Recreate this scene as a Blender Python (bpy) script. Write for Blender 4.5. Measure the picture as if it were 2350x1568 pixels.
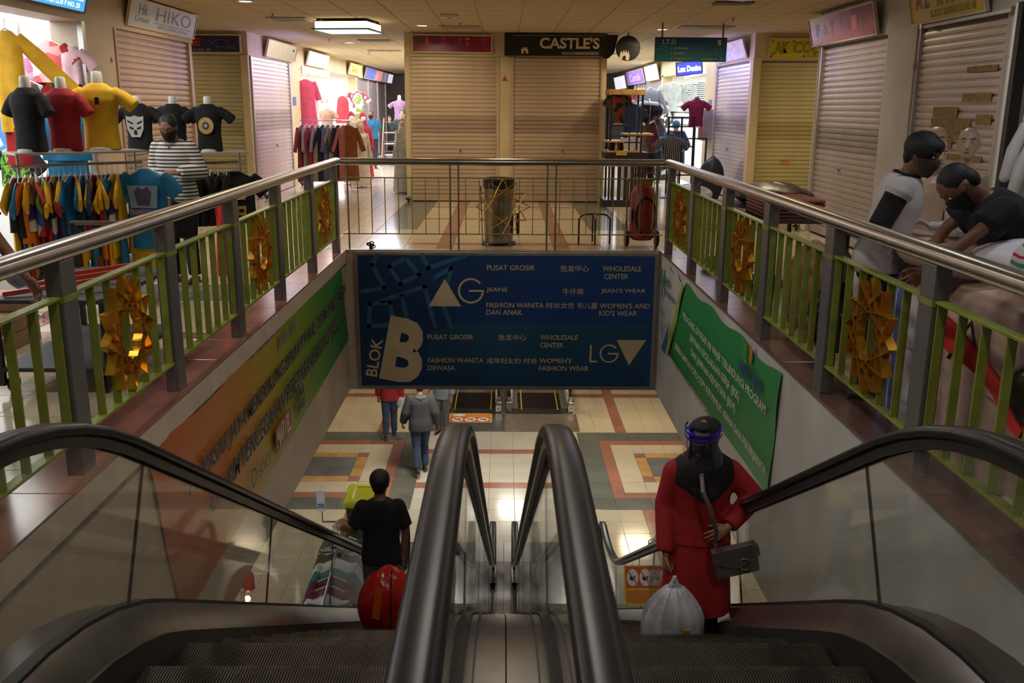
import bpy, bmesh, math, random
from mathutils import Vector as V, Matrix as M4
R = math.radians
random.seed(7)
for _o in list(bpy.data.objects): bpy.data.objects.remove(_o, do_unlink=True)
SC = bpy.context.scene
COL = SC.collection

# ---------------------------------------------------------------- camera
EYE = 1.80                                   # eye height above the upper floor (z = 0)
FPX = 2130.0                                 # focal length in pixels of the 2350 px wide frame
TH = math.atan(538 / FPX)                    # looking down
YAW = math.atan(20 / FPX * math.cos(TH))
RL = R(0.35)
_fw = V((math.sin(YAW) * math.cos(TH), math.cos(YAW) * math.cos(TH), -math.sin(TH)))
_r = V((math.cos(YAW), -math.sin(YAW), 0)); _u = _r.cross(_fw)
_rt = _r * math.cos(RL) + _u * math.sin(RL); _up = -_r * math.sin(RL) + _u * math.cos(RL)
cd = bpy.data.cameras.new('camera'); cam = bpy.data.objects.new('camera', cd); COL.objects.link(cam)
cd.sensor_width = 36; cd.lens = FPX / 2350 * 36; cd.clip_start = 0.05; cd.clip_end = 120
cam.matrix_world = M4.Translation((0, 0, EYE)) @ M4(((_rt.x, _up.x, -_fw.x), (_rt.y, _up.y, -_fw.y), (_rt.z, _up.z, -_fw.z))).to_4x4()
cd.dof.use_dof = True; cd.dof.focus_distance = 13.0; cd.dof.aperture_fstop = 11.0
SC.camera = cam

# ---------------------------------------------------------------- world, lights, exposure
w = bpy.data.worlds.new('world'); SC.world = w; w.use_nodes = True
w.node_tree.nodes['Background'].inputs[0].default_value = (0.9, 0.85, 0.75, 1)
w.node_tree.nodes['Background'].inputs[1].default_value = 0.05
SC.view_settings.view_transform = 'Standard'; SC.view_settings.look = 'None'
SC.view_settings.exposure = 0.0; SC.view_settings.gamma = 1.0
try: SC.view_settings.use_curve_mapping = False
except Exception: pass

def area(loc, sx, sy, power, col, rot=(0, 0, 0), spread=180):
    d = bpy.data.lights.new('area_light', 'AREA'); d.shape = 'RECTANGLE'; d.size = sx; d.size_y = sy
    d.energy = power; d.color = col; d.spread = R(spread)
    o = bpy.data.objects.new('area_light', d); COL.objects.link(o); o.location = loc; o.rotation_euler = rot
    return o
WARM = (1.0, 0.78, 0.50); NEUT = (1.0, 0.93, 0.82); COOL = (0.85, 0.92, 1.0); VIO = (0.45, 0.35, 1.0)
# ceiling lamps of the upper hall and unseen lights added for brightness (z 3.12, pointing down)
for x, y, p, c in [(-3.45, 13.1, 42, WARM), (-1.4, 16.7, 34, WARM), (2.8, 17.2, 34, WARM), (-3.4, 21.2, 40, NEUT),
                   (-3.4, 8.5, 22, NEUT), (3.4, 8.5, 12, NEUT), (3.5, 13.0, 26, WARM), (0.0, 8.5, 14, NEUT), (3.3, 4.8, 12, COOL),
                   (-3.3, 4.5, 14, NEUT), (0.0, 14.2, 22, WARM), (-1.2, 1.2, 26, NEUT), (1.3, 1.2, 26, NEUT), (0.0, 4.6, 22, NEUT), (-7.0, 16.8, 30, WARM), (7.0, 16.2, 40, WARM)]:  # the ones over the near void are added to brighten its walls
    area((x, y, 3.1), 0.35, 0.35, p, c, spread=170)
# lower hall (ceiling at z -1.86)
for x, y, p, c in [(-1.2, 15.2, 60, NEUT), (1.6, 15.2, 60, NEUT), (2.9, 18.6, 46, WARM), (-3.0, 19.5, 36, WARM), (-4.2, 12.6, 22, NEUT), (4.2, 13.0, 22, NEUT), (0.2, 20.5, 30, NEUT), (-3.6, 8.6, 30, COOL)]:
    area((x, y, -1.9), 0.6, 0.6, p, c)
# fluorescent tubes inside the open shops
area((-6.4, 8.8, 2.9), 2.8, 4.4, 260, (0.95, 0.98, 1.0))
area((-6.3, 26.8, 2.75), 2.4, 7.0, 620, (1.0, 1.0, 0.97))
area((6.6, 24.8, 2.75), 2.6, 5.2, 380, (0.9, 1.0, 0.97))
area((-3.3, 29.0, 3.08), 2.4, 14.0, 520, (0.88, 0.86, 1.0))  # this and the next: wide lights added to brighten the corridors, no tubes
area((3.3, 28.0, 3.08), 2.2, 14.0, 460, (0.85, 0.87, 1.0))

# ---------------------------------------------------------------- helpers
def at(px, py, X=None, Y=None, Z=None):
    """point of the room seen at a place of the photograph, on the plane X, Y or Z"""
    d = _fw + _rt * ((px - 1175) / FPX) - _up * ((py - 784) / FPX)
    t = X / d.x if X is not None else (Y / d.y if Y is not None else (Z - EYE) / d.z)
    return V((0, 0, EYE)) + d * t

MATS = {}
def mat(name, col, rough=0.6, metal=0.0, spec=0.5, var=0.08, vs=6.0, bump=0.0, bs=60.0, col2=None, emit=0, coat=0.0, alpha=None, sheen=0.0):
    if name in MATS: return MATS[name]
    m = bpy.data.materials.new(name); m.use_nodes = True; MATS[name] = m
    nt = m.node_tree; b = nt.nodes['Principled BSDF']; L = nt.links.new
    b.inputs['Roughness'].default_value = rough; b.inputs['Metallic'].default_value = metal
    b.inputs['Specular IOR Level'].default_value = spec; b.inputs['Coat Weight'].default_value = coat
    b.inputs['Coat Roughness'].default_value = 0.1
    if sheen: b.inputs['Sheen Weight'].default_value = sheen
    tc = nt.nodes.new('ShaderNodeTexCoord')
    n = nt.nodes.new('ShaderNodeTexNoise'); n.inputs['Scale'].default_value = vs; n.inputs['Detail'].default_value = 5
    L(tc.outputs['Object'], n.inputs['Vector'])
    r = nt.nodes.new('ShaderNodeValToRGB'); c2 = col2 or tuple(max(0, c * (1 - 2.2 * var)) for c in col)
    c1 = tuple(min(1, c * (1 + var)) for c in col)
    r.color_ramp.elements[0].position = 0.3; r.color_ramp.elements[1].position = 0.7
    r.color_ramp.elements[0].color = (*c2, 1); r.color_ramp.elements[1].color = (*c1, 1)
    L(n.outputs['Fac'], r.inputs['Fac']); L(r.outputs['Color'], b.inputs['Base Color'])
    if bump:
        n2 = nt.nodes.new('ShaderNodeTexNoise'); n2.inputs['Scale'].default_value = bs; n2.inputs['Detail'].default_value = 3
        L(tc.outputs['Object'], n2.inputs['Vector'])
        bp = nt.nodes.new('ShaderNodeBump'); bp.inputs['Strength'].default_value = bump; bp.inputs['Distance'].default_value = 0.01
        L(n2.outputs['Fac'], bp.inputs['Height']); L(bp.outputs['Normal'], b.inputs['Normal'])
    if emit:
        L(r.outputs['Color'], b.inputs['Emission Color']); b.inputs['Emission Strength'].default_value = emit
    if alpha is not None: b.inputs['Alpha'].default_value = alpha
    return m

def glow(name, col, e):
    if name in MATS: return MATS[name]
    m = bpy.data.materials.new(name); m.use_nodes = True; MATS[name] = m
    b = m.node_tree.nodes['Principled BSDF']; b.inputs['Base Color'].default_value = (*col, 1)
    b.inputs['Emission Color'].default_value = (*col, 1); b.inputs['Emission Strength'].default_value = e
    return m

def glass(name, tint=(0.9, 0.95, 0.93), rough=0.02, refl=1.0, ior=1.45, dirt=0.0):
    if name in MATS: return MATS[name]
    m = bpy.data.materials.new(name); m.use_nodes = True; MATS[name] = m
    nt = m.node_tree; nt.nodes.clear(); L = nt.links.new
    o = nt.nodes.new('ShaderNodeOutputMaterial'); t = nt.nodes.new('ShaderNodeBsdfTransparent'); t.inputs[0].default_value = (*tint, 1)
    g = nt.nodes.new('ShaderNodeBsdfGlossy'); g.inputs['Roughness'].default_value = rough
    ge = nt.nodes.new('ShaderNodeNewGeometry'); dt = nt.nodes.new('ShaderNodeVectorMath'); dt.operation = 'DOT_PRODUCT'; L(ge.outputs['Normal'], dt.inputs[0]); L(ge.outputs['Incoming'], dt.inputs[1])
    def mth(op, a, bv):
        q = nt.nodes.new('ShaderNodeMath'); q.operation = op; q.use_clamp = False
        for i, z in enumerate((a, bv)):
            if z is None: continue
            if isinstance(z, (int, float)): q.inputs[i].default_value = z
            else: L(z, q.inputs[i])
        return q.outputs[0]
    ab = mth('ABSOLUTE', dt.outputs['Value'], None); om = mth('SUBTRACT', 1.0, ab); pw = mth('POWER', om, 5.0); sc_ = mth('MULTIPLY', pw, 0.9 * refl * 0.55); fr = mth('ADD', sc_, 0.028 * refl)
    x = nt.nodes.new('ShaderNodeMixShader'); L(fr, x.inputs[0]); L(t.outputs[0], x.inputs[1]); L(g.outputs[0], x.inputs[2])
    last = x
    if dirt:
        d = nt.nodes.new('ShaderNodeBsdfDiffuse'); d.inputs[0].default_value = (0.55, 0.52, 0.47, 1)
        tc = nt.nodes.new('ShaderNodeTexCoord'); mp = nt.nodes.new('ShaderNodeMapping'); mp.inputs['Scale'].default_value = (1, 2.6, 0.7)
        n = nt.nodes.new('ShaderNodeTexNoise'); n.inputs['Scale'].default_value = 2.0; n.inputs['Detail'].default_value = 6
        L(tc.outputs['Object'], mp.inputs[0]); L(mp.outputs[0], n.inputs['Vector'])
        r = nt.nodes.new('ShaderNodeMapRange'); r.inputs[1].default_value = 0.35; r.inputs[2].default_value = 0.8; r.inputs[3].default_value = dirt * 0.25; r.inputs[4].default_value = dirt
        L(n.outputs['Fac'], r.inputs[0]); x2 = nt.nodes.new('ShaderNodeMixShader')
        L(r.outputs[0], x2.inputs[0]); L(x.outputs[0], x2.inputs[1]); L(d.outputs[0], x2.inputs[2]); last = x2
    L(last.outputs[0], o.inputs[0]); return m

def stripes(name, cols, scale, axis='Z', rough=0.8, noise=0.0, sharp=True):
    """cloth with woven or printed stripes; cols = [(pos, colour), ...] over one period of length scale (m)"""
    if name in MATS: return MATS[name]
    m = bpy.data.materials.new(name); m.use_nodes = True; MATS[name] = m
    nt = m.node_tree; b = nt.nodes['Principled BSDF']; L = nt.links.new; b.inputs['Roughness'].default_value = rough
    tc = nt.nodes.new('ShaderNodeTexCoord'); sp = nt.nodes.new('ShaderNodeSeparateXYZ')
    if noise:
        n = nt.nodes.new('ShaderNodeTexNoise'); n.inputs['Scale'].default_value = 3; mx = nt.nodes.new('ShaderNodeVectorMath'); mx.operation = 'MULTIPLY_ADD'
        L(tc.outputs['Object'], n.inputs['Vector']); L(n.outputs['Color'], mx.inputs[0]); mx.inputs[1].default_value = (noise,) * 3; L(tc.outputs['Object'], mx.inputs[2]); L(mx.outputs[0], sp.inputs[0])
    else: L(tc.outputs['Object'], sp.inputs[0])
    d = nt.nodes.new('ShaderNodeMath'); d.operation = 'DIVIDE'; d.inputs[1].default_value = scale; L(sp.outputs[axis], d.inputs[0])
    fr = nt.nodes.new('ShaderNodeMath'); fr.operation = 'FRACT'; L(d.outputs[0], fr.inputs[0])
    r = nt.nodes.new('ShaderNodeValToRGB'); r.color_ramp.interpolation = 'CONSTANT' if sharp else 'LINEAR'
    e = r.color_ramp.elements
    while len(e) < len(cols): e.new(0.5)
    for i, (p, c) in enumerate(cols): e[i].position = p; e[i].color = (*c, 1)
    L(fr.outputs[0], r.inputs[0]); L(r.outputs[0], b.inputs['Base Color']); return m

def blotch(name, cols, scale=8.0, rough=0.8, kind='V'):
    """printed cloth in several flat colours"""
    if name in MATS: return MATS[name]
    m = bpy.data.materials.new(name); m.use_nodes = True; MATS[name] = m
    nt = m.node_tree; b = nt.nodes['Principled BSDF']; L = nt.links.new; b.inputs['Roughness'].default_value = rough
    tc = nt.nodes.new('ShaderNodeTexCoord')
    if kind == 'V':
        n = nt.nodes.new('ShaderNodeTexVoronoi'); n.inputs['Scale'].default_value = scale; out = n.outputs['Color']
        s = nt.nodes.new('ShaderNodeSeparateXYZ'); L(tc.outputs['Object'], n.inputs['Vector']); L(out, s.inputs[0]); fac = s.outputs['X']
    else:
        n = nt.nodes.new('ShaderNodeTexNoise'); n.inputs['Scale'].default_value = scale; L(tc.outputs['Object'], n.inputs['Vector']); fac = n.outputs['Fac']
    r = nt.nodes.new('ShaderNodeValToRGB'); r.color_ramp.interpolation = 'CONSTANT'; e = r.color_ramp.elements
    while len(e) < len(cols): e.new(0.5)
    lo, hi = (0.0, 1.0) if kind == 'V' else (0.34, 0.66)
    for i, c in enumerate(cols): e[i].position = (lo + (hi - lo) * i / len(cols)) if i else 0.0; e[i].color = (*c, 1)
    L(fac, r.inputs[0]); L(r.outputs[0], b.inputs['Base Color']); return m

def tag(o, label=None, cat=None, group=None, kind=None):
    if label: o['label'] = label
    if cat: o['category'] = cat
    if group: o['group'] = group
    if kind: o['kind'] = kind
    return o
def thing(name, label, cat, loc=(0, 0, 0), rz=0.0, group=None):
    o = bpy.data.objects.new(name, None); COL.objects.link(o); o.empty_display_size = 0.1
    o.location = loc; o.rotation_euler = (0, 0, rz); return tag(o, label, cat, group)
def link(name, me, parent=None, loc=None, rot=None):
    o = bpy.data.objects.new(name, me); COL.objects.link(o)
    if parent: o.parent = parent
    if loc is not None: o.location = loc
    if rot is not None: o.rotation_euler = rot
    return o
def copy_tree(o, parent=None):
    c = o.copy(); COL.objects.link(c); c.parent = parent
    for ch in [k for k in bpy.data.objects if k.parent == o]: copy_tree(ch, c)
    return c

def inv_of(p):
    return (M4.Translation(p.location) @ M4.Rotation(p.rotation_euler[2], 4, 'Z')).inverted()
class MB:
    """collects shapes and links them as ONE mesh object"""
    def __init__(s): s.v = []; s.f = []; s.mi = []
    def add(s, vs, fs, m=0):
        b = len(s.v); s.v += [tuple(p) for p in vs]; s.f += [[i + b for i in f] for f in fs]; s.mi += [m] * len(fs); return s
    def box(s, x0, x1, y0, y1, z0, z1, m=0):
        return s.add([(x0, y0, z0), (x1, y0, z0), (x1, y1, z0), (x0, y1, z0), (x0, y0, z1), (x1, y0, z1), (x1, y1, z1), (x0, y1, z1)],
                     [(0, 3, 2, 1), (4, 5, 6, 7), (0, 1, 5, 4), (1, 2, 6, 5), (2, 3, 7, 6), (3, 0, 4, 7)], m)
    def obox(s, c, ax, h, m=0):
        c = V(c); a = [V(ax[i]) * h[i] for i in range(3)]
        P = [c + a[0] * i + a[1] * j + a[2] * k for k in (-1, 1) for (i, j) in ((-1, -1), (1, -1), (1, 1), (-1, 1))]
        return s.add(P, [(0, 3, 2, 1), (4, 5, 6, 7), (0, 1, 5, 4), (1, 2, 6, 5), (2, 3, 7, 6), (3, 0, 4, 7)], m)
    def bar(s, p0, p1, w, h, up=(0, 0, 1), m=0):
        p0 = V(p0); p1 = V(p1); d = (p1 - p0); l = d.length; d.normalize(); u = V(up)
        x = d.cross(u)
        if x.length < 1e-4: x = d.cross(V((1, 0, 0)))
        x.normalize(); u = x.cross(d)
        return s.obox((p0 + p1) / 2, (d, x, u), (l / 2, w / 2, h / 2), m)
    def loft(s, rings, caps=True, m=0, closed=False):
        n = len(rings[0]); b = len(s.v)
        for r in rings: s.v += [tuple(p) for p in r]
        k = len(rings); rr = k if closed else k - 1
        for i in range(rr):
            for j in range(n):
                a = b + i * n + j; c = b + i * n + (j + 1) % n; d = b + ((i + 1) % k) * n + (j + 1) % n; e = b + ((i + 1) % k) * n + j
                s.f.append([a, c, d, e]); s.mi.append(m)
        if caps and not closed:
            s.f.append([b + j for j in range(n)][::-1]); s.mi.append(m)
            s.f.append([b + (k - 1) * n + j for j in range(n)]); s.mi.append(m)
        return s
    def tube(s, pts, r, n=8, caps=True, m=0, closed=False, ref=None):
        pts = [V(p) for p in pts]; k = len(pts); rs = r if isinstance(r, (list, tuple)) else [r] * k
        rings = []; px = None
        for i, p in enumerate(pts):
            if closed: d = pts[(i + 1) % k] - pts[i - 1]
            else: d = (pts[min(i + 1, k - 1)] - pts[max(i - 1, 0)])
            if d.length < 1e-9: d = V((0, 0, 1))
            d.normalize()
            if px is None:
                a = V(ref) if ref else (V((0, 0, 1)) if abs(d.z) < 0.9 else V((1, 0, 0)))
                x = d.cross(a).normalized()
            else: x = (px - d * px.dot(d)).normalized()
            px = x; y = d.cross(x)
            q = rs[i]; rx, ry = q if isinstance(q, (tuple, list)) else (q, q)
            rings.append([p + x * (rx * math.cos(2 * math.pi * j / n)) + y * (ry * math.sin(2 * math.pi * j / n)) for j in range(n)])
        return s.loft(rings, caps, m, closed)
    def cap(s, pts, r, n=10, m=0):
        """tube with rounded ends"""
        pts = [V(p) for p in pts]; rs = list(r) if isinstance(r, (list, tuple)) else [r] * len(pts)
        g = lambda q: max(q) if isinstance(q, (tuple, list)) else q
        sc = lambda q, t: (q[0] * t, q[1] * t) if isinstance(q, (tuple, list)) else q * t
        d0 = (pts[0] - pts[1]).normalized(); d1 = (pts[-1] - pts[-2]).normalized()
        a = [(pts[0] + d0 * g(rs[0]) * math.sin(t), sc(rs[0], math.cos(t))) for t in (1.45, 1.0, 0.5)]
        b = [(pts[-1] + d1 * g(rs[-1]) * math.sin(t), sc(rs[-1], math.cos(t))) for t in (0.5, 1.0, 1.45)]
        P = [x[0] for x in a] + pts + [x[0] for x in b]; Q = [x[1] for x in a] + rs + [x[1] for x in b]
        return s.tube(P, Q, n, True, m)
    def ell(s, c, r, n=12, k=8, m=0, rot=None):
        c = V(c); rings = []
        for i in range(k + 1):
            t = -math.pi / 2 + math.pi * (0.03 + 0.94 * i / k); ring = []
            for j in range(n):
                p = V((r[0] * math.cos(t) * math.cos(2 * math.pi * j / n), r[1] * math.cos(t) * math.sin(2 * math.pi * j / n), r[2] * math.sin(t)))
                if rot is not None: p = rot @ p
                ring.append(c + p)
            rings.append(ring)
        return s.loft(rings, True, m)
    def lathe(s, prof, n=24, c=(0, 0, 0), m=0, caps=True):
        return s.loft([[(c[0] + r * math.cos(2 * math.pi * j / n), c[1] + r * math.sin(2 * math.pi * j / n), c[2] + z) for j in range(n)] for r, z in prof], caps, m)
    def prism(s, pts, vec, m=0):
        b = len(s.v); n = len(pts); vec = V(vec)
        s.v += [tuple(p) for p in pts] + [tuple(V(p) + vec) for p in pts]
        s.f.append([b + j for j in range(n)][::-1]); s.f.append([b + n + j for j in range(n)]); s.mi += [m, m]
        for j in range(n): s.f.append([b + j, b + (j + 1) % n, b + n + (j + 1) % n, b + n + j]); s.mi.append(m)
        return s
    def sheet(s, fn, nu, nv, m=0):
        b = len(s.v)
        for i in range(nu + 1):
            for j in range(nv + 1): s.v.append(tuple(fn(i / nu, j / nv)))
        for i in range(nu):
            for j in range(nv):
                a = b + i * (nv + 1) + j; s.f.append([a, a + nv + 1, a + nv + 2, a + 1]); s.mi.append(m)
        return s
    def mesh(s, name, mats, smooth=35, off=None):
        me = bpy.data.meshes.new(name)
        vs = [tuple(off @ V(p)) for p in s.v] if off is not None else s.v
        me.from_pydata(vs, [], s.f)
        for m in (mats if isinstance(mats, (list, tuple)) else [mats]): me.materials.append(m)
        me.polygons.foreach_set('material_index', s.mi)
        me.update()
        bm = bmesh.new(); bm.from_mesh(me); bmesh.ops.recalc_face_normals(bm, faces=bm.faces); bm.to_mesh(me); bm.free()
        if smooth:
            me.polygons.foreach_set('use_smooth', [True] * len(me.polygons))
            try: me.set_sharp_from_angle(angle=R(smooth))
            except Exception: pass
        return me
    def build(s, name, mats, parent=None, world=False, smooth=35, bevel=0, label=None):
        off = inv_of(parent) if (world and parent) else None
        o = link(name, s.mesh(name, mats, smooth, off), parent)
        if bevel:
            b = o.modifiers.new('bevel', 'BEVEL'); b.width = bevel; b.segments = 2; b.limit_method = 'ANGLE'
        if label: o['label'] = label
        return o

def remesh(mb, name, mats, voxel=0.012, smooth_it=4, parent=None, extra=None, solid=0.0):
    """one continuous surface out of the overlapping shapes in mb"""
    me = mb.mesh(name + '_src', mats if isinstance(mats, (list, tuple)) else [mats], 0)
    o = bpy.data.objects.new('tmp', me); COL.objects.link(o)
    r = o.modifiers.new('r', 'REMESH'); r.mode = 'VOXEL'; r.voxel_size = voxel; r.use_smooth_shade = True
    if smooth_it:
        q = o.modifiers.new('s', 'SMOOTH'); q.iterations = smooth_it; q.factor = 0.5
    dg = bpy.context.evaluated_depsgraph_get(); dg.update()
    me2 = bpy.data.meshes.new_from_object(o.evaluated_get(dg)); me2.name = name
    bpy.data.objects.remove(o, do_unlink=True); bpy.data.meshes.remove(me)
    if extra:                                  # finer shapes (hands) joined to the same mesh
        e = extra.mesh('x', mats, 60); bm = bmesh.new(); bm.from_mesh(me2); bm.from_mesh(e); bm.to_mesh(me2); bm.free(); bpy.data.meshes.remove(e)
        me2.polygons.foreach_set('use_smooth', [True] * len(me2.polygons))
    if not me2.materials:
        for m in (mats if isinstance(mats, (list, tuple)) else [mats]): me2.materials.append(m)
    return link(name, me2, parent)

def text(s, O, U, W, u, v, w, h, m, parent, name='lettering', bold=0.0, depth=0.002, font=None, shear=0.0, fit=True, off=None, sp=1.0):
    """flat lettering on the sign plane O + u U + v W, filling the box (u, v, w, h)"""
    cu = bpy.data.curves.new('t', 'FONT'); cu.body = s; cu.offset = bold; cu.resolution_u = 3; cu.shear = shear; cu.space_character = sp; cu.fill_mode = 'FRONT'
    o = bpy.data.objects.new('t', cu); COL.objects.link(o)
    dg = bpy.context.evaluated_depsgraph_get(); dg.update()
    me = bpy.data.meshes.new_from_object(o.evaluated_get(dg)); bpy.data.objects.remove(o, do_unlink=True); bpy.data.curves.remove(cu)
    me.name = name
    if not me.vertices: return None
    xs = [q.co.x for q in me.vertices]; ys = [q.co.y for q in me.vertices]
    x0, x1, y0, y1 = min(xs), max(xs), min(ys), max(ys)
    O = V(O); U = V(U).normalized(); W = V(W).normalized(); N = U.cross(W)
    kx = w / (x1 - x0); ky = h / (y1 - y0)
    off = inv_of(parent) if parent else M4.Identity(4)
    for q in me.vertices:
        q.co = off @ (O + U * (u + (q.co.x - x0) * kx) + W * (v + (q.co.y - y0) * ky) + N * depth)
    me.materials.clear(); me.materials.append(m)
    me.update()
    return link(name, me, parent)
def poly(pts, O, U, W, m, parent, name='mark', depth=0.0015, th=0.0008, label=None):
    """flat printed shape on a sign plane"""
    O = V(O); U = V(U).normalized(); W = V(W).normalized(); N = U.cross(W)
    b = MB(); b.prism([O + U * p[0] + W * p[1] + N * depth for p in pts], N * th)
    return b.build(name, m, parent, world=True, smooth=0, label=label)
def circ(cx, cy, rx, ry=None, n=28): return [(cx + rx * math.cos(2 * math.pi * i / n), cy + (ry or rx) * math.sin(2 * math.pi * i / n)) for i in range(n)]
def ring(cx, cy, r0, r1, n=28, ky=1.0): return [(cx + r1 * math.cos(2 * math.pi * i / n), cy + ky * r1 * math.sin(2 * math.pi * i / n)) for i in range(n + 1)] + [(cx + r0 * math.cos(-2 * math.pi * i / n), cy + ky * r0 * math.sin(-2 * math.pi * i / n)) for i in range(n + 1)]
def struct(name, b, m, parent=None, smooth=0, bevel=0):
    o = b.build(name, m, parent, smooth=smooth, bevel=bevel)
    if not parent: o['kind'] = 'structure'
    return o

# fittings of violet light over the corridor shutters (lit signs)
area((-3.6, 19.6, 2.6), 0.3, 2.2, 26, VIO, rot=(0, R(70), 0)); area((3.6, 19.4, 2.6), 0.3, 2.2, 26, VIO, rot=(0, R(-70), 0))
# ================================================================ materials of the building
cream = mat('cream_paint', (0.60, 0.50, 0.37), 0.55, var=0.05, vs=2.0)
cream_v = mat('cream_void_wall', (0.62, 0.49, 0.37), 0.5, var=0.07, vs=1.3, bump=0.04)
white_v = mat('white_void_wall', (0.60, 0.585, 0.56), 0.5, var=0.09, vs=1.6, bump=0.04)
pillar_m = mat('pillar_paint', (0.56, 0.47, 0.36), 0.5, var=0.05, vs=2)
header_m = mat('header_paint', (0.60, 0.50, 0.30), 0.6, var=0.06, vs=2)
grey_p = mat('grey_pillar_paint', (0.50, 0.48, 0.46), 0.6, var=0.06, vs=2)
grout = mat('grout', (0.16, 0.13, 0.10), 0.8)
tm = {'c': mat('tile_cream', (0.62, 0.53, 0.37), 0.13, var=0.05, vs=1.1, spec=0.6),
      'w': mat('tile_pale', (0.60, 0.55, 0.45), 0.14, var=0.05, vs=1.1, spec=0.6),
      'b': mat('tile_brown', (0.38, 0.17, 0.115), 0.15, var=0.10, vs=1.3, spec=0.6),
      'g': mat('tile_grey', (0.16, 0.165, 0.135), 0.14, var=0.10, vs=1.3, spec=0.6),
      'o': mat('tile_orange', (0.60, 0.34, 0.12), 0.15, var=0.12, vs=3, spec=0.6),
      'p': mat('tile_plum', (0.36, 0.17, 0.13), 0.15, var=0.10, vs=3, spec=0.6),
      's': mat('tile_slate', (0.20, 0.19, 0.18), 0.13, var=0.12, vs=2, spec=0.6)}
steel = mat('brushed_steel', (0.46, 0.44, 0.42), 0.28, 1.0, var=0.05, vs=9)
steel_d = mat('dark_steel', (0.30, 0.285, 0.275), 0.34, 1.0, var=0.06, vs=9)
post_m = mat('post_grey', (0.20, 0.185, 0.19), 0.42, 0.55, var=0.05, vs=5)
black_r = mat('black_rubber', (0.010, 0.0095, 0.010), 0.33, var=0.1, spec=0.3, vs=14)
black_m = mat('black_metal', (0.02, 0.02, 0.022), 0.4, var=0.1)
olive = mat('olive_paint', (0.23, 0.27, 0.040), 0.34, var=0.12, vs=7, bump=0.05)
gold = mat('gold_paint', (0.72, 0.36, 0.035), 0.26, 0.75, var=0.16, vs=10)
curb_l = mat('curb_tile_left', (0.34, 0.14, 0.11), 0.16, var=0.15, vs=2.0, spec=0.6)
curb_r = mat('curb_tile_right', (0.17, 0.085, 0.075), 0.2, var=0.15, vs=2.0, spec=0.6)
ceil_m = mat('ceiling_panel', (0.52, 0.43, 0.27), 0.85, var=0.05, vs=1.4, bump=0.12, bs=90)
ceil_g = mat('ceiling_grid', (0.62, 0.56, 0.42), 0.5)

# ================================================================ slabs, walls, ceilings
b = MB()
b.box(-16, -2.10, -3, 44, -1.84, -0.012); b.box(2.08, 16, -3, 44, -1.84, -0.012)
b.box(-2.10, 2.08, 11.90, 44, -1.84, -0.012); b.box(-2.10, 2.08, -3, 1.3, -1.84, -0.012)
floor = struct('floor', b, grout)
b = MB(); b.box(-16, 16, -3, 36, -4.9, -4.712); lfloor = struct('floor', b, grout)
b = MB(); b.box(-2.10, -2.045, 1.3, 11.90, -1.86, -0.012); wl = struct('wall_left', b, cream_v)
MB().box(-2.045, -2.028, 1.3, 11.90, -0.15, 0.0).build('ledge', mat('ledge_paint', (0.66, 0.53, 0.42), 0.5, var=0.06), wl, smooth=0)
MB().box(-2.045, -2.036, 1.3, 11.90, -0.185, -0.15).build('groove', mat('dirty_groove', (0.26, 0.21, 0.17), 0.8, var=0.3, vs=9), wl, smooth=0)
b = MB(); b.box(2.025, 2.08, 1.3, 11.90, -1.86, -0.012); wr = struct('wall_right', b, white_v)
b = MB(); b.box(-2.045, 2.025, 11.87, 11.92, -1.86, -0.012); struct('wall_back', b, cream_v)
b = MB(); b.box(-16, 16, -3.1, -3.0, -4.9, 3.3); b.box(-16.1, -16, -3, 44, -4.9, 3.3); b.box(16, 16.1, -3, 44, -4.9, 3.3)
struct('wall_outer', b, cream)
b = MB(); b.box(-16, 16, 44, 44.1, -0.012, 3.3); struct('wall_end', b, mat('end_wall', (0.55, 0.52, 0.5), 0.6))
b = MB(); b.box(-16, 16, 30.0, 30.1, -4.9, -1.84); struct('wall_lower_end', b, mat('lower_end', (0.18, 0.15, 0.12), 0.7))
# upper ceiling with lay-in panels
b = MB(); b.box(-16, 16, -3, 44, 3.166, 3.3); ceil = struct('ceiling', b, ceil_g)

def px_size(x, y, z, sx, sy):
    p = V((x, y, z)) - V((0, 0, EYE)); d = p.dot(_fw)
    if d < 0.5: return -1, False
    u = 1175 + FPX * p.dot(_rt) / d; v = 784 - FPX * p.dot(_up) / d
    return sx * sy / (d ** 3), (-60 < u < 2410 and -60 < v < 1628)

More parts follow.
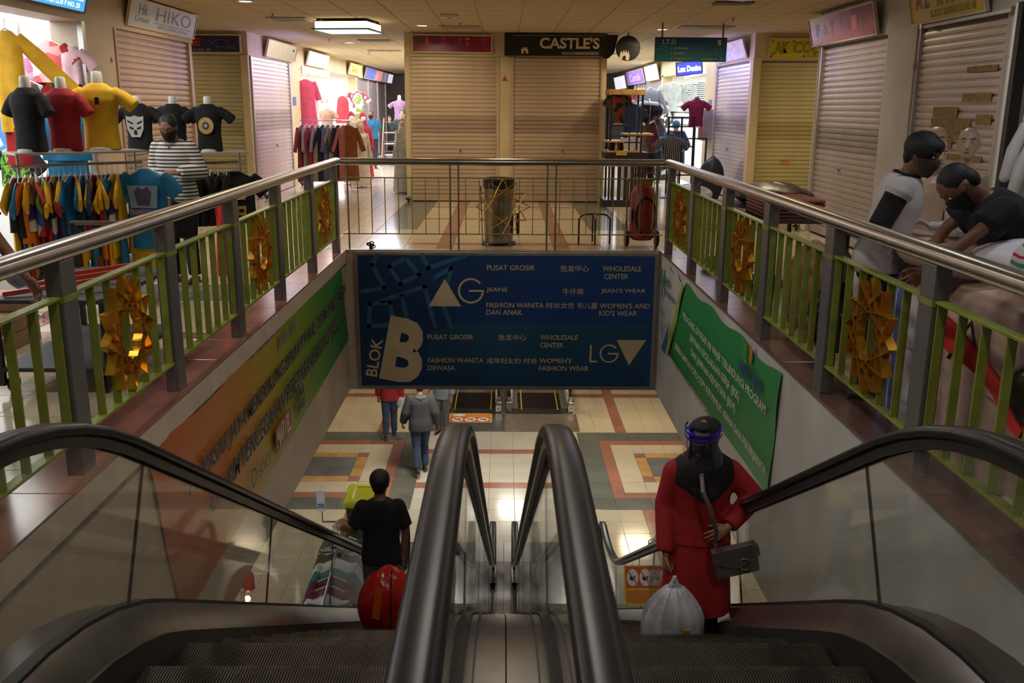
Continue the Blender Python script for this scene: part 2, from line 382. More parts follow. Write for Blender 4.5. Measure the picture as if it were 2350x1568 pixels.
def pieces(cells, name, parent, z, th, mats, limit=300, gap=0.004, keyz=0.0):
    """cells (x0, x1, y0, y1, mat key): the ones that show largest become parts, the rest one joined part"""
    sc = []
    for c in cells:
        s, vis = px_size((c[0] + c[1]) / 2, (c[2] + c[3]) / 2, z, c[1] - c[0], c[3] - c[2])
        sc.append((s if vis else -1, c))
    sc.sort(key=lambda t: -t[0]); cache = {}; keys = sorted(set(c[4] for c in cells)); rest = MB(); g = gap / 2
    for k, (s, c) in enumerate(sc):
        wx = round(c[1] - c[0] - gap, 3); wy = round(c[3] - c[2] - gap, 3)
        if s > 0 and k < limit:
            key = (wx, wy, c[4])
            if key not in cache:
                q = MB(); e = min(0.003, wx / 6, wy / 6); hx = wx / 2; hy = wy / 2
                A = [(-hx, -hy), (hx, -hy), (hx, hy), (-hx, hy)]; B = [(-hx + e, -hy + e), (hx - e, -hy + e), (hx - e, hy - e), (-hx + e, hy - e)]
                sg = 1 if th > 0 else -1
                q.loft([[(x, y, 0) for x, y in A], [(x, y, th - sg * e * 0.5) for x, y in A], [(x, y, th) for x, y in B]])
                cache[key] = q.mesh(name, mats[c[4]], 0)
            o = link(name, cache[key], parent, ((c[0] + c[1]) / 2, (c[2] + c[3]) / 2, z + random.uniform(-0.0006, 0.0006)))
        else:
            rest.box(c[0] + g, c[1] - g, c[2] + g, c[3] - g, min(z, z + th), max(z, z + th), keys.index(c[4]))
    if rest.v:
        o = rest.build(name, [mats[k] for k in keys], parent, smooth=0); o['kind'] = 'stuff'

cells = []
P_ = 0.65
nx0, nx1 = -16, 16
for i in range(-16, 16):
    for j in range(0, 52):
        x0 = -2.35 + i * P_; y0 = 4.0 + j * P_
        if x0 < -11 or x0 > 10: continue
        cells.append((x0, x0 + P_, y0, y0 + P_, 'k'))
pieces(cells, 'ceiling_panel', ceil, 3.166, -0.014, {'k': ceil_m}, 300, 0.016)

# upper floor tiles
def rng(a, bb, s):
    r = []; x = a
    while x < bb - 1e-6: r.append((x, min(x + s, bb))); x += s
    return r
cells = []
# far platform between the void and the middle block
colsx = [(-4.85, -4.43), (-4.43, -4.01), (-4.01, -3.59), (-3.59, -3.17), (-3.17, -2.75), (-2.75, -2.33), (-2.33, -1.90), (-1.90, -1.32), (-1.32, -0.89), (-0.89, -0.68), (-0.68, -0.235), (-0.235, 0.21), (0.21, 0.655), (0.655, 0.86), (0.86, 1.30), (1.30, 1.90), (1.90, 2.33), (2.33, 2.75), (2.75, 3.17), (3.17, 3.59), (3.59, 4.01), (4.01, 4.6)]
rows = [(11.98, 12.42), (12.42, 12.62), (12.62, 13.08), (13.08, 13.55), (13.55, 14.02), (14.02, 14.48), (14.48, 14.93), (14.93, 15.31), (15.31, 15.50), (15.50, 15.97), (15.97, 16.43), (16.43, 16.87), (16.87, 17.18), (17.18, 17.36), (17.36, 17.80), (17.80, 18.33)]
for y0, y1 in rows:
    for x0, x1 in colsx:
        k = 'c'
        if (x0, x1) in ((-0.89, -0.68), (0.655, 0.86)): k = 'b'
        elif y1 - y0 < 0.21 and abs(x0 + x1) < 2.7: k = 'b'
        elif (x0, x1) in ((1.30, 1.90), (-1.90, -1.32)) and y0 > 14: k = 'g'
        elif x0 >= 1.90 and 14.0 < y0 < 14.9: k = 'g' if y0 < 14.4 else 'b'
        elif abs(x0 + x1) > 3.7 and y0 > 16.8: k = 'w'
        cells.append((x0, x1, y0, y1, k))
for y0, y1 in rng(18.33, 36, 0.46):                                   # corridors beside the middle block
    for x0, x1 in colsx:
        if x1 <= -1.85 or x0 >= 1.85: cells.append((x0, x1, y0, y1, 'w'))
# walkways left and right of the void
for sx in (-1, 1):
    xs = [(2.40, 2.60)] + rng(2.60, 3.86, 0.42) + [(3.86, 4.10)] + rng(4.10, 4.85, 0.42)
    for y0, y1 in rng(1.9, 7.15, 0.42) + [(7.15, 7.40)] + rng(7.40, 11.98, 0.42):
        for a, c in xs:
            k = 'b' if (round(y0, 2) == 7.15 or round(a, 2) in (3.86,)) else 'c'
            if 8.6 < y0 < 9.3 and sx < 0: k = 'g'
            cells.append((a, c, y0, y1, k) if sx > 0 else (-c, -a, y0, y1, k))
for y0, y1 in rng(14.0, 18.3, 0.43):
    for x0, x1 in rng(4.6, 9.5, 0.43): cells.append((x0, x1, y0, y1, 'g' if y0 > 17.4 else 'c')); cells.append((-x1 - 0.25, -x0 - 0.25, y0, y1, 'c'))
pieces(cells, 'tile', floor, -0.012, 0.012, tm, 300)

# lower floor tiles
cells = []
xs_r = [(1.50, 1.91), (1.91, 2.12), (2.12, 2.525), (2.525, 2.73), (2.73, 3.15), (3.15, 3.57), (3.57, 3.775), (3.775, 4.19), (4.19, 4.60), (4.60, 5.02)]
ys_s = [(14.30, 14.77), (14.77, 15.01), (15.01, 15.482), (15.482, 15.741), (15.741, 16.205), (16.205, 16.673), (16.673, 16.907), (16.907, 17.365), (17.365, 17.60), (17.60, 18.087)]
for sx in (1, -1):
    for i, (x0, x1) in enumerate(xs_r):
        for j, (y0, y1) in enumerate(ys_s):
            if i == 0 or j == 0 or j == 9: k = 'g'
            elif i == 1 or j in (1, 8): k = 'b'
            elif i == 2 or j in (2, 7) or i >= 7: k = 'c'
            elif 4 <= i <= 5 and 4 <= j <= 5: k = 's'
            elif (i in (3, 6)) and (j in (3, 6)): k = 'p'
            else: k = 'o'
            if sx < 0: cells.append((-x1 - 0.06, -x0 - 0.06, y0, y1, k))
            else: cells.append((x0, x1, y0, y1, k))
    far = [(18.087, 18.574), (18.574, 19.041), (19.041, 19.519), (19.519, 19.996), (19.996, 20.468), (20.468, 20.738)] + rng(20.738, 28, 0.47)
    fx = [(1.50, 1.90), (1.90, 2.31), (2.31, 2.53), (2.53, 2.95), (2.95, 3.36), (3.36, 3.77), (3.77, 4.19), (4.19, 4.6), (4.6, 5.02)]
    for y0, y1 in far:
        for x0, x1 in fx:
            k = 'b' if (x0 == 2.31 or y0 == 20.468) else 'c'
            cells.append((x0, x1, y0, y1, k) if sx > 0 else (-x1 - 0.06, -x0 - 0.06, y0, y1, k))
    for y0, y1 in rng(6.8, 14.30, 0.4412):
        for x0, x1 in [(1.50, 1.91), (1.91, 2.32), (2.32, 2.54)] + rng(2.54, 5.4, 0.42):
            k = 'b' if (x0 == 2.32 and y0 > 11.5) or (sx < 0 and 10.7 < y0 < 11.1) else 'c'
            cells.append((x0, x1, y0, y1, k) if sx > 0 else (-x1 - 0.06, -x0 - 0.06, y0, y1, k))
for j, (y0, y1) in enumerate([(13.10, 13.36), (13.36, 13.84), (13.84, 14.30), (14.30, 14.74), (14.74, 15.20), (15.20, 15.45), (15.45, 15.92), (15.92, 16.40), (16.40, 16.87), (16.87, 17.10), (17.10, 17.57), (17.57, 18.12)]):
    k = 'b' if j in (5, 9) else 'w'
    for x0, x1 in rng(-1.56, 1.50, 0.43714 if j % 2 else 0.43714): cells.append((x0, x1, y0, y1, k))
for y0, y1 in rng(21.6, 28, 0.47):
    for x0, x1 in rng(-1.56, 1.50, 0.437): cells.append((x0, x1, y0, y1, 'w'))
pieces(cells, 'tile', lfloor, -4.712, 0.012, tm, 300)

# curbs round the void
cl = MB(); cl.box(-2.34, -2.03, 1.4, 11.98, -0.008, 0.004); cl = struct('trim_1', cl, grout)
cr = MB(); cr.box(2.01, 2.32, 1.4, 11.98, -0.008, 0.004); cr = struct('trim_2', cr, grout)
for y0, y1 in rng(1.7, 11.9, 0.60):
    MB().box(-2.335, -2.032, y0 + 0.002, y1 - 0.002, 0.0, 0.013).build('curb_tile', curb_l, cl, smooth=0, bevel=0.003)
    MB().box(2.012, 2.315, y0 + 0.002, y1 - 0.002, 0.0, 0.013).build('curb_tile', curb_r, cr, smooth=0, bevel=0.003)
c3 = MB(); c3.box(-2.03, 2.01, 11.86, 11.98, -0.03, 0.012); c3 = struct('trim_3', c3, mat('far_curb', (0.40, 0.30, 0.24), 0.35, var=0.15, vs=3), bevel=0.004)

# ================================================================ shop blocks
def block(name, boxes, m, bevel=0): 
    b = MB()
    for x in boxes: b.box(*x)
    return struct(name, b, m, bevel=bevel)
HZ0, HZ1 = 2.72, 3.152
# near left block: header, pillar, corner jamb, back
bl = block('wall_shops_left', [(-5.2, -4.82, 3.5, 15.05, HZ0, HZ1), (-5.2, -4.82, 11.2, 12.05, 0, HZ0), (-5.2, -4.84, 14.85, 15.05, 0, HZ0), (-12, -4.9, 15.0, 15.05, 0, HZ1), (-9.5, -9.4, 3.5, 15.0, 0, HZ1), (-5.2, -4.82, 3.0, 5.4, 0, HZ0)], pillar_m)
MB().box(-9.4, -5.2, 11.3, 11.4, 0, HZ1).build('partition', mat('shop_white', (0.85, 0.85, 0.84), 0.5, var=0.03), bl, smooth=0)
MB().box(-9.4, -4.9, 3.4, 3.5, 0, HZ1).build('partition', MATS['shop_white'], bl, smooth=0)
MB().box(-9.4, -5.2, 3.5, 11.3, 2.95, 3.0).build('shop_ceiling', MATS['shop_white'], bl, smooth=0)
MB().box(-5.2, -9.39, 3.5, 11.3, 0, 2.95).build('shop_back', MATS['shop_white'], bl, smooth=0) if False else None
MB().box(-9.4, -9.3, 3.5, 11.3, 0, 2.95).build('shop_back', MATS['shop_white'], bl, smooth=0)
# far left block
bl2 = block('wall_shops_far_left', [(-11, -4.85, 18.34, 18.6, HZ0, HZ1), (-5.1, -4.85, 18.6, 40, HZ0, HZ1), (-4.98, -4.85, 18.30, 18.40, 0, HZ0), (-5.1, -4.84, 21.70, 22.75, 0, HZ0), (-5.1, -4.85, 31.45, 31.7, 0, HZ0), (-11, -10.9, 18.4, 40, 0, HZ1)], header_m)
MB().box(-8.0, -5.1, 22.0, 22.1, 0, HZ1).build('partition', MATS['shop_white'], bl2, smooth=0)
MB().box(-8.0, -5.1, 31.55, 31.65, 0, HZ1).build('partition', MATS['shop_white'], bl2, smooth=0)
MB().box(-8.0, -7.9, 22.1, 31.55, 0, HZ1).build('shop_back', MATS['shop_white'], bl2, smooth=0)
# middle block
mb = block('wall_shops_middle', [(-1.90, 1.93, 18.34, 18.7, HZ0, HZ1), (-1.90, -1.82, 18.30, 18.7, 0, HZ0), (1.85, 1.93, 18.30, 18.7, 0, HZ0), (-0.13, 0.14, 18.32, 18.7, 0, HZ0), (-1.90, -1.80, 18.7, 40, 0, HZ1), (1.83, 1.93, 18.7, 40, 0, HZ1), (-1.85, 1.85, 18.9, 19.0, 0, HZ1)], header_m)
# near right block
br = block('wall_shops_right', [(4.62, 5.0, 3.5, 14.25, HZ0 - 0.04, HZ1), (4.60, 5.0, 10.85, 11.65, 0, HZ0), (4.62, 5.0, 8.62, 8.90, 0, HZ0), (4.62, 12, 14.20, 14.25, 0, HZ1), (9.9, 10, 3.5, 14.2, 0, HZ1)], grey_p)
# far right block
br2 = block('wall_shops_far_right', [(4.62, 11, 17.92, 18.3, HZ0 - 0.06, HZ1), (4.62, 5.0, 18.3, 40, HZ0 - 0.04, HZ1), (4.60, 4.74, 17.88, 18.1, 0, HZ0), (4.60, 4.9, 21.0, 22.05, 0, HZ0), (4.62, 4.9, 28.1, 28.4, 0, HZ0), (10.9, 11, 18, 40, 0, HZ1)], header_m)
MB().box(4.9, 9.0, 21.3, 21.4, 0, HZ1).build('partition', MATS['shop_white'], br2, smooth=0)
MB().box(4.9, 9.0, 28.2, 28.3, 0, HZ1).build('partition', MATS['shop_white'], br2, smooth=0)
MB().box(8.9, 9.0, 21.4, 28.2, 0, HZ1).build('shop_back', MATS['shop_white'], br2, smooth=0)
# white tiled wall of the shop at the right edge
wt = MB(); wt.box(5.02, 5.06, 4.0, 8.62, 0, HZ0); wt = struct('wall_tiled_right', wt, mat('joint_grey', (0.45, 0.45, 0.45), 0.8))
cw = mat('white_wall_tile', (0.72, 0.72, 0.72), 0.35, var=0.05, vs=3)
q = MB(); q.box(-0.012, 0, 0.004, 0.396, 0.004, 0.196); qm = q.mesh('wall_tile', cw, 0)
for r_ in range(13):
    for c_ in range(9): link('wall_tile', qm, wt, (5.02, 8.6 - 0.4 * (c_ + 1) - (0.2 if r_ % 2 else 0), 0.02 + 0.2 * r_))

# ================================================================ roller shutters
def shutter(label, axis, pos, a0, a1, z1, m, face, rail_m=None, pitch=0.078, band=None, plate=None, group=None):
    """slatted roller shutter; axis 'X' faces along y, 'Y' faces along x; face = -1/+1 outward direction"""
    wd = a1 - a0
    c = ((a0 + a1) / 2, pos, 0) if axis == 'X' else (pos, (a0 + a1) / 2, 0)
    t = thing('roller_shutter', label, 'shutter', c, 0 if axis == 'X' else (R(90)), group)
    f = (face if axis == 'X' else -face)                                    # local y direction outward
    rail_m = rail_m or m[0]
    for s in (-1, 1): MB().box(s * wd / 2 - 0.03, s * wd / 2 + 0.03, f * 0.0, f * 0.055, 0, z1).build('guide_rail', rail_m, t, smooth=0, bevel=0.004)
    n = int((z1 - 0.14) / pitch); meshes = []
    for mm in m:
        q = MB(); h = pitch; hw = wd / 2 - 0.03
        prof = [(0.012, 0.0), (0.012, 0.006), (0.026, 0.014), (0.030, h * 0.5), (0.026, h - 0.012), (0.012, h - 0.004), (0.012, h), (0.0, h), (0.0, 0.0)]
        q.loft([[(sx * hw, f * d, z) for d, z in prof] for sx in (-1, 1)])
        meshes.append(q.mesh('slat', mm, 20))
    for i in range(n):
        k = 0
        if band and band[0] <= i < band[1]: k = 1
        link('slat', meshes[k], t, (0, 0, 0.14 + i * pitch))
    MB().box(-wd / 2 + 0.03, wd / 2 - 0.03, 0, f * 0.034, 0.015, 0.135).build('bottom_bar', m[0], t, smooth=0, bevel=0.004)
    MB().box(-wd / 2 + 0.03, wd / 2 - 0.03, -f * 0.02, f * 0.012, 0.14 + n * pitch, z1).build('head_slat', mat('shutter_head', (0.12, 0.09, 0.08), 0.6), t, smooth=0)
    q = MB(); q.tube([(0.12, f * 0.02, 0.98), (0.12, f * 0.055, 0.98)], 0.022, 12); q.box(0.112, 0.128, f * 0.05, f * 0.062, 0.962, 0.998)
    q.build('lock', steel, t)
    return t
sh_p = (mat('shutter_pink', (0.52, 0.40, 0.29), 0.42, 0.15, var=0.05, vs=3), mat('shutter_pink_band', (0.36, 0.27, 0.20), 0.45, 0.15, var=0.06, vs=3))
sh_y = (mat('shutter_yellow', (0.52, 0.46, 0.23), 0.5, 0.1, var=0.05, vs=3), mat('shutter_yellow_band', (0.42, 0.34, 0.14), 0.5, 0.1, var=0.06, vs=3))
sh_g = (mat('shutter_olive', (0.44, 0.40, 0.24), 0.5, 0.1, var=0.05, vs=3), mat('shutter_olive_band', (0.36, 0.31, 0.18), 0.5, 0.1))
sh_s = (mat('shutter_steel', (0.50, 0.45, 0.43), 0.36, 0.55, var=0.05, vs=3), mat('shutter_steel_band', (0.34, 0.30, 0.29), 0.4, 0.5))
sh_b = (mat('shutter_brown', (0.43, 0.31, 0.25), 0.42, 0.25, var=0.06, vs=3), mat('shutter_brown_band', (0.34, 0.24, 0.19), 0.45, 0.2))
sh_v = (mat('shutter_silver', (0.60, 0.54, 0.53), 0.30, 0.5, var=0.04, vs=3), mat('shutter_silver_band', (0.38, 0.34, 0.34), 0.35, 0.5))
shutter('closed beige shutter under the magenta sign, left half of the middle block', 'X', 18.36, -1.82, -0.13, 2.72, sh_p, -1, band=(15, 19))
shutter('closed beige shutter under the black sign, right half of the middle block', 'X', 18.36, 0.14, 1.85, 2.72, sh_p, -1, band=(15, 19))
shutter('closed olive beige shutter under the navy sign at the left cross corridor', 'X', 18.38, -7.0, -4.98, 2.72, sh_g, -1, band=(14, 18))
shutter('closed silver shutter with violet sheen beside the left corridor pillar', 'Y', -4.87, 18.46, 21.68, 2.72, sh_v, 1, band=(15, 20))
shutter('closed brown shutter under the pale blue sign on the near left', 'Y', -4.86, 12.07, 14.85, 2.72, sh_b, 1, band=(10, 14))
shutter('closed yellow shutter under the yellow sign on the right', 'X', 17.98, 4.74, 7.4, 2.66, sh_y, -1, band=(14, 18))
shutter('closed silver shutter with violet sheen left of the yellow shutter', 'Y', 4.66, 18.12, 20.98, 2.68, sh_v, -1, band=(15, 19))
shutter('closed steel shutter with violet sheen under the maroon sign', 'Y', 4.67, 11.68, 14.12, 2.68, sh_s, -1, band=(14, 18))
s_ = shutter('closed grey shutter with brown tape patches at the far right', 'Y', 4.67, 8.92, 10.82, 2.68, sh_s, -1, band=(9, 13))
for k, (a, c) in enumerate([(31.75, 34.15), (34.25, 36.6), (36.7, 39.1)]):
    shutter(['closed pale shutter nearest behind the white shop in the left corridor', 'middle of three closed pale shutters deep in the left corridor', 'farthest closed pale shutter in the left corridor'][k], 'Y', -4.88, a, c, 2.7, sh_v, 1, group='shutters deep in the left corridor')
for k, (a, c) in enumerate([(28.5, 31.2), (31.4, 34.4)]):
    shutter(['closed pale shutter deep in the right corridor behind the grey shirt', 'farthest closed pale shutter in the right corridor'][k], 'Y', 4.68, a, c, 2.66, sh_v, -1, group='shutters deep in the right corridor')
tape = mat('brown_tape', (0.27, 0.17, 0.07), 0.15, var=0.2, vs=20)
for (y0, y1, z0, z1) in [(9.75, 10.30, 1.72, 1.83), (9.45, 10.32, 1.60, 1.71), (9.50, 10.30, 1.50, 1.59), (9.80, 10.28, 1.41, 1.49), (9.15, 10.2, 1.30, 1.36), (9.05, 9.65, 2.16, 2.22), (9.1, 9.68, 1.88, 1.96), (9.05, 9.35, 1.66, 1.76)]:
    b = MB(); b.box(4.630, 4.632, y0, y1, z0, z1); o = b.build('tape_patch', tape, s_, world=False, smooth=0)
    for q in o.data.vertices: co = q.co.copy(); q.co = V((co.y - 9.87, -(co.x - 4.67), co.z))
# ================================================================ escalators
SL = 0.589; YU = 2.65; DROP = 4.7; YL = YU + DROP / SL
def zb(y):
    """height of the step line"""
    def soft(t, d): return 0 if t < -d else (t if t > d else (t + d) ** 2 / (4 * d))
    return -SL * (soft(y - YU, 0.55) - soft(y - YL, 0.8))
def esc_path(y0, y1, dz, n=70):
    P = []
    for i in range(n + 1):
        y = y0 + (y1 - y0) * i / n; P.append((y, zb(y) + dz))
    return P
def strip(b, path, prof, m=0, caps=True):
    """sweep a profile (x, normal) along a path (y, z)"""
    rings = []
    for i, (y, z) in enumerate(path):
        a = path[max(i - 1, 0)]; c = path[min(i + 1, len(path) - 1)]
        t = V((0, c[0] - a[0], c[1] - a[1])).normalized(); n = V((0, -t.z, t.y))
        rings.append([V((px, y, z)) + n * pn for px, pn in prof])
    return b.loft(rings, caps, m)
esc_glass = glass('balustrade_glass', (0.93, 0.94, 0.92), 0.03, 1.2, 1.45, dirt=0.10)
esc_glass_i = glass('inner_balustrade_glass', (0.94, 0.96, 0.955), 0.02, 1.2, 1.45, dirt=0.02)
step_m = mat('step_metal', (0.10, 0.085, 0.07), 0.38, 0.8, var=0.2, vs=5)
skirt_m = mat('skirt_black', (0.035, 0.032, 0.03), 0.35, 0.3, var=0.2, vs=4)
deck_m = mat('deck_metal', (0.30, 0.285, 0.27), 0.30, 0.9, var=0.12, vs=5, bump=0.02)
plate_m = mat('landing_plate', (0.52, 0.52, 0.51), 0.24, 0.85, var=0.06, vs=4)
clad_m = mat('escalator_cladding', (0.33, 0.30, 0.27), 0.4, 0.6, var=0.1, vs=3)
yellow_l = mat('yellow_line', (0.62, 0.50, 0.03), 0.5)
st = MB(); n_r = 96; W_ = 0.96
prof = []
for i in range(n_r):
    x = -W_ / 2 + W_ * i / n_r; p = W_ / n_r
    prof += [(x, -0.010), (x + p * 0.45, -0.010), (x + p * 0.45, 0.0), (x + p, 0.0)]
bb = []
for yy in (0.0, 0.395):
    bb.append([(x, yy, z) for x, z in prof] + [(W_ / 2, yy, -0.03), (-W_ / 2, yy, -0.03)])
st.loft(bb)
rp = []
for i in range(n_r):                                             # cleated riser
    x = -W_ / 2 + W_ * i / n_r; p = W_ / n_r
    rp += [(x, 0.010), (x + p * 0.45, 0.010), (x + p * 0.45, 0.0), (x + p, 0.0)]
st.loft([[(x, -y, z) for x, y in rp] + [(W_ / 2, -0.03, z), (-W_ / 2, -0.03, z)] for z in (-0.21, -0.012)])
step_mesh = st.mesh('step', step_m, 0)

def escalator(label, xo, xi, sgn):
    """xo outer handrail, xi inner handrail"""
    t = thing('escalator', label, 'escalator', ((xo + xi) / 2, 0, 0)); so = -1 if xo < xi else 1
    xc = (xo + xi) / 2
    for x in (xo, xi):
        path = esc_path(-0.55, 11.75, 0.92)
        y1, z1 = path[-1]
        for k in range(1, 13): a = k * R(15); path.append((y1 + 0.33 * math.sin(a), z1 - 0.33 + 0.33 * math.cos(a)))
        path.append((y1 - 0.4, z1 - 0.66))
        b = MB(); hw = 0.044
        strip(b, path, [(x - hw, -0.004), (x - hw, 0.012), (x - hw * 0.82, 0.026), (x - hw * 0.4, 0.032), (x + hw * 0.4, 0.032), (x + hw * 0.82, 0.026), (x + hw, 0.012), (x + hw, -0.004), (x + hw * 0.6, -0.012), (x - hw * 0.6, -0.012)])
        b.build('handrail', black_r, t, world=True, smooth=50)
        b = MB(); strip(b, path[:-1], [(x - 0.026, -0.045), (x - 0.026, -0.012), (x + 0.026, -0.012), (x + 0.026, -0.045), (x + 0.012, -0.045), (x + 0.012, -0.03), (x - 0.012, -0.03), (x - 0.012, -0.045)])
        b.build('rail_guide', steel_d if x == xi else black_m, t, world=True, smooth=20)
        ys = [-0.55, 1.57] + [3.30 + 1.76 * k for k in range(5)] + [12.05]
        for k in range(len(ys) - 1):                              # glass panels cut square to the slope
            b = MB(); n = 10; rr = []
            for i in range(n + 1):
                yt = ys[k] + 0.004 + (ys[k + 1] - ys[k] - 0.008) * i / n
                s1 = (zb(yt + 0.05) - zb(yt - 0.05)) / 0.1
                if k == len(ys) - 2 and yt > 11.7: s1 = 0
                L_ = 0.63 / math.sqrt(1 + s1 * s1) if s1 else 0.63
                zt = zb(yt) + 0.885
                if yt > 11.75: zt -= 0.33 - math.sqrt(max(0, 0.33 ** 2 - (yt - 11.75) ** 2))
                yb_ = yt + L_ * s1 * 0.95; zbt = zt - L_ * 1.02
                zbt = max(zbt, zb(yb_) + 0.16)
                rr.append([(x - 0.005, yt, zt), (x + 0.005, yt, zt), (x + 0.005, yb_, zbt), (x - 0.005, yb_, zbt)])
            b.loft(rr); b.build('glass_panel', esc_glass if x == xo else esc_glass_i, t, world=True, smooth=30)
        for k in range(1, len(ys) - 1):                           # dark joints between the panes
            yt = ys[k]; s1 = (zb(yt + 0.05) - zb(yt - 0.05)) / 0.1; L_ = 0.63 / math.sqrt(1 + s1 * s1)
            MB().bar((x, yt, zb(yt) + 0.885), (x, yt + L_ * s1 * 0.95, zb(yt) + 0.885 - L_ * 1.02), 0.011, 0.009, up=(1, 0, 0)).build('pane_joint', black_m, t, world=True, smooth=0)
    # outer side: gasket, outer deck, cladding; inner deck and skirt on both sides
    P1 = esc_path(-0.55, 12.1, 0.0, 60)
    o = so
    b = MB(); strip(b, P1, [(xo + o * 0.022, 0.235), (xo + o * 0.022, 0.262), (xo - o * 0.022, 0.262), (xo - o * 0.022, 0.235)]); b.build('gasket', black_m, t, world=True, smooth=40)
    b = MB(); strip(b, P1, [(xo + o * 0.022, 0.20), (xo + o * 0.022, 0.24), (xo + o * 0.15, 0.24), (xo + o * 0.15, 0.20)]); b.build('outer_deck', deck_m, t, world=True, smooth=40)
    b = MB(); strip(b, P1, [(xo + o * 0.13, -0.75), (xo + o * 0.13, 0.21), (xo + o * 0.145, 0.21), (xo + o * 0.145, -0.75)]); b.build('cladding', clad_m, t, world=True, smooth=40)
    b = MB(); strip(b, P1, [(xo - o * 0.016, 0.255), (xo - o * 0.10, 0.14), (xo - o * 0.10, 0.12), (xo - o * 0.016, 0.22)]); b.build('inner_deck', deck_m, t, world=True, smooth=40)
    b = MB(); strip(b, P1, [(xo - o * 0.10, 0.14), (xo - o * 0.114, 0.14), (xo - o * 0.114, -0.1), (xo - o * 0.10, -0.1)]); b.build('skirt', skirt_m, t, world=True, smooth=40)
    i = -so
    b = MB(); strip(b, P1, [(xi - i * 0.016, 0.235), (xi - i * 0.09, 0.14), (xi - i * 0.09, 0.12), (xi - i * 0.016, 0.20)]); b.build('inner_deck', deck_m, t, world=True, smooth=40)
    b = MB(); strip(b, P1, [(xi - i * 0.09, 0.14), (xi - i * 0.105, 0.14), (xi - i * 0.105, -0.1), (xi - i * 0.09, -0.1)]); b.build('skirt', skirt_m, t, world=True, smooth=40)
    b = MB(); strip(b, P1, [(xi - 0.024, 0.16), (xi - 0.024, 0.212), (xi + 0.024, 0.212), (xi + 0.024, 0.16)]); b.build('gasket', black_m, t, world=True, smooth=40)
    xm = 0.0105; a0 = xi + i * 0.024; a1 = xm - i * 0.002
    b = MB(); strip(b, P1, [(a0, 0.16), (a0, 0.200), (a1, 0.200), (a1, 0.16)]); b.build('middle_deck', deck_m, t, world=True, smooth=40)
    b = MB(); strip(b, P1, [(xi + i * 0.05, 0.2), (xi + i * 0.05, 0.208), (xi + i * 0.056, 0.208), (xi + i * 0.056, 0.2)]); b.build('deck_moulding', black_m, t, world=True, smooth=40)
    for k in range(-3, 25):                                       # steps
        y = YU - 0.2 + 0.4 * k; z = zb(y + 0.2 if k > -1 else y + 0.2)
        if y > 10.9: break
        link('step', step_mesh, t, (0, y, z + 0.0))
    b = MB(); b.box(xc - 0.5, xc + 0.5, 10.8, 11.1, -4.72, -4.685); b.build('comb_plate', plate_m, t, world=True, smooth=0, bevel=0.004)
    b = MB(); b.box(min(xo, xm) - (0.15 if so < 0 else 0) + 0.002, max(xo, xm) + (0.15 if so > 0 else 0) - 0.002, 11.1, 12.3, -4.70, -4.685); b.build('landing_plate', plate_m, t, world=True, smooth=0, bevel=0.004)
    b = MB(); b.box(min(xo, xm) + 0.002, max(xo, xm) - 0.002, 12.305, 13.08, -4.70, -4.686); b.build('landing_plate', plate_m, t, world=True, smooth=0, bevel=0.004)
    b = MB(); b.box(xc - 0.5, xc + 0.5, -1.5, 1.25, -0.01, 0.004); b.build('upper_landing_plate', plate_m, t, world=True, smooth=0)
    return t
e_l = escalator('left escalator running down, carrying the boy in black', -1.36, -0.14, -1)
e_r = escalator('right escalator, carrying the woman in a red dress', 1.38, 0.161, 1)
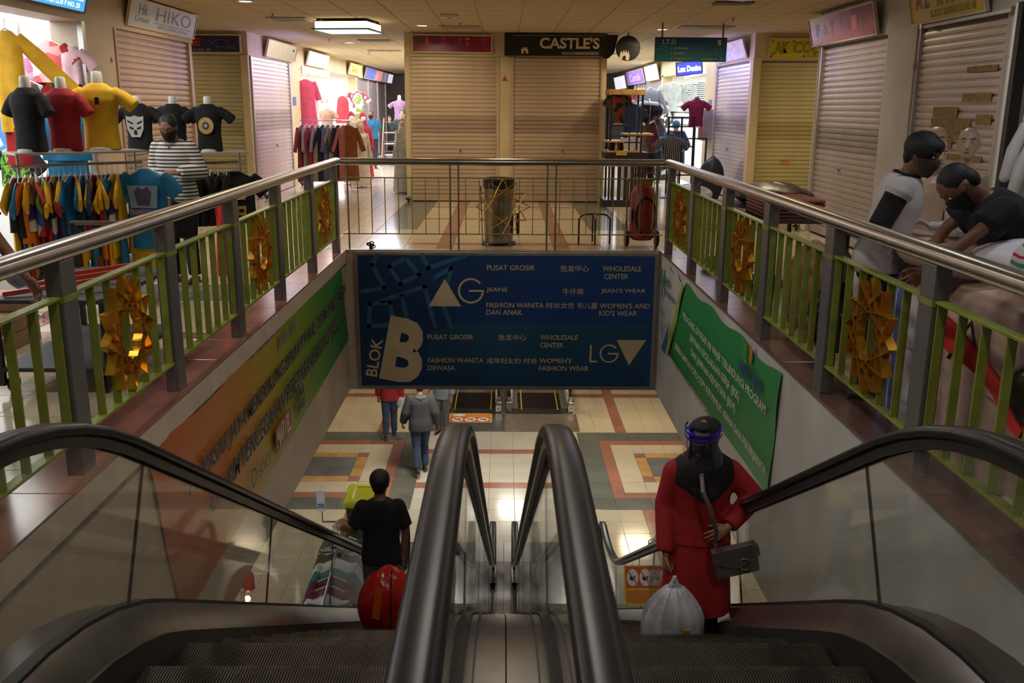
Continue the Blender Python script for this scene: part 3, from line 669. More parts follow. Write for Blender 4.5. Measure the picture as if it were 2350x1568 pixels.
# narrow rods standing in the middle deck near the bottom (maroon sticks on the landing)
# ---------------------------------------------------------------- lower escalators beyond
def esc_low(label, x0, x1, num):
    xc = (x0 + x1) / 2; t = thing('escalator', label, 'escalator', (xc, 19.5, -4.7))
    for x in (x0 + 0.10, x1 - 0.10):
        b = MB(); P = [(19.62, -4.25), (19.50, -4.15), (19.46, -4.0), (19.50, -3.85), (19.62, -3.76), (20.2, -3.74), (21.2, -3.74), (23.0, -4.8)]
        strip(b, P, [(x - 0.04, -0.02), (x - 0.04, 0.03), (x + 0.04, 0.03), (x + 0.04, -0.02)]); b.build('handrail', black_r, t, world=True, smooth=50)
        b = MB(); b.prism([(x - 0.03, 19.45, -4.7), (x - 0.03, 19.45, -4.36), (x - 0.03, 20.9, -4.36), (x - 0.03, 23.4, -5.9), (x - 0.03, 23.2, -6.1), (x - 0.03, 20.9, -4.7)], (0.06, 0, 0)); b.build('balustrade_base', steel, t, world=True, smooth=0)
        b = MB(); b.box(x - 0.06, x + 0.06, 19.35, 19.6, -4.7, -4.46); b.build('newel_box', steel, t, world=True, smooth=0, bevel=0.01)
        b = MB(); b.prism([(x - 0.006, 19.6, -4.36), (x - 0.006, 19.55, -3.82), (x - 0.006, 21.2, -3.82), (x - 0.006, 22.6, -4.5), (x - 0.006, 21.2, -4.36)], (0.012, 0, 0)); b.build('glass_panel', esc_glass_i, t, world=True, smooth=0)
        c2 = mat('cream_side_panel', (0.75, 0.68, 0.50), 0.35); s = -1 if x < xc else 1
        MB().box(x - s * 0.06 - 0.02, x - s * 0.06 + 0.02, 19.6, 21.0, -4.55, -4.3).build('inner_deck', c2, t, world=True, smooth=0)
    for k in range(8):
        z = -4.70 if k < 3 else -4.70 - 0.2 * (k - 2)
        link('step', step_mesh, t, (0, 0.15 + 0.4 * k, z + 4.7))
    MB().box(x0 + 0.12, x1 - 0.12, 19.25, 19.62, -4.71, -4.69).build('comb_plate', steel, t, world=True, smooth=0)
    for s in (-1, 1): MB().box(xc + s * 0.40 - 0.012, xc + s * 0.40 + 0.012, 19.55, 21.2, -4.69, -4.685).build('yellow_line', yellow_l, t, world=True, smooth=0)
    MB().box(x0, x1, 18.13, 19.24, -4.705, -4.69).build('landing_plate', plate_m if num == '40' else mat('worn_plate', (0.42, 0.33, 0.25), 0.3, 0.6), t, world=True, smooth=0)
    wp = mat('plate_white', (0.8, 0.8, 0.78), 0.5); bk = mat('ink_black', (0.02, 0.02, 0.02), 0.6)
    nx = x1 - 0.16 if num == '39' else x1 - 0.17
    poly([(0, 0), (0.12, 0), (0.12, 0.12), (0, 0.12)], (nx, 19.34, -4.66), (1, 0, 0), (0, 0, 1), wp, t, 'number_plate')
    text(num, (nx, 19.335, -4.66), (1, 0, 0), (0, 0, 1), 0.015, 0.02, 0.09, 0.08, bk, t)
    return t
el1 = esc_low('lower escalator on the left under the blue board, marked 40', -1.36, 0.0, '40')
el2 = esc_low('lower escalator on the right under the blue board, marked 39', 0.02, 1.58, '39')
red_p = mat('warn_red', (0.72, 0.10, 0.04), 0.5, var=0.04); yel_p = mat('warn_yellow', (0.80, 0.60, 0.03), 0.5, var=0.04); wht_p = mat('print_white', (0.80, 0.80, 0.78), 0.55, var=0.02); blk_p = mat('print_black', (0.015, 0.015, 0.018), 0.5)
# warning sheet on the left landing plate
def warn_sheet(O, U, W, w_, h_, label, par=None):
    t = thing('warning_sticker', label, 'sticker', O)
    poly([(0, 0), (w_, 0), (w_, h_), (0, h_)], O, U, W, yel_p, t, 'backing', 0.001)
    poly([(0.03 * w_, 0.03 * w_), (0.97 * w_, 0.03 * w_), (0.97 * w_, h_ * 0.58), (0.03 * w_, h_ * 0.58)], O, U, W, red_p, t, 'panel', 0.003)
    poly([(0.03 * w_, h_ * 0.63), (0.97 * w_, h_ * 0.63), (0.97 * w_, h_ * 0.95), (0.03 * w_, h_ * 0.95)], O, U, W, mat('warn_orange', (0.80, 0.25, 0.05), 0.5), t, 'panel', 0.003)
    poly(circ(w_ * 0.22, h_ * 0.79, w_ * 0.16, h_ * 0.12), O, U, W, wht_p, t, 'roundel', 0.005)
    for k in range(3):
        cx = w_ * (0.20 + 0.3 * k); poly(circ(cx, h_ * 0.31, w_ * 0.135, h_ * 0.22), O, U, W, wht_p, t, 'roundel', 0.005)
        poly([(cx - w_ * .07, h_ * .26), (cx - w_ * .02, h_ * .30), (cx + w_ * .05, h_ * .27), (cx + w_ * .08, h_ * .34), (cx + w_ * .01, h_ * .40), (cx - w_ * .05, h_ * .34)], O, U, W, blk_p, t, 'pictogram', 0.007)
        poly([(cx - w_ * .1, h_ * .44), (cx - w_ * .085, h_ * .47), (cx + w_ * .1, h_ * .18), (cx + w_ * .085, h_ * .15)], O, U, W, red_p, t, 'slash', 0.009)
    return t
warn_sheet(V((-1.17, 18.66, -4.689)), (1, 0, 0), (0, 1, 0), 0.92, 0.60, 'red and yellow safety sheet with three prohibition roundels on the lower landing')

# ================================================================ railings
def side_rail(x, sx, label):
    """sx: which way is the walkway (-1 left, +1 right)"""
    t = thing('balcony_railing', label, 'railing', (x, 6.6, 0))
    b = MB(); P = [(x, 1.3 + 0.0, 1.125), (x, 11.90, 1.125)]
    n = 20; rings = []
    for yy in (1.2, 11.93):
        rings.append([(x + (0.062 if abs(math.cos(a)) else 0) * math.copysign(abs(math.cos(a)) ** 0.8, math.cos(a)), yy, 1.125 + 0.045 * math.copysign(abs(math.sin(a)) ** 0.8, math.sin(a))) for a in [2 * math.pi * k / n for k in range(n)]])
    b.loft(rings); b.build('handrail', steel, t, world=True, smooth=60)
    ys = [1.55, 2.95, 4.40, 5.80, 7.25, 8.68, 10.20, 11.70]
    for y in ys:
        b = MB(); b.box(x - 0.041, x + 0.041, y - 0.075, y + 0.075, 0.012, 1.085); b.build('post', post_m, t, world=True, smooth=0, bevel=0.006)
        MB().box(x - 0.045, x + 0.045, y - 0.08, y + 0.08, 0.885, 0.915).build('cross_plate', olive, t, world=True, smooth=0)
    flowers = {2: 1, 4: 1, 6: 1, 0: 1}
    for k in range(len(ys) - 1):
        y0 = ys[k] + 0.075; y1 = ys[k + 1] - 0.075
        MB().box(x - 0.028, x + 0.028, y0, y1, 0.900, 0.916).build('top_bar', olive, t, world=True, smooth=0, bevel=0.003)
        MB().box(x - 0.028, x + 0.028, y0, y1, 0.190, 0.206).build('bottom_bar', olive, t, world=True, smooth=0, bevel=0.003)
        for j in range(7):
            y = y0 + (y1 - y0) * (0.015 + 0.97 * j / 6)
            MB().box(x - 0.021, x + 0.021, y - 0.006, y + 0.006, 0.206, 0.900).build('slat_bar', olive, t, world=True, smooth=0)
        if k in flowers:
            yc = {0: 2.3, 2: 5.03, 4: 7.92, 6: 10.85}[k]
            for m_ in (list(range(12))):
                o = link('petal', petal_mesh, t, (-sx * 0.035, yc - 6.6, 0.57), (m_ * R(30), 0, 0))
    return t
def petal(depth, th, rad=None, Rr=0.325):
    b = MB()
    for s in (-1, 1):
        pts = []
        P0 = V((0, Rr)); c = V((math.sin(s * R(24)), math.cos(s * R(24)))) * Rr * 0.62; P2 = V((math.sin(s * R(62)), math.cos(s * R(62)))) * Rr * 0.42
        for i in range(9):
            u = i / 8; p = P0 * (1 - u) ** 2 + c * 2 * u * (1 - u) + P2 * u * u; pts.append(p)
        if rad: b.tube([(p.x, 0, p.y) for p in pts], rad, 6)
        else:
            rings = []
            for i, p in enumerate(pts):
                d = (pts[min(i + 1, 8)] - pts[max(i - 1, 0)]).normalized(); n = V((-d.y, d.x)) * th / 2
                rings.append([(-depth / 2, p.x + n.x, p.y + n.y), (depth / 2, p.x + n.x, p.y + n.y), (depth / 2, p.x - n.x, p.y - n.y), (-depth / 2, p.x - n.x, p.y - n.y)])
            b.loft(rings)
    return b
petal_mesh = petal(0.052, 0.005).mesh('petal', gold, 30)
petal_thin = petal(0, 0, 0.0062, 0.345).mesh('petal', gold, 40)
rail_l = side_rail(-2.125, -1, 'left balcony railing with gold flower rosettes between olive slats')
rail_r = side_rail(2.085, 1, 'right balcony railing with gold flower rosettes between olive slats')
t = thing('balcony_railing', 'thin far balcony railing above the blue board, steel tube and olive rods', 'railing', (0, 11.9, 0))
b = MB(); n = 20
b.loft([[(xx, 11.9 + 0.055 * math.cos(2 * math.pi * k / n), 1.125 + 0.045 * math.sin(2 * math.pi * k / n)) for k in range(n)] for xx in (-2.062, 2.022)]); b.build('handrail', steel, t, world=True, smooth=60)
for x in (-1.99, -0.69, -0.585, 0.545, 0.655, 1.945): MB().tube([(x, 11.9, 0.0), (x, 11.9, 1.09)], 0.012, 8).build('thin_post', steel_d, t, world=True)
rodm = mat('olive_rod', (0.30, 0.30, 0.07), 0.35, 0.3)
for z in (0.925, 0.215): MB().tube([(-2.07, 11.9, z), (2.03, 11.9, z)], 0.0085, 6).build('rod_rail', rodm, t, world=True)
for k in range(23):
    x = -1.86 + 0.171 * k
    if abs(x + 0.635) < 0.06 or abs(x - 0.6) < 0.06 or x > 1.92: continue
    MB().tube([(x, 11.9, 0.215), (x, 11.9, 0.925)], 0.0065, 6).build('rod', rodm, t, world=True)
for m_ in range(12): link('petal', petal_thin, t, (-0.02, -0.03, 0.57), (0, m_ * R(30), 0))

# ================================================================ the big blue directory board
sign_w = mat('sign_cream_letter', (0.62, 0.47, 0.29), 0.4, var=0.03)
t = thing('directory_board', 'large blue wholesale centre board hanging on the far edge of the void', 'sign', (0.03, 11.84, -0.9))
X0, X1, Z0, Z1 = -1.925, 1.985, -1.83, -0.005
MB().box(X0, X1, 11.80, 11.862, Z0, Z1).build('frame', mat('board_frame', (0.34, 0.30, 0.25), 0.4, 0.5, var=0.1), t, world=True, smooth=0, bevel=0.006)
def grad(name, c0, c1, z0, z1, axis='Z', c2=None, rough=0.4, streak=0.0):
    if name in MATS: return MATS[name]
    m = bpy.data.materials.new(name); m.use_nodes = True; MATS[name] = m; nt = m.node_tree; b = nt.nodes['Principled BSDF']; L = nt.links.new; b.inputs['Roughness'].default_value = rough
    tc = nt.nodes.new('ShaderNodeTexCoord'); sp = nt.nodes.new('ShaderNodeSeparateXYZ'); L(tc.outputs['Object'], sp.inputs[0])
    mr = nt.nodes.new('ShaderNodeMapRange'); mr.inputs[1].default_value = z0; mr.inputs[2].default_value = z1; L(sp.outputs[axis], mr.inputs[0])
    r = nt.nodes.new('ShaderNodeValToRGB'); e = r.color_ramp.elements; e[0].color = (*c0, 1); e[1].color = (*c1, 1)
    if c2: q = e.new(0.5); q.color = (*c2, 1)
    if streak:
        n = nt.nodes.new('ShaderNodeTexNoise'); n.inputs['Scale'].default_value = 1.2; L(tc.outputs['Object'], n.inputs['Vector'])
        ma = nt.nodes.new('ShaderNodeMath'); ma.operation = 'MULTIPLY_ADD'; ma.inputs[1].default_value = streak; L(n.outputs['Fac'], ma.inputs[0]); L(mr.outputs[0], ma.inputs[2]); L(ma.outputs[0], r.inputs[0])
    else: L(mr.outputs[0], r.inputs[0])
    L(r.outputs[0], b.inputs['Base Color']); return m
blue1 = grad('board_blue', (0.010, 0.035, 0.105), (0.012, 0.055, 0.24), -1.9, 1.9, 'X', (0.010, 0.042, 0.17))
blue2 = grad('board_teal', (0.012, 0.05, 0.12), (0.018, 0.075, 0.155), -0.9, 0.0)
bp0 = V((X0 + 0.045, 11.80, Z0 + 0.04)); BW = X1 - X0 - 0.09; BH = Z1 - Z0 - 0.08; ux = V((1, 0, 0)); uz = V((0, 0, 1))
poly([(0, 0), (BW, 0), (BW, BH), (0, BH)], bp0, ux, uz, blue1, t, 'print_panel', 0.001)
sx_ = BW / (2250 - 78); sy_ = BH / (1050 - 55)
def bx(px, py): return ((px - 62 - (py - 50) * 0.016) * BW / 2215, (1052 - py) * sy_)
poly([bx(600, 1050), bx(2246, 1050), bx(2260, 565), bx(820, 565), bx(590, 640)], bp0, ux, uz, blue2, t, 'print_panel', 0.002)
pat = mat('board_pattern', (0.035, 0.13, 0.22), 0.4)
def band(pts, wd, z=0.0035):
    for a, c in zip(pts[:-1], pts[1:]):
        a = V(a); c = V(c); d = (c - a).normalized(); nn = V((-d.y, d.x)) * wd / 2; a = a - d * wd * 0.45; c = c + d * wd * 0.45
        poly([a + nn, a - nn, c - nn, c + nn], bp0, ux, uz, pat, t, 'pattern_band', z)
for pl in ([(210, 60), (170, 130), (260, 300), (95, 330)], [(400, 90), (300, 140), (380, 270), (520, 200), (430, 90)], [(545, 60), (590, 150), (860, 60)], [(140, 590), (330, 580), (300, 410), (150, 420), (140, 590)], [(240, 400), (560, 290), (640, 590)], [(390, 360), (430, 540)], [(640, 220), (760, 150), (700, 420), (760, 590)]):
    band([bx(*p) for p in pl], 0.055)
def bt(s, x0, y0, x1, y1, bold=0.012, **k):
    a = bx(x0, y1); c = bx(x1, y0); return text(s, bp0, ux, uz, a[0], a[1], c[0] - a[0], c[1] - a[1], sign_w, t, bold=bold, depth=0.006, **k)
bt('PUSAT GROSIR', 1026, 127, 1382, 166); bt('批发中心', 1574, 126, 1786, 174, 0.005); bt('WHOLESALE', 1890, 130, 2178, 170); bt('CENTER', 1902, 188, 2083, 227)
bt('JEANS', 1024, 294, 1180, 334); bt('牛仔裤', 1597, 298, 1752, 346, 0.005); bt("JEAN'S WEAR", 1884, 299, 2220, 338)
bt('FASHION WANITA', 1026, 407, 1458, 446); bt('时尚女性', 1478, 404, 1688, 450, 0.005); bt('和儿童', 1710, 404, 1862, 450, 0.005); bt("WOMEN'S AND", 1880, 409, 2258, 449)
bt('DAN ANAK', 1026, 461, 1298, 500); bt("KID'S WEAR", 1878, 464, 2165, 504)
bt('PUSAT GROSIR', 582, 652, 930, 690); bt('批发中心', 1120, 650, 1332, 696, 0.005); bt('WHOLESALE', 1438, 652, 1725, 690); bt('CENTER', 1438, 712, 1616, 750)
bt('FASHION WANITA', 586, 832, 1010, 870); bt('成年妇女的', 1036, 830, 1294, 876, 0.005); bt('时尚', 1316, 832, 1414, 876, 0.005); bt("WOMEN'S", 1438, 832, 1682, 870)
bt('DEWASA', 586, 892, 794, 930); bt('FASHION WEAR', 1436, 892, 1816, 930)
def arcpoly(cx, cy, r0, r1, a0, a1, n=30): return [(cx + r1 * math.cos(R(a0 + (a1 - a0) * i / n)), cy + r1 * math.sin(R(a0 + (a1 - a0) * i / n))) for i in range(n + 1)] + [(cx + r0 * math.cos(R(a1 - (a1 - a0) * i / n)), cy + r0 * math.sin(R(a1 - (a1 - a0) * i / n))) for i in range(n + 1)]
def big_g(cx, cy, r, th):
    poly(arcpoly(cx, cy, r - th, r, 38, 360), bp0, ux, uz, sign_w, t, 'letter_g', 0.006)
    poly([(cx - r * 0.15, cy - th / 2), (cx + r, cy - th / 2), (cx + r, cy + th / 2), (cx - r * 0.15, cy + th / 2)], bp0, ux, uz, sign_w, t, 'letter_g', 0.0062)
g1 = bx(908, 320); big_g(g1[0], g1[1], 0.168, 0.026); g2 = bx(1968, 795); big_g(g2[0], g2[1], 0.125, 0.020)
poly([bx(593, 437), bx(836, 437), bx(712, 230)], bp0, ux, uz, sign_w, t, 'triangle', 0.006)
poly([bx(2020, 690), bx(2246, 688), bx(2124, 886)], bp0, ux, uz, sign_w, t, 'triangle', 0.006)
poly([bx(1820, 728), bx(1834, 728), bx(1834, 850), bx(1880, 850), bx(1880, 863), bx(1820, 863)], bp0, ux, uz, sign_w, t, 'letter_l', 0.006)
# tilted block letter B and the word BLOK
ang = R(-11.5); Ub = ux * math.cos(ang) + uz * math.sin(ang); Wb = uz * math.cos(ang) - ux * math.sin(ang)
o_ = bx(212, 993); text('B', bp0 + ux * o_[0] + uz * o_[1], Ub, Wb, 0, 0, 0.53, 0.87, sign_w, t, bold=0.045, depth=0.006)
a2 = R(79); U2 = ux * math.cos(a2) + uz * math.sin(a2); W2 = uz * math.cos(a2) - ux * math.sin(a2)
o_ = bx(196, 985); text('BLOK', bp0 + ux * o_[0] + uz * o_[1], U2, W2, 0, 0, 0.525, 0.155, sign_w, t, bold=0.02, depth=0.006)

# ================================================================ banners on the void walls
def cloth_banner(label, x, corners, m, sgn, sag=0.02):
    """corners: (y, z) top-near, top-far, bottom-far, bottom-near; hung on the wall plane x"""
    t = thing('banner', label, 'banner', (x, corners[0][0], corners[0][1])); tn, tf, bf, bn = [V(c) for c in corners]
    b = MB(); th = 0.0015
    def fn(side):
        def f(u, v):
            top = tn.lerp(tf, u); bot = bn.lerp(bf, u)
            top = top - V((0, 0.05 * math.sin(math.pi * u * 3) ** 2)); p = top.lerp(bot, v)
            w_ = 0.014 * (math.sin(13 * u + 9 * v) * 0.5 + 0.5) * math.exp(-3 * u) + 0.010 * math.sin(7 * u + 4 * v) ** 2 * (1 - v)
            return (x + sgn * (0.004 + w_ + side), p.x, p.y)
        return f
    b.sheet(fn(0), 48, 14); b.sheet(fn(th), 48, 14); b.build('fabric', m, t, world=True, smooth=60)
    return t
bn_m = grad('banner_orange_green', (0.52, 0.10, 0.02), (0.02, 0.20, 0.07), 0.2, 6.4, 'Y', (0.34, 0.34, 0.02), 0.45, 0.0)
bl_t = cloth_banner('orange to green banner with black lettering on the left void wall', -2.045, [(4.98, -0.12), (11.45, -0.10), (11.85, -1.17), (5.30, -1.40)], bn_m, 1)
nt = bn_m.node_tree; r_ = [q for q in nt.nodes if q.type == 'VALTORGB'][0].color_ramp
q = r_.elements.new(0.18); q.color = (0.60, 0.17, 0.02, 1); q = r_.elements.new(0.36); q.color = (0.52, 0.30, 0.02, 1); q = r_.elements.new(0.72); q.color = (0.12, 0.30, 0.02, 1)
OB = V((-2.006, 4.98, -1.35)); UB = V((0, 1, 0.0)); WB = V((0, 0, 1))
ink = mat('banner_ink', (0.012, 0.012, 0.014), 0.5); inkw = mat('banner_ink_outline', (0.55, 0.53, 0.48), 0.5)
UBt = V((0, 1, 0.022)).normalized()
for (s, u, v, w_, h_) in (('PD PASAR JAYA MENDUKUNG UPAYA PT. WALT DISNEY INDONESIA', 0.55, 0.66, 6.0, 0.185), ('DALAM PENCEGAHAN PEREDARAN BARANG PALSU', 0.95, 0.40, 5.1, 0.175)):
    text(s, OB, UBt, WB, u, v, w_, h_, inkw, bl_t, bold=0.045, depth=-0.004, shear=0.25)
    text(s, OB, UBt, WB, u, v, w_, h_, ink, bl_t, bold=0.012, depth=0.0, shear=0.25)
text('pasar jaya', OB, UBt, WB, 3.1, 0.95, 0.75, 0.17, mat('banner_grey', (0.25, 0.25, 0.22), 0.5), bl_t, bold=0.02)
text('Disney', OB, UBt, WB, 1.95, 0.08, 0.62, 0.20, mat('banner_dark_olive', (0.06, 0.07, 0.02), 0.5), bl_t, bold=0.0)
poly([(2.75, 0.10), (3.35, 0.11), (3.35, 0.34), (2.75, 0.33)], OB, UBt, WB, mat('banner_red', (0.45, 0.06, 0.03), 0.5), bl_t, 'patch', 0.0)
text('MARVEL', OB, UBt, WB, 2.79, 0.125, 0.52, 0.19, mat('banner_cream', (0.70, 0.60, 0.42), 0.5), bl_t, bold=0.04, depth=0.004)
text('STAR', OB, UBt, WB, 3.6, 0.27, 0.38, 0.11, ink, bl_t, bold=0.05); text('WARS', OB, UBt, WB, 3.6, 0.14, 0.38, 0.11, ink, bl_t, bold=0.05)
g_m = grad('banner_green', (0.015, 0.25, 0.045), (0.03, 0.30, 0.09), -1, 0, 'Z', None, 0.45)
br_t = cloth_banner('green social insurance banner with white lettering on the right void wall', 2.025, [(6.44, -0.06), (10.05, -0.07), (10.98, -1.12), (6.55, -1.06)], g_m, -1)
wb_t = cloth_banner('white banner part with green and blue emblem beside the green banner', 2.028, [(10.10, -0.07), (11.72, -0.06), (11.80, -1.14), (10.95, -1.14)], mat('banner_white', (0.62, 0.62, 0.60), 0.5, var=0.05), -1)
OR = V((1.985, 11.75, -1.12)); UR = V((0, -1, 0)); WR = V((0, 0, 1)); wt_ = mat('banner_letter_white', (0.66, 0.68, 0.64), 0.5)
poly([(0.75, 0.02), (0.86, 0.0), (1.62, 0.98), (1.72, 1.02), (1.60, 1.03), (1.52, 0.98)], OR, UR, WR, mat('banner_lime', (0.35, 0.52, 0.03), 0.5), br_t, 'lime_edge', 0.0)
poly([(0.42, -0.02), (0.72, -0.02), (0.92, 0.42)], OR, UR, WR, mat('banner_blue', (0.03, 0.10, 0.36), 0.5), wb_t, 'blue_tip', 0.0)
for (s, u, v, w_, h_) in (('PEDAGANG DI PASAR INI WAJIB TERLINDUNGI PROGRAM', 1.72, 0.64, 3.35, 0.10), ('JAMINAN KECELAKAAN KERJA (JKK)', 2.15, 0.50, 2.15, 0.10), ('DAN JAMINAN KEMATIAN (JKM)', 2.25, 0.36, 1.95, 0.10), ('SEGERA SIAPKAN FOTO COPY KTP PEMILIK USAHA DAN PEKERJANYA', 1.35, 0.20, 3.85, 0.095)):
    text(s, OR, UR, WR, u, v, w_, h_, wt_, br_t, bold=0.02)
text('BPJS KETENAGAKERJAAN KANTOR CABANG', OR, UR, WR, 0.95, 0.015, 2.6, 0.07, ink, br_t, bold=0.01)
text('pasar jaya', OR, UR, WR, 4.2, 0.74, 0.72, 0.17, mat('banner_navy', (0.02, 0.06, 0.20), 0.5), br_t, bold=0.03)
poly(arcpoly(4.5, 1.0, 0.035, 0.10, -70, 60), OR, UR, WR, mat('logo_orange', (0.75, 0.22, 0.02), 0.5), br_t, 'emblem', 0.0)
poly(arcpoly(4.42, 0.97, 0.05, 0.085, 110, 290), OR, UR, WR, mat('logo_green', (0.10, 0.42, 0.05), 0.5), br_t, 'emblem', 0.0)
poly([(0.20, 0.72), (0.30, 0.80), (0.30, 0.98), (0.20, 0.95)], OR, UR, WR, mat('logo_leaf', (0.02, 0.30, 0.06), 0.5), wb_t, 'emblem', 0.0)
poly([(0.24, 0.60), (0.32, 0.62), (0.40, 0.90), (0.36, 0.90)], OR, UR, WR, MATS['banner_blue'], wb_t, 'emblem', 0.0)
text('BPJS', OR, UR, WR, 0.46, 0.80, 0.32, 0.10, MATS['logo_leaf'], wb_t, bold=0.04); text('Ketenagakerjaan', OR, UR, WR, 0.46, 0.68, 0.72, 0.09, MATS['banner_blue'], wb_t, bold=0.02)
text('GN Lingkaran', OR, UR, WR, 0.12, 0.40, 0.35, 0.06, MATS['logo_leaf'], wb_t, bold=0.01)
for k in range(4): text('kami siap melayani anda'[:18 - k * 2], OR, UR, WR, 0.12, 0.30 - 0.06 * k, 0.6, 0.03, MATS['banner_navy'], wb_t)

# ================================================================ shop signs
def sign_box(label, B0, B1, T0, depth, face_m, frame_m, cat='sign', name='shop_sign', border=0.02):
    """box sign: B0-B1 bottom edge of the face as the reader sees it left to right, T0 above B0; depth towards the wall"""
    B0 = V(B0); B1 = V(B1); T0 = V(T0); U = (B1 - B0); w_ = U.length; U.normalize(); W = (T0 - B0); W = (W - U * W.dot(U)); h_ = W.length; W.normalize(); N = U.cross(W)
    t = thing(name, label, cat, tuple(B0))
    b = MB(); b.prism([B0 - N * 0.004, B0 + U * w_ - N * 0.004, B0 + U * w_ + W * h_ - N * 0.004, B0 + W * h_ - N * 0.004], -N * depth); b.build('box', frame_m, t, world=True, smooth=0, bevel=0.004)
    for (a, c) in (((0, 0), (w_, border)), ((0, h_ - border), (w_, h_)), ((0, 0), (border, h_)), ((w_ - border, 0), (w_, h_))):
        pass
    b = MB()
    for (x0, y0, x1, y1) in ((0, 0, w_, border), (0, h_ - border, w_, h_), (0, border, border, h_ - border), (w_ - border, border, w_, h_ - border)):
        b.prism([B0 + U * x0 + W * y0 - N * 0.004, B0 + U * x1 + W * y0 - N * 0.004, B0 + U * x1 + W * y1 - N * 0.004, B0 + U * x0 + W * y1 - N * 0.004], N * 0.012)
    b.build('frame', frame_m, t, world=True, smooth=0)
    poly([(border, border), (w_ - border, border), (w_ - border, h_ - border), (border, h_ - border)], B0, U, W, face_m, t, 'face_panel', -0.002)
    return t, B0, U, W, w_, h_
crm = mat('sign_frame_cream', (0.62, 0.52, 0.36), 0.5, var=0.04)
# pale blue sign, near left
t, O, U, W, w_, h_ = sign_box('pale blue shop sign with serif grey lettering over the brown shutter', (-4.79, 12.42, 2.78), (-4.79, 15.02, 2.78), (-4.70, 12.42, 3.13), 0.03, mat('sign_pale_blue', (0.36, 0.45, 0.46), 0.4, var=0.04), crm)
gl = mat('sign_grey_letter', (0.17, 0.19, 0.20), 0.5)
text('HIKO', O, U, W, 0.95, 0.135, 1.40, 0.175, gl, t, bold=-0.005, depth=0.001); text('Hk', O, U, W, 0.32, 0.17, 0.30, 0.14, gl, t, depth=0.001); text('Grosir', O, U, W, 0.22, 0.075, 0.50, 0.075, gl, t, depth=0.001)
poly([(0.95, 0.10), (2.4, 0.10), (2.4, 0.108), (0.95, 0.108)], O, U, W, gl, t, 'rule', 0.0); text('BLOK B LT. GROUND LOS F NO. 21', O, U, W, 1.05, 0.045, 1.25, 0.035, gl, t, depth=0.001)
# light blue lit sign, top left corner
t, O, U, W, w_, h_ = sign_box('light blue lit sign over the bright open shop, cut by the top left corner', (-4.79, 8.6, 2.80), (-4.79, 11.2, 2.80), (-4.70, 8.6, 3.13), 0.03, glow('sign_lit_blue', (0.07, 0.38, 0.72), 1.1), mat('sign_frame_dark', (0.08, 0.09, 0.11), 0.5))
lw = glow('lit_white', (0.9, 0.92, 0.95), 1.3)
text('BLOK B LT. GROUND LOS F NO. 23', O, U, W, 0.9, 0.05, 1.55, 0.05, lw, t, bold=0.02); poly([(2.18, 0.13), (2.52, 0.13), (2.52, 0.31), (2.18, 0.31)], O, U, W, lw, t, 'patch', 0.0)
text('5', O, U, W, 2.26, 0.15, 0.16, 0.14, glow('lit_red', (0.75, 0.05, 0.08), 1.0), t, bold=0.05, depth=0.004); text('GROSIR', O, U, W, 1.2, 0.13, 0.9, 0.14, lw, t, bold=0.05)
# navy sign with animal outline
t, O, U, W, w_, h_ = sign_box('navy shop sign with red letters and a thin animal drawing', (-6.95, 18.26, 2.745), (-4.95, 18.26, 2.745), (-6.95, 18.26, 3.09), 0.05, mat('sign_navy', (0.018, 0.016, 0.10), 0.35, var=0.05), crm, border=0.025)
rd = mat('sign_red_letter', (0.42, 0.05, 0.05), 0.4); sg = mat('sign_silver_letter', (0.32, 0.32, 0.38), 0.4)
text('HOUSE', O, U, W, 0.25, 0.13, 1.02, 0.15, rd, t, bold=0.06, depth=0.001, shear=0.15); text('BLOK B LT. GROUND LOS F NO. 20', O, U, W, 0.15, 0.045, 1.28, 0.045, sg, t, bold=0.01, depth=0.001)
def pline(pts, O, U, W, m, t, name='line', wd=0.006, dz=0.001):
    O = V(O); U = V(U); W = V(W); N = U.cross(W)
    b = MB(); b.tube([O + U * p[0] + W * p[1] + N * (dz + 0.002) for p in pts], wd / 2, 4); return b.build(name, m, t, world=True, smooth=0)
pline([(1.40, 0.24), (1.46, 0.20), (1.52, 0.22), (1.60, 0.26), (1.70, 0.25), (1.78, 0.19), (1.74, 0.13), (1.62, 0.12), (1.50, 0.15), (1.44, 0.20), (1.42, 0.28), (1.50, 0.27)], O, U, W, sg, t)
pline([(1.56, 0.13), (1.53, 0.08), (1.58, 0.13), (1.58, 0.07)], O, U, W, sg, t); pline([(1.72, 0.13), (1.88, 0.09), (1.90, 0.11), (1.78, 0.15)], O, U, W, sg, t)
# silver blank sign
t, O, U, W, w_, h_ = sign_box('blank silver reflective sign box left of the corridor entrance', (-4.79, 19.45, 2.75), (-4.79, 22.10, 2.75), (-4.70, 19.45, 3.10), 0.03, mat('sign_silver', (0.70, 0.70, 0.72), 0.18, 0.9, var=0.04, bump=0.05, bs=4), MATS['sign_frame_cream'])
pline([(2.25, 0.24), (2.32, 0.27), (2.38, 0.23)], O, U, W, gl, t, 'scratch', 0.02)
t, O, U, W, w_, h_ = sign_box('white glowing sign over the bright shop in the left corridor', (-4.79, 23.4, 2.755), (-4.79, 26.05, 2.755), (-4.70, 23.4, 3.10), 0.03, glow('sign_white_lit', (1.0, 0.96, 0.94), 2.2), crm)
text('DUNIA', O, U, W, 0.9, 0.10, 1.2, 0.14, mat('sign_pink_pale', (0.8, 0.55, 0.6), 0.5), t, depth=0.001)
t, O, U, W, w_, h_ = sign_box('yellow lit sign with orange lettering in the left corridor', (-4.79, 29.6, 2.75), (-4.79, 32.0, 2.75), (-4.70, 29.6, 3.10), 0.03, glow('sign_yellow_lit', (1.0, 0.85, 0.22), 1.1), crm)
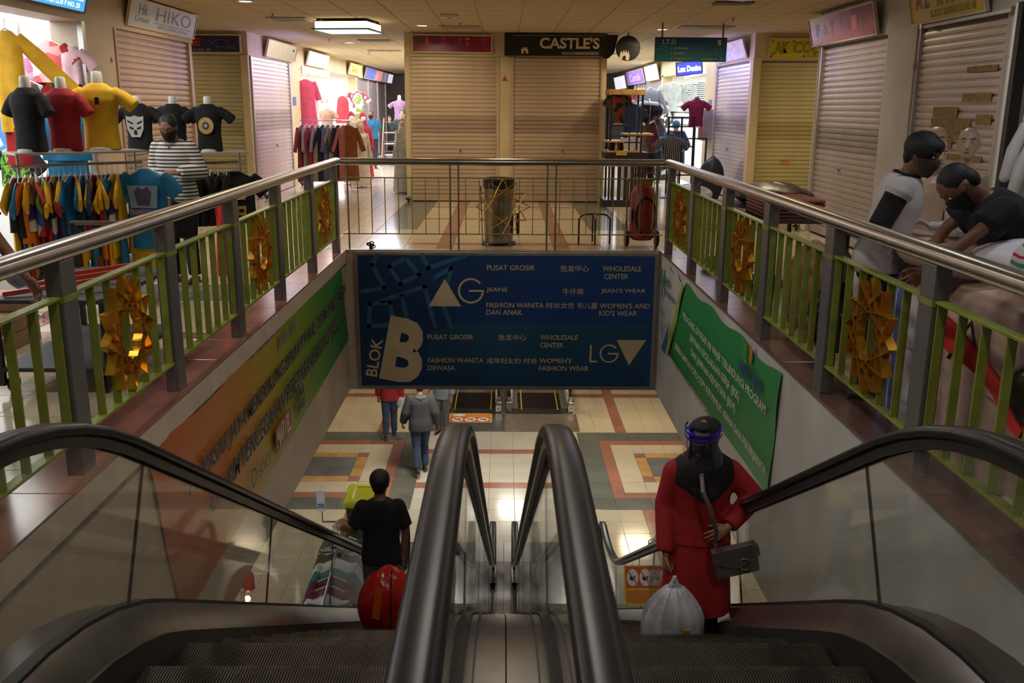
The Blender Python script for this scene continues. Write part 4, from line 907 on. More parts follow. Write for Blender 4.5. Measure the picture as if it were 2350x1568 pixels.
text('Selda', O, U, W, 0.4, 0.08, 1.3, 0.2, mat('sign_orange', (0.9, 0.3, 0.02), 0.5), t, bold=0.03, depth=0.001)
for k, (y0, y1, nm, c, lb) in enumerate([(33.0, 35.3, 'blue', (0.10, 0.14, 0.62), 'blue violet sign deep in the left corridor'), (35.5, 37.4, 'pink', (0.62, 0.25, 0.30), 'pink sign deep in the left corridor'), (37.7, 38.9, 'grey', (0.25, 0.22, 0.30), 'dark grey sign deep in the left corridor'), (39.1, 40.8, 'pale', (0.75, 0.70, 0.95), 'pale violet sign farthest in the left corridor')]):
    sign_box(lb, (-4.79, y0, 2.72), (-4.79, y1, 2.72), (-4.70, y0, 3.10), 0.03, glow('sign_far_' + nm, c, 0.9), crm)
sign_box('flat yellow panel above the bright shop in the left corridor', (-4.80, 22.9, 2.55), (-4.80, 26.5, 2.55), (-4.80, 22.9, 2.72), 0.03, glow('sign_yellow_panel', (1.0, 0.88, 0.35), 1.6), crm)
# magenta sign and black sign on the middle block
t, O, U, W, w_, h_ = sign_box('magenta shop sign with spaced coloured letters on the middle block', (-1.75, 18.26, 2.785), (-0.24, 18.26, 2.775), (-1.75, 18.26, 3.115), 0.06, mat('sign_magenta', (0.24, 0.012, 0.055), 0.3, var=0.08), crm, border=0.022)
cl_ = {'d': mat('letter_dark', (0.07, 0.05, 0.07), 0.4), 'y': mat('letter_amber', (0.55, 0.22, 0.02), 0.4), 'r': mat('letter_wine', (0.34, 0.07, 0.07), 0.4)}
for k, (c, q) in enumerate(zip('FANTASTIC', 'dydrdrydr')): text(c, O, U, W, 0.09 + 0.153 * k + (0.03 if c == 'I' else 0), 0.14, 0.085 if c != 'I' else 0.02, 0.13, cl_[q], t, bold=0.04, depth=0.001)
text('Blok B LT. Ground Los F No. 18', O, U, W, 0.10, 0.045, 0.58, 0.03, mat('letter_pinkish', (0.5, 0.12, 0.2), 0.4), t, depth=0.001); text('Fashion & More', O, U, W, 1.08, 0.04, 0.30, 0.035, cl_['d'], t, depth=0.001)
bks = mat('sign_black', (0.010, 0.010, 0.011), 0.35, var=0.05)
t = thing('shop_sign', 'black shop sign with cream capital letters and a small castle emblem', 'sign', (0.0, 18.2, 2.7))
b = MB(); b.prism([(-0.01, 18.28, 2.74), (1.93, 18.28, 2.74), (2.12, 18.28, 3.12), (-0.01, 18.28, 3.14)], (0, -0.10, 0)); b.prism([(1.93, 18.28, 2.74), (1.95, 18.28, 2.70), (2.05, 18.28, 2.80), (2.12, 18.28, 3.12)], (0, -0.09, 0)); b.prism([(1.86, 18.32, 2.70), (1.945, 18.32, 2.70), (1.945, 18.32, 2.75), (1.86, 18.32, 2.75)], (0, -0.1, 0)); b.build('box', bks, t, world=True, smooth=0)
O = V((0, 18.175, 2.74)); U = V((1, 0, 0)); W = V((0, 0, 1)); cw_ = mat('sign_letter_cream', (0.66, 0.58, 0.44), 0.45)
text("CASTLE'S", O, U, W, 0.65, 0.125, 1.12, 0.205, cw_, t, bold=0.03); MB().box(1.06, 1.76, 18.168, 18.176, 2.752, 2.815).build('strip', mat('sign_strip', (0.09, 0.09, 0.085), 0.5), t, world=True, smooth=0)
text('BLOK F LT. GROUND LOS F NO. 19', O, U, W, 1.08, 0.025, 0.66, 0.038, cw_, t, depth=0.012)
MB().box(0.15, 1.85, 18.14, 18.17, 3.09, 3.105).build('lamp_strip', steel_d, t, world=True, smooth=0)
def castle(O, U, W, cx, cy, s, m, t, dz=0.003):
    P = [(-1, -1), (-1, .45), (-.72, .45), (-.72, .2), (-.5, .2), (-.5, .75), (-.25, .75), (-.25, .45), (0, .45), (0, .8), (.25, .8), (.25, .45), (.5, .45), (.5, .75), (.72, .75), (.72, .2), (1, .2), (1, -1), (.35, -1), (.33, -.45), (0, -.15), (-.33, -.45), (-.35, -1)]
    poly([(cx + x * s, cy + y * s) for x, y in P], O, U, W, m, t, 'emblem', dz)
castle(O, U, W, 0.37, 0.10, 0.065, cw_, t); poly(ring(0.37, 0.20, 0.145, 0.149), O, U, W, mat('thin_ring', (0.06, 0.06, 0.05), 0.5), t, 'ring_line', 0.001)
text("Castle's", O, U, W, 0.29, 0.24, 0.16, 0.03, mat('faint_letter', (0.10, 0.09, 0.08), 0.5), t)
t = thing('round_sign', 'round black sign with a tilted castle emblem hanging beside the black shop sign', 'sign', (2.28, 18.0, 2.87))
MB().lathe([(0.0, -0.03), (0.215, -0.03), (0.226, -0.02), (0.226, 0.02), (0.215, 0.03), (0.0, 0.03)], 40).build('disc', bks, t)
for v in t.children[0].data.vertices: v.co = V((v.co.x, v.co.z, v.co.y))
MB().tube([(2.08, 18.05, 2.86), (2.10, 18.02, 2.86)], 0.01, 8).build('bracket', black_m, t, world=True); MB().tube([(2.28, 18.0, 3.08), (2.28, 18.0, 3.15)], 0.012, 8).build('bracket', black_m, t, world=True)
O = V((2.28, 17.965, 2.87)); a = R(-12); U = V((math.cos(a), 0, math.sin(a))); W = V((-math.sin(a), 0, math.cos(a)))
castle(O, U, W, -0.03, -0.12, 0.09, cw_, t, 0.0); text("Castle's", O, U, W, -0.03, 0.07, 0.2, 0.05, mat('faint_grey', (0.18, 0.17, 0.16), 0.5), t, depth=0.001)
# hanging directional sign
t = thing('hanging_sign', 'blue to turquoise direction sign hanging from the ceiling on the right', 'sign', (3.07, 16.0, 2.55)); 
dir_m = grad('direction_sign', (0.02, 0.30, 0.42), (0.015, 0.05, 0.17), 0.05, 0.36, 'Z', (0.02, 0.16, 0.30), 0.35)
MB().box(2.47, 3.655, 15.98, 16.03, 2.545, 2.93).build('panel', dir_m, t, world=True, smooth=0, bevel=0.004)
for x in (2.57, 3.57): MB().box(x, x + 0.03, 15.99, 16.02, 2.93, 3.152).build('hanger_strap', steel_d, t, world=True, smooth=0)
O = V((2.47, 15.975, 2.545)); U = V((1, 0, 0)); W = V((0, 0, 1))
text('LT.G', O, U, W, 0.12, 0.275, 0.22, 0.075, cw_, t, bold=0.015); text('B', O, U, W, 1.03, 0.26, 0.06, 0.09, cw_, t, bold=0.04)
dim_ = mat('sign_letter_dim', (0.30, 0.30, 0.30), 0.5)
for s_, v, x in (('Lift Barang', 0.195, 0.31), ('Los F.G.H', 0.115, 0.31), ('Tangga darurat', 0.03, 0.31)):
    text(s_, O, U, W, x, v, 0.0205 * len(s_), 0.035, cw_, t, bold=0.03); poly([(0.26, v + 0.018), (0.28, v + 0.038), (0.28, v)], O, U, W, cw_, t, 'arrow', 0.003)
for s_, v, x, m_ in (('ATM', 0.185, 0.97, dim_), ('Los B.C.D', 0.105, 0.86, dim_), ('Gedung Blok A', 0.025, 0.77, cw_)):
    text(s_, O, U, W, x, v, 0.0205 * len(s_), 0.033, m_, t, bold=0.03); poly([(1.09, v), (1.09, v + 0.036), (1.11, v + 0.018)], O, U, W, m_, t, 'arrow', 0.003)
pw_ = mat('direction_pattern', (0.10, 0.42, 0.55), 0.4)
for pl in ([(0.02, 0.03), (0.08, 0.10), (0.05, 0.16)], [(0.10, 0.05), (0.16, 0.08), (0.13, 0.15), (0.08, 0.13), (0.10, 0.05)], [(0.02, 0.20), (0.12, 0.20), (0.20, 0.17), (0.20, 0.10)], [(0.06, 0.24), (0.20, 0.23)]): pline(pl, O, U, W, pw_, t, 'pattern_line', 0.014)
# yellow sign
t, O, U, W, w_, h_ = sign_box('bright yellow shop sign with outlined letters and small flowers', (4.86, 17.86, 2.69), (6.95, 17.86, 2.69), (4.86, 17.86, 3.06), 0.05, mat('sign_yellow', (0.66, 0.60, 0.015), 0.35, var=0.04), crm)
yd = mat('letter_outline_dark', (0.10, 0.10, 0.02), 0.4); yl2 = mat('letter_yellow_soft', (0.60, 0.52, 0.04), 0.4)
for s_, x, wd in (('AK', 0.10, 0.27), ('COLLECTION', 0.45, 1.45)):
    text(s_, O, U, W, x, 0.10, wd, 0.21, yd, t, bold=0.03, depth=0.001, shear=0.1); text(s_, O, U, W, x + 0.006, 0.108, wd - 0.012, 0.19, yl2, t, bold=-0.012, depth=0.003, shear=0.1)
text('BLOK B LT. GROUND', O, U, W, 0.72, 0.035, 0.8, 0.04, yd, t, depth=0.001)
for (x, y, c) in ((0.08, 0.09, (0.6, 0.08, 0.02)), (0.05, 0.04, (0.6, 0.08, 0.02)), (0.07, 0.32, (0.55, 0.15, 0.02)), (0.46, 0.31, (0.02, 0.22, 0.05)), (0.66, 0.05, (0.02, 0.22, 0.05)), (0.86, 0.09, (0.6, 0.10, 0.02)), (1.3, 0.3, (0.6, 0.08, 0.02))):
    poly([(x + (0.04 if k % 2 else 0.016) * math.cos(k * R(36)), y + (0.04 if k % 2 else 0.016) * math.sin(k * R(36))) for k in range(10)], O, U, W, mat('flower_%d' % (c[0] * 100 + c[1] * 10), c, 0.4), t, 'flower', 0.0)
# maroon sign (right) and yellow sign top right
t, O, U, W, w_, h_ = sign_box('maroon shop sign with faded coloured letters on the right', (4.56, 14.40, 2.685), (4.56, 11.90, 2.685), (4.465, 14.40, 3.08), 0.03, mat('sign_maroon', (0.30, 0.055, 0.09), 0.22, var=0.10), mat('sign_frame_pinkish', (0.60, 0.52, 0.50), 0.5))
for k, (c, q) in enumerate(zip('FAVEBI*', [(0.10, 0.03, 0.05), (0.42, 0.22, 0.05), (0.36, 0.08, 0.14), (0.24, 0.10, 0.18), (0.14, 0.10, 0.08), (0.45, 0.12, 0.10), (0.18, 0.06, 0.14)])):
    text(c, O, U, W, 0.28 + 0.29 * k, 0.13, 0.17, 0.17, mat('fav_%d' % k, q, 0.35), t, bold=0.06, depth=0.001)
t, O, U, W, w_, h_ = sign_box('yellow sign with crooked coloured letters at the top right', (4.56, 10.92, 2.705), (4.56, 9.25, 2.705), (4.465, 10.92, 3.10), 0.03, mat('sign_yellow_deep', (0.60, 0.44, 0.01), 0.35, var=0.05), mat('sign_frame_white', (0.6, 0.58, 0.55), 0.5))
for c, x, wd, q in (('A', 0.16, 0.16, (0.30, 0.03, 0.02)), ('Z', 0.36, 0.14, (0.03, 0.08, 0.28)), ('-', 0.54, 0.09, (0.04, 0.10, 0.40)), ('K', 0.68, 0.15, (0.03, 0.22, 0.12)), ('A', 0.88, 0.16, (0.32, 0.04, 0.08))):
    text(c, O, U, W, x, 0.155 if c != '-' else 0.24, wd, 0.19 if c != '-' else 0.03, mat('azl_%d' % (x * 100), q, 0.4), t, bold=0.05, depth=0.001)
text('BLOK B LT. GROUND LOS D NO. 140', O, U, W, 0.50, 0.05, 0.98, 0.075, mat('azl_small', (0.16, 0.15, 0.03), 0.4), t, bold=0.02, depth=0.001)
t = thing('tube_lamp', 'unlit tube lamp fixed under the yellow top right sign', 'lamp', (4.5, 9.6, 2.68)); MB().tube([(4.56, 10.6, 2.675), (4.56, 8.75, 2.675)], 0.018, 10).build('tube', mat('tube_unlit', (0.7, 0.7, 0.68), 0.3), t, world=True)
for y in (10.62, 8.72): MB().box(4.53, 4.60, y - 0.03, y + 0.03, 2.655, 2.70).build('end_cap', steel_d, t, world=True, smooth=0)
# right corridor signs
sign_box('white spotted sign box leaning over the right corridor shutter', (4.58, 20.9, 2.73), (4.58, 18.3, 2.73), (4.47, 20.9, 3.08), 0.02, mat('sign_white_spotted', (0.72, 0.68, 0.58), 0.3, var=0.2, vs=9), MATS['sign_frame_white'])
sign_box('white glowing square sign in the right corridor', (4.56, 31.0, 2.62), (4.56, 28.5, 2.62), (4.46, 31.0, 3.08), 0.02, glow('sign_white_square', (0.95, 0.97, 1.0), 2.2), MATS['sign_frame_white'])
t, O, U, W, w_, h_ = sign_box('violet sign with curly lettering in the right corridor', (4.56, 35.6, 2.60), (4.56, 31.4, 2.60), (4.46, 35.6, 3.06), 0.02, glow('sign_violet', (0.22, 0.12, 0.42), 0.8), MATS['sign_frame_white'])
text('Cantik', O, U, W, 0.7, 0.1, 2.8, 0.25, glow('sign_violet_letter', (0.6, 0.4, 0.6), 0.8), t, bold=0.0, depth=0.001)
sign_box('pale sign farthest in the right corridor', (4.56, 39.5, 2.5), (4.56, 36.0, 2.5), (4.46, 39.5, 3.0), 0.02, glow('sign_far_white', (0.8, 0.8, 1.0), 1.0), MATS['sign_frame_white'])
t, O, U, W, w_, h_ = sign_box('blue neon sign with white letters below the hanging direction sign', (3.90, 21.9, 2.50), (4.50, 21.9, 2.56), (3.86, 21.9, 2.80), 0.06, glow('neon_blue', (0.03, 0.04, 0.75), 2.0), black_m)
text('Lux Denim', O, U, W, 0.04, 0.08, 0.52, 0.13, glow('neon_white', (0.7, 0.85, 1.0), 3.0), t, bold=0.05)
MB().tube([(4.2, 21.93, 2.8), (4.2, 21.93, 3.152)], 0.012, 8).build('hanger', black_m, t, world=True)

# ================================================================ ceiling fittings
def downlight(x, y, label, on=True, z=3.152):
    t = thing('downlight', label, 'ceiling lamp', (x, y, z), group='round ceiling downlights')
    MB().lathe([(0.085, -0.001), (0.125, -0.001), (0.125, -0.012), (0.115, -0.016), (0.085, -0.012)], 28, caps=False).build('trim_ring', mat('lamp_trim', (0.75, 0.72, 0.65), 0.4), t)
    MB().lathe([(0.086, -0.006), (0.086, -0.008)], 28).build('diffuser', glow('lamp_glow', (1.0, 0.86, 0.72), 9.0) if on else mat('lamp_off', (0.6, 0.55, 0.5), 0.4), t)
downlight(-3.455, 13.10, 'lit round downlight at the top edge left of the box lamp'); downlight(-1.417, 16.74, 'lit round downlight before the magenta sign')
downlight(2.776, 17.21, 'lit round downlight above the hanging direction sign'); downlight(-3.387, 21.22, 'lit round downlight behind the box lamp')
def vent(x, y, w_, d_, label, m=None, z=3.152):
    t = thing('ceiling_vent', label, 'vent', (x, y, z)); m = m or mat('vent_grey', (0.45, 0.42, 0.36), 0.5)
    b = MB()
    for (a, c, e, f) in ((-w_, -d_, w_, -d_ + .05), (-w_, d_ - .05, w_, d_), (-w_, -d_ + .05, -w_ + .05, d_ - .05), (w_ - .05, -d_ + .05, w_, d_ - .05)): b.box(a / 2 if abs(a) > .2 else a, e / 2 if abs(e) > .2 else e, c / 2, f / 2, -0.016, -0.002)
    MB().box(-w_ / 2, w_ / 2, -d_ / 2, d_ / 2, -0.006, -0.002).build('back_plate', mat('vent_dark', (0.05, 0.045, 0.04), 0.8), t, smooth=0)
    q = MB()
    for (x0, x1, y0, y1) in ((-w_ / 2, w_ / 2, -d_ / 2, -d_ / 2 + .03), (-w_ / 2, w_ / 2, d_ / 2 - .03, d_ / 2), (-w_ / 2, -w_ / 2 + .03, -d_ / 2 + .03, d_ / 2 - .03), (w_ / 2 - .03, w_ / 2, -d_ / 2 + .03, d_ / 2 - .03)): q.box(x0, x1, y0, y1, -0.02, -0.004)
    q.build('frame', m, t, smooth=0)
    for k in range(7):
        yy = -d_ / 2 + .05 + (d_ - .1) * k / 6; MB().box(-w_ / 2 + .03, w_ / 2 - .03, yy - .012, yy + .012, -0.018, -0.008).build('louvre', m, t, smooth=0)
vent(-3.45, 15.7, 0.62, 0.62, 'square ceiling vent left of the box lamp'); vent(-0.78, 17.0, 0.7, 0.5, 'pale ceiling vent above the magenta sign')
vent(3.45, 16.7, 0.9, 0.5, 'wide ceiling vent right of the lit downlight'); vent(-2.75, 20.6, 0.7, 0.5, 'ceiling vent over the left corridor entrance'); vent(-3.0, 24.2, 0.8, 0.4, 'thin ceiling vent inside the left corridor')
vent(2.7, 25.0, 0.8, 0.4, 'ceiling vent inside the right corridor'); vent(3.0, 12.9, 0.5, 0.3, 'small dark ceiling vent near the maroon sign', mat('vent_dark_frame', (0.12, 0.10, 0.09), 0.6))
def sprinkler(x, y, label):
    t = thing('sprinkler', label, 'sprinkler', (x, y, 3.152), group='ceiling sprinklers'); MB().tube([(0, 0, 0), (0, 0, -0.05)], 0.012, 8).build('stem', steel_d, t); MB().lathe([(0.0, -0.075), (0.03, -0.075), (0.03, -0.07), (0.0, -0.07)], 12).build('deflector', steel_d, t); MB().lathe([(0.0, -0.002), (0.035, -0.002), (0.03, -0.012), (0.0, -0.012)], 16).build('rose', steel_d, t)
for q, lb in (((626, 35), 'ceiling sprinkler left of the box lamp'), ((756, 92), 'ceiling sprinkler just below the box lamp'), ((1055, 57), 'ceiling sprinkler above the magenta sign'), ((1682, 46), 'ceiling sprinkler above the hanging direction sign'), ((847, 122), 'ceiling sprinkler inside the left corridor')):
    p = at(*q, Z=3.12); sprinkler(p.x, p.y, lb)
t = thing('smoke_detector', 'small white box detector on the ceiling above the magenta sign', 'detector', (-0.84, 14.75, 3.152)); MB().box(-.13, .13, -.07, .07, -0.05, 0).build('case', mat('detector_white', (0.62, 0.58, 0.55), 0.4), t, smooth=0, bevel=0.012); MB().lathe([(0.03, -0.052), (0.03, -0.06), (0.0, -0.06)], 16).build('sensor', steel_d, t)
t = thing('dome_camera', 'dark dome camera on the corridor ceiling', 'camera', (-2.07, 26.2, 3.152)); MB().lathe([(0.09, 0), (0.09, -0.03), (0.08, -0.06), (0.045, -0.10), (0.0, -0.12)], 20).build('dome', black_m, t); MB().lathe([(0.1, 0), (0.1, -0.02)], 20).build('collar', steel_d, t)
# box lamp with lit translucent sides
t = thing('box_lamp', 'suspended box lamp with glowing panels below the ceiling', 'ceiling lamp', (-2.55, 15.95, 3.0)); 
t.rotation_euler = (0, 0, R(-8))
MB().box(-0.42, 0.42, -0.42, 0.42, 0.105, 0.12).build('top_plate', black_m, t, smooth=0); lit = glow('lamp_box_glow', (1.0, 0.85, 0.52), 3.2)
for s in (-1, 1):
    MB().box(-0.42, 0.42, s * 0.42 - 0.006, s * 0.42 + 0.006, 0.0, 0.105).build('side_panel', lit, t, smooth=0); MB().box(s * 0.42 - 0.006, s * 0.42 + 0.006, -0.412, 0.412, 0.0, 0.105).build('side_panel', lit, t, smooth=0)
MB().box(-0.47, 0.47, -0.47, 0.47, -0.02, 0.0).build('bottom_frame', mat('lamp_frame', (0.05, 0.07, 0.07), 0.4), t, smooth=0)
MB().box(-0.43, 0.43, -0.43, 0.43, -0.026, -0.021).build('bottom_diffuser', glow('lamp_bottom_glow', (0.50, 0.80, 0.80), 1.4), t, smooth=0)
for sx in (-1, 1):
    for sy in (-1, 1): MB().box(sx * 0.38 - .02, sx * 0.38 + .02, sy * 0.38 - .02, sy * 0.38 + .02, 0.12, 0.16).build('bracket', black_m, t, smooth=0)
t = thing('ceiling_lamp', 'dim translucent lamp cut by the top edge on the right', 'ceiling lamp', (2.9, 11.95, 3.152)); MB().box(-.3, .3, -.3, .3, -0.02, 0).build('frame', steel_d, t, smooth=0); MB().lathe([(0.24, -0.02), (0.22, -0.06), (0.0, -0.09)], 24).build('bowl', mat('bowl_glass', (0.7, 0.68, 0.62), 0.3), t)
# small marks on pillars
red_t = mat('red_sticker', (0.55, 0.04, 0.05), 0.5)
def sticker(O, U, s, label, m=None, rect=None):
    t = thing('sticker', label, 'sticker', tuple(O)); P = [(-s, 0), (s, 0), (0, 2 * s)] if not rect else [(0, 0), (rect[0], 0), (rect[0], rect[1]), (0, rect[1])]
    poly(P, O, U, (0, 0, 1), m or red_t, t, 'print', 0.001); poly([(p[0] * 0.94 + (0.03 * rect[0] if rect else 0), p[1] * 0.94 + 0.001) for p in P], O, U, (0, 0, 1), m or red_t, t, 'film', 0.002)
sticker(at(257, 143, X=-4.815), (0, 1, 0), 0.035, 'red triangle sticker on the pillar left of the brown shutter'); sticker(at(2096, 157, X=4.595), (0, -1, 0), 0.035, 'red triangle sticker on the grey pillar between the two right shutters')
sticker(at(2318, 133, X=4.615), (0, -1, 0), 0.035, 'red triangle sticker at the far right pillar'); sticker((0.0, 18.315, 2.28), (1, 0, 0), 0.05, 'red triangle sticker on the strip between the two middle shutters')
sticker(at(673, 242, X=-4.835), (0, 1, 0), 0, 'small blue notice on the left corridor pillar', mat('notice_blue', (0.03, 0.16, 0.42), 0.4), (0.33, 0.19)); sticker(at(1625, 249, X=4.595), (0, -1, 0), 0, 'small blue notice on the right corridor pillar', MATS['notice_blue'], (0.33, 0.19))
sticker((6.35, 17.94, 1.42), (1, 0, 0), 0, 'white paper notice on the yellow shutter', mat('paper', (0.7, 0.7, 0.62), 0.7), (0.2, 0.17)); sticker((5.25, 17.94, 0.78), (1, 0, 0), 0, 'orange label low on the yellow shutter', mat('label_orange', (0.6, 0.28, 0.02), 0.5), (0.18, 0.06))
MB().box(4.52, 4.62, 8.58, 8.66, 0, HZ0).build('jamb_trim', mat('white_trim', (0.72, 0.74, 0.76), 0.3, var=0.02), br, smooth=0); MB().box(4.50, 4.60, 8.50, 8.575, 0, HZ0).build('jamb_gasket', black_m, br, smooth=0)
MB().box(-4.86, -4.80, 11.12, 11.20, 0, HZ0).build('jamb_rail', steel, bl, smooth=0)
# ================================================================ figures
SKIN = mat('skin_brown', (0.30, 0.145, 0.085), 0.5, var=0.05, vs=12); SKIN_D = mat('skin_dark', (0.19, 0.085, 0.05), 0.5, var=0.05, vs=12)
SKIN_L = mat('skin_light', (0.42, 0.25, 0.16), 0.5, var=0.05, vs=12)
HAIR = mat('hair_black', (0.010, 0.009, 0.009), 0.6, var=0.3, vs=60, bump=0.5, bs=90)
MASKB = mat('mask_black', (0.012, 0.012, 0.014), 0.8); SHOE = mat('shoe_dark', (0.03, 0.025, 0.022), 0.5)
BLK = mat('cloth_black', (0.010, 0.010, 0.012), 0.9, var=0.3, vs=7, bump=0.25, bs=14); JEAN = mat('denim_blue', (0.035, 0.06, 0.13), 0.85, var=0.25, vs=9, bump=0.2, bs=20)
JEAN_D = mat('denim_dark', (0.02, 0.025, 0.045), 0.85, var=0.25, vs=9); GREYC = mat('cloth_grey', (0.11, 0.11, 0.11), 0.9, var=0.15, vs=8, bump=0.25, bs=16)
HEAD = [(-.122, .018, .022, .052), (-.112, .036, .040, .046), (-.092, .050, .060, .034), (-.062, .060, .078, .018), (-.03, .067, .089, .008), (.01, .073, .097, 0), (.05, .074, .098, -.004), (.085, .062, .084, -.006), (.108, .036, .052, -.006), (.118, .012, .02, -.006)]
def hring(z, k=1.0, add=0.0, hm=None, hc=None, n=18):
    for i in range(len(HEAD) - 1):
        if HEAD[i][0] <= z <= HEAD[i + 1][0]:
            u = (z - HEAD[i][0]) / (HEAD[i + 1][0] - HEAD[i][0]); rx, ry, yo = [HEAD[i][j] * (1 - u) + HEAD[i + 1][j] * u for j in (1, 2, 3)]; return rx * k + add, ry * k + add, yo
    return (HEAD[0][1:] if z < HEAD[0][0] else HEAD[-1][1:])
def head_shape(b, hc, hm, s=1.0, ears=True, nose=True, m=0):
    b.loft([[hc + hm @ V((rx * s * math.cos(2 * math.pi * j / 18), (yo + ry * math.sin(2 * math.pi * j / 18)) * s, z * s)) for j in range(18)] for z, rx, ry, yo in HEAD], True, m)
    if nose:
        b.cap([hc + hm @ V((0, .094 * s, .018 * s)), hc + hm @ V((0, .106 * s, -.018 * s)), hc + hm @ V((0, .112 * s, -.032 * s))], [.009 * s, .012 * s, .014 * s], 8, m)
        b.ell(hc + hm @ V((0, .090 * s, -.066 * s)), (.024 * s, .013 * s, .009 * s), 10, 6, m); b.ell(hc + hm @ V((0, .088 * s, .035 * s)), (.048 * s, .012 * s, .010 * s), 10, 6, m)
    if ears:
        for q in (-1, 1): b.ell(hc + hm @ V((q * .077 * s, -.004 * s, -.008 * s)), (.010 * s, .020 * s, .032 * s), 8, 6, m)
def face_parts(t, hc, hm, s=1.0, lips=True, eye=True):
    wh = mat('eye_white', (0.75, 0.73, 0.7), 0.3); dk = mat('eye_dark', (0.02, 0.015, 0.012), 0.2)
    if eye:
        for q in (-1, 1):
            b = MB(); b.ell(hc + hm @ V((q * .031 * s, .083 * s, .010 * s)), (.014 * s, .008 * s, .0075 * s), 10, 6); b.build('eye', wh, t); b = MB(); b.ell(hc + hm @ V((q * .031 * s, .0885 * s, .010 * s)), (.006 * s, .004 * s, .0065 * s), 8, 6); b.build('iris', dk, t)
            b = MB(); b.cap([hc + hm @ V((q * .016 * s, .096 * s, .034 * s)), hc + hm @ V((q * .032 * s, .094 * s, .039 * s)), hc + hm @ V((q * .050 * s, .082 * s, .034 * s))], [.0035 * s] * 3, 6); b.build('eyebrow', HAIR, t)
    if lips:
        b = MB(); b.ell(hc + hm @ V((0, .100 * s, -.066 * s)), (.021 * s, .006 * s, .0065 * s), 10, 6); b.build('mouth', mat('lips', (0.35, 0.12, 0.10), 0.5), t)
def hair_cap(t, hc, hm, s=1.0, m=None, fringe=0.0, puff=0.0, name='hair'):
    b = MB()
    b.ell(hc + hm @ V((0, (-.014) * s, .040 * s)), ((.083 + puff) * s, (.101 + puff) * s, (.088 + puff) * s), 18, 12, rot=hm)
    b.ell(hc + hm @ V((0, -.052 * s, -.012 * s)), (.070 * s, .056 * s, .078 * s), 14, 10, rot=hm)
    if fringe: b.ell(hc + hm @ V((0, .070 * s, .072 * s)), (.058 * s, .040 * s, .030 * s + fringe), 12, 8, rot=hm)
    o = remesh(b, name, m or HAIR, 0.009 * s, 2, t); return o
def mask_part(t, hc, hm, s=1.0, m=None, top=0.0, bot=-.118, low=0, name='face_mask'):
    b = MB(); n = 16
    for side in (0.010, 0.0125):
        def f(u, v):
            a = R(-82 + 164 * u); z = top + (bot - top) * v - .012 * (abs(2 * u - 1) ** 2) * (1 - v) + .018 * (abs(2 * u - 1) ** 2) * v
            rx, ry, yo = hring(z, 1.0, side); bul = .018 * math.exp(-((z + .03) / .03) ** 2) * math.cos(a) ** 4
            return hc + hm @ V((rx * math.sin(a) * s, (yo + ry * math.cos(a) + bul) * s, z * s))
        b.sheet(f, 20, 10)
    o = b.build(name, m or MASKB, t); 
    b = MB()
    for q in (-1, 1):
        b.tube([hc + hm @ V((q * .070 * s, .03 * s, (top - .02) * s)), hc + hm @ V((q * .084 * s, -.010 * s, .008 * s)), hc + hm @ V((q * .082 * s, -.024 * s, -.02 * s)), hc + hm @ V((q * .066 * s, .02 * s, -.07 * s))], .0016 * s, 4)
    b.build('ear_loop', m or MASKB, t); return o
def hand(b, w, d, nrm, side=1, s=1.0, curl=25, spread=1.0, m=0):
    """palm and five fingers; d along the hand, nrm out of the back of the hand, side = +1 thumb towards d x nrm"""
    d = V(d).normalized(); nrm = V(nrm); nrm = (nrm - d * nrm.dot(d)).normalized(); x = d.cross(nrm) * side
    w = V(w)
    b.tube([w - d * .02 * s, w, w + d * .03 * s, w + d * .065 * s, w + d * .088 * s], [(.020 * s, .024 * s), (.019 * s, .026 * s), (.015 * s, .036 * s), (.014 * s, .040 * s), (.011 * s, .036 * s)], 12, True, m, ref=x)
    for k, L_ in enumerate((.074, .083, .076, .060)):
        o = (0.030 - 0.020 * k) * s; p = w + d * (.083 - .004 * abs(k - 1)) * s + x * o; a = 0; pts = [p - d * .012 * s]; dirv = (d + x * (0.10 - .07 * k) * spread).normalized()
        pts.append(p)
        for j, q in enumerate((.42, .32, .26)):
            a += R(curl * (0.8 + 0.25 * j)); v = dirv * math.cos(a) - nrm * math.sin(a); p = p + v * (L_ * q * s); pts.append(p)
        b.cap(pts, [.0085 * s, .0088 * s, .0080 * s, .0072 * s, .0060 * s], 8, m)
    p = w + d * .022 * s + x * .026 * s; v1 = (x * 0.75 + d * 0.75 - nrm * 0.25).normalized(); v2 = (x * 0.30 + d * 1.0 - nrm * 0.4).normalized(); q = p + v1 * .035 * s; r = q + v2 * .030 * s
    b.cap([p - v1 * .012 * s, p, q, r, r + v2 * .020 * s], [.013 * s, .0125 * s, .0105 * s, .0095 * s, .0072 * s], 8, m)

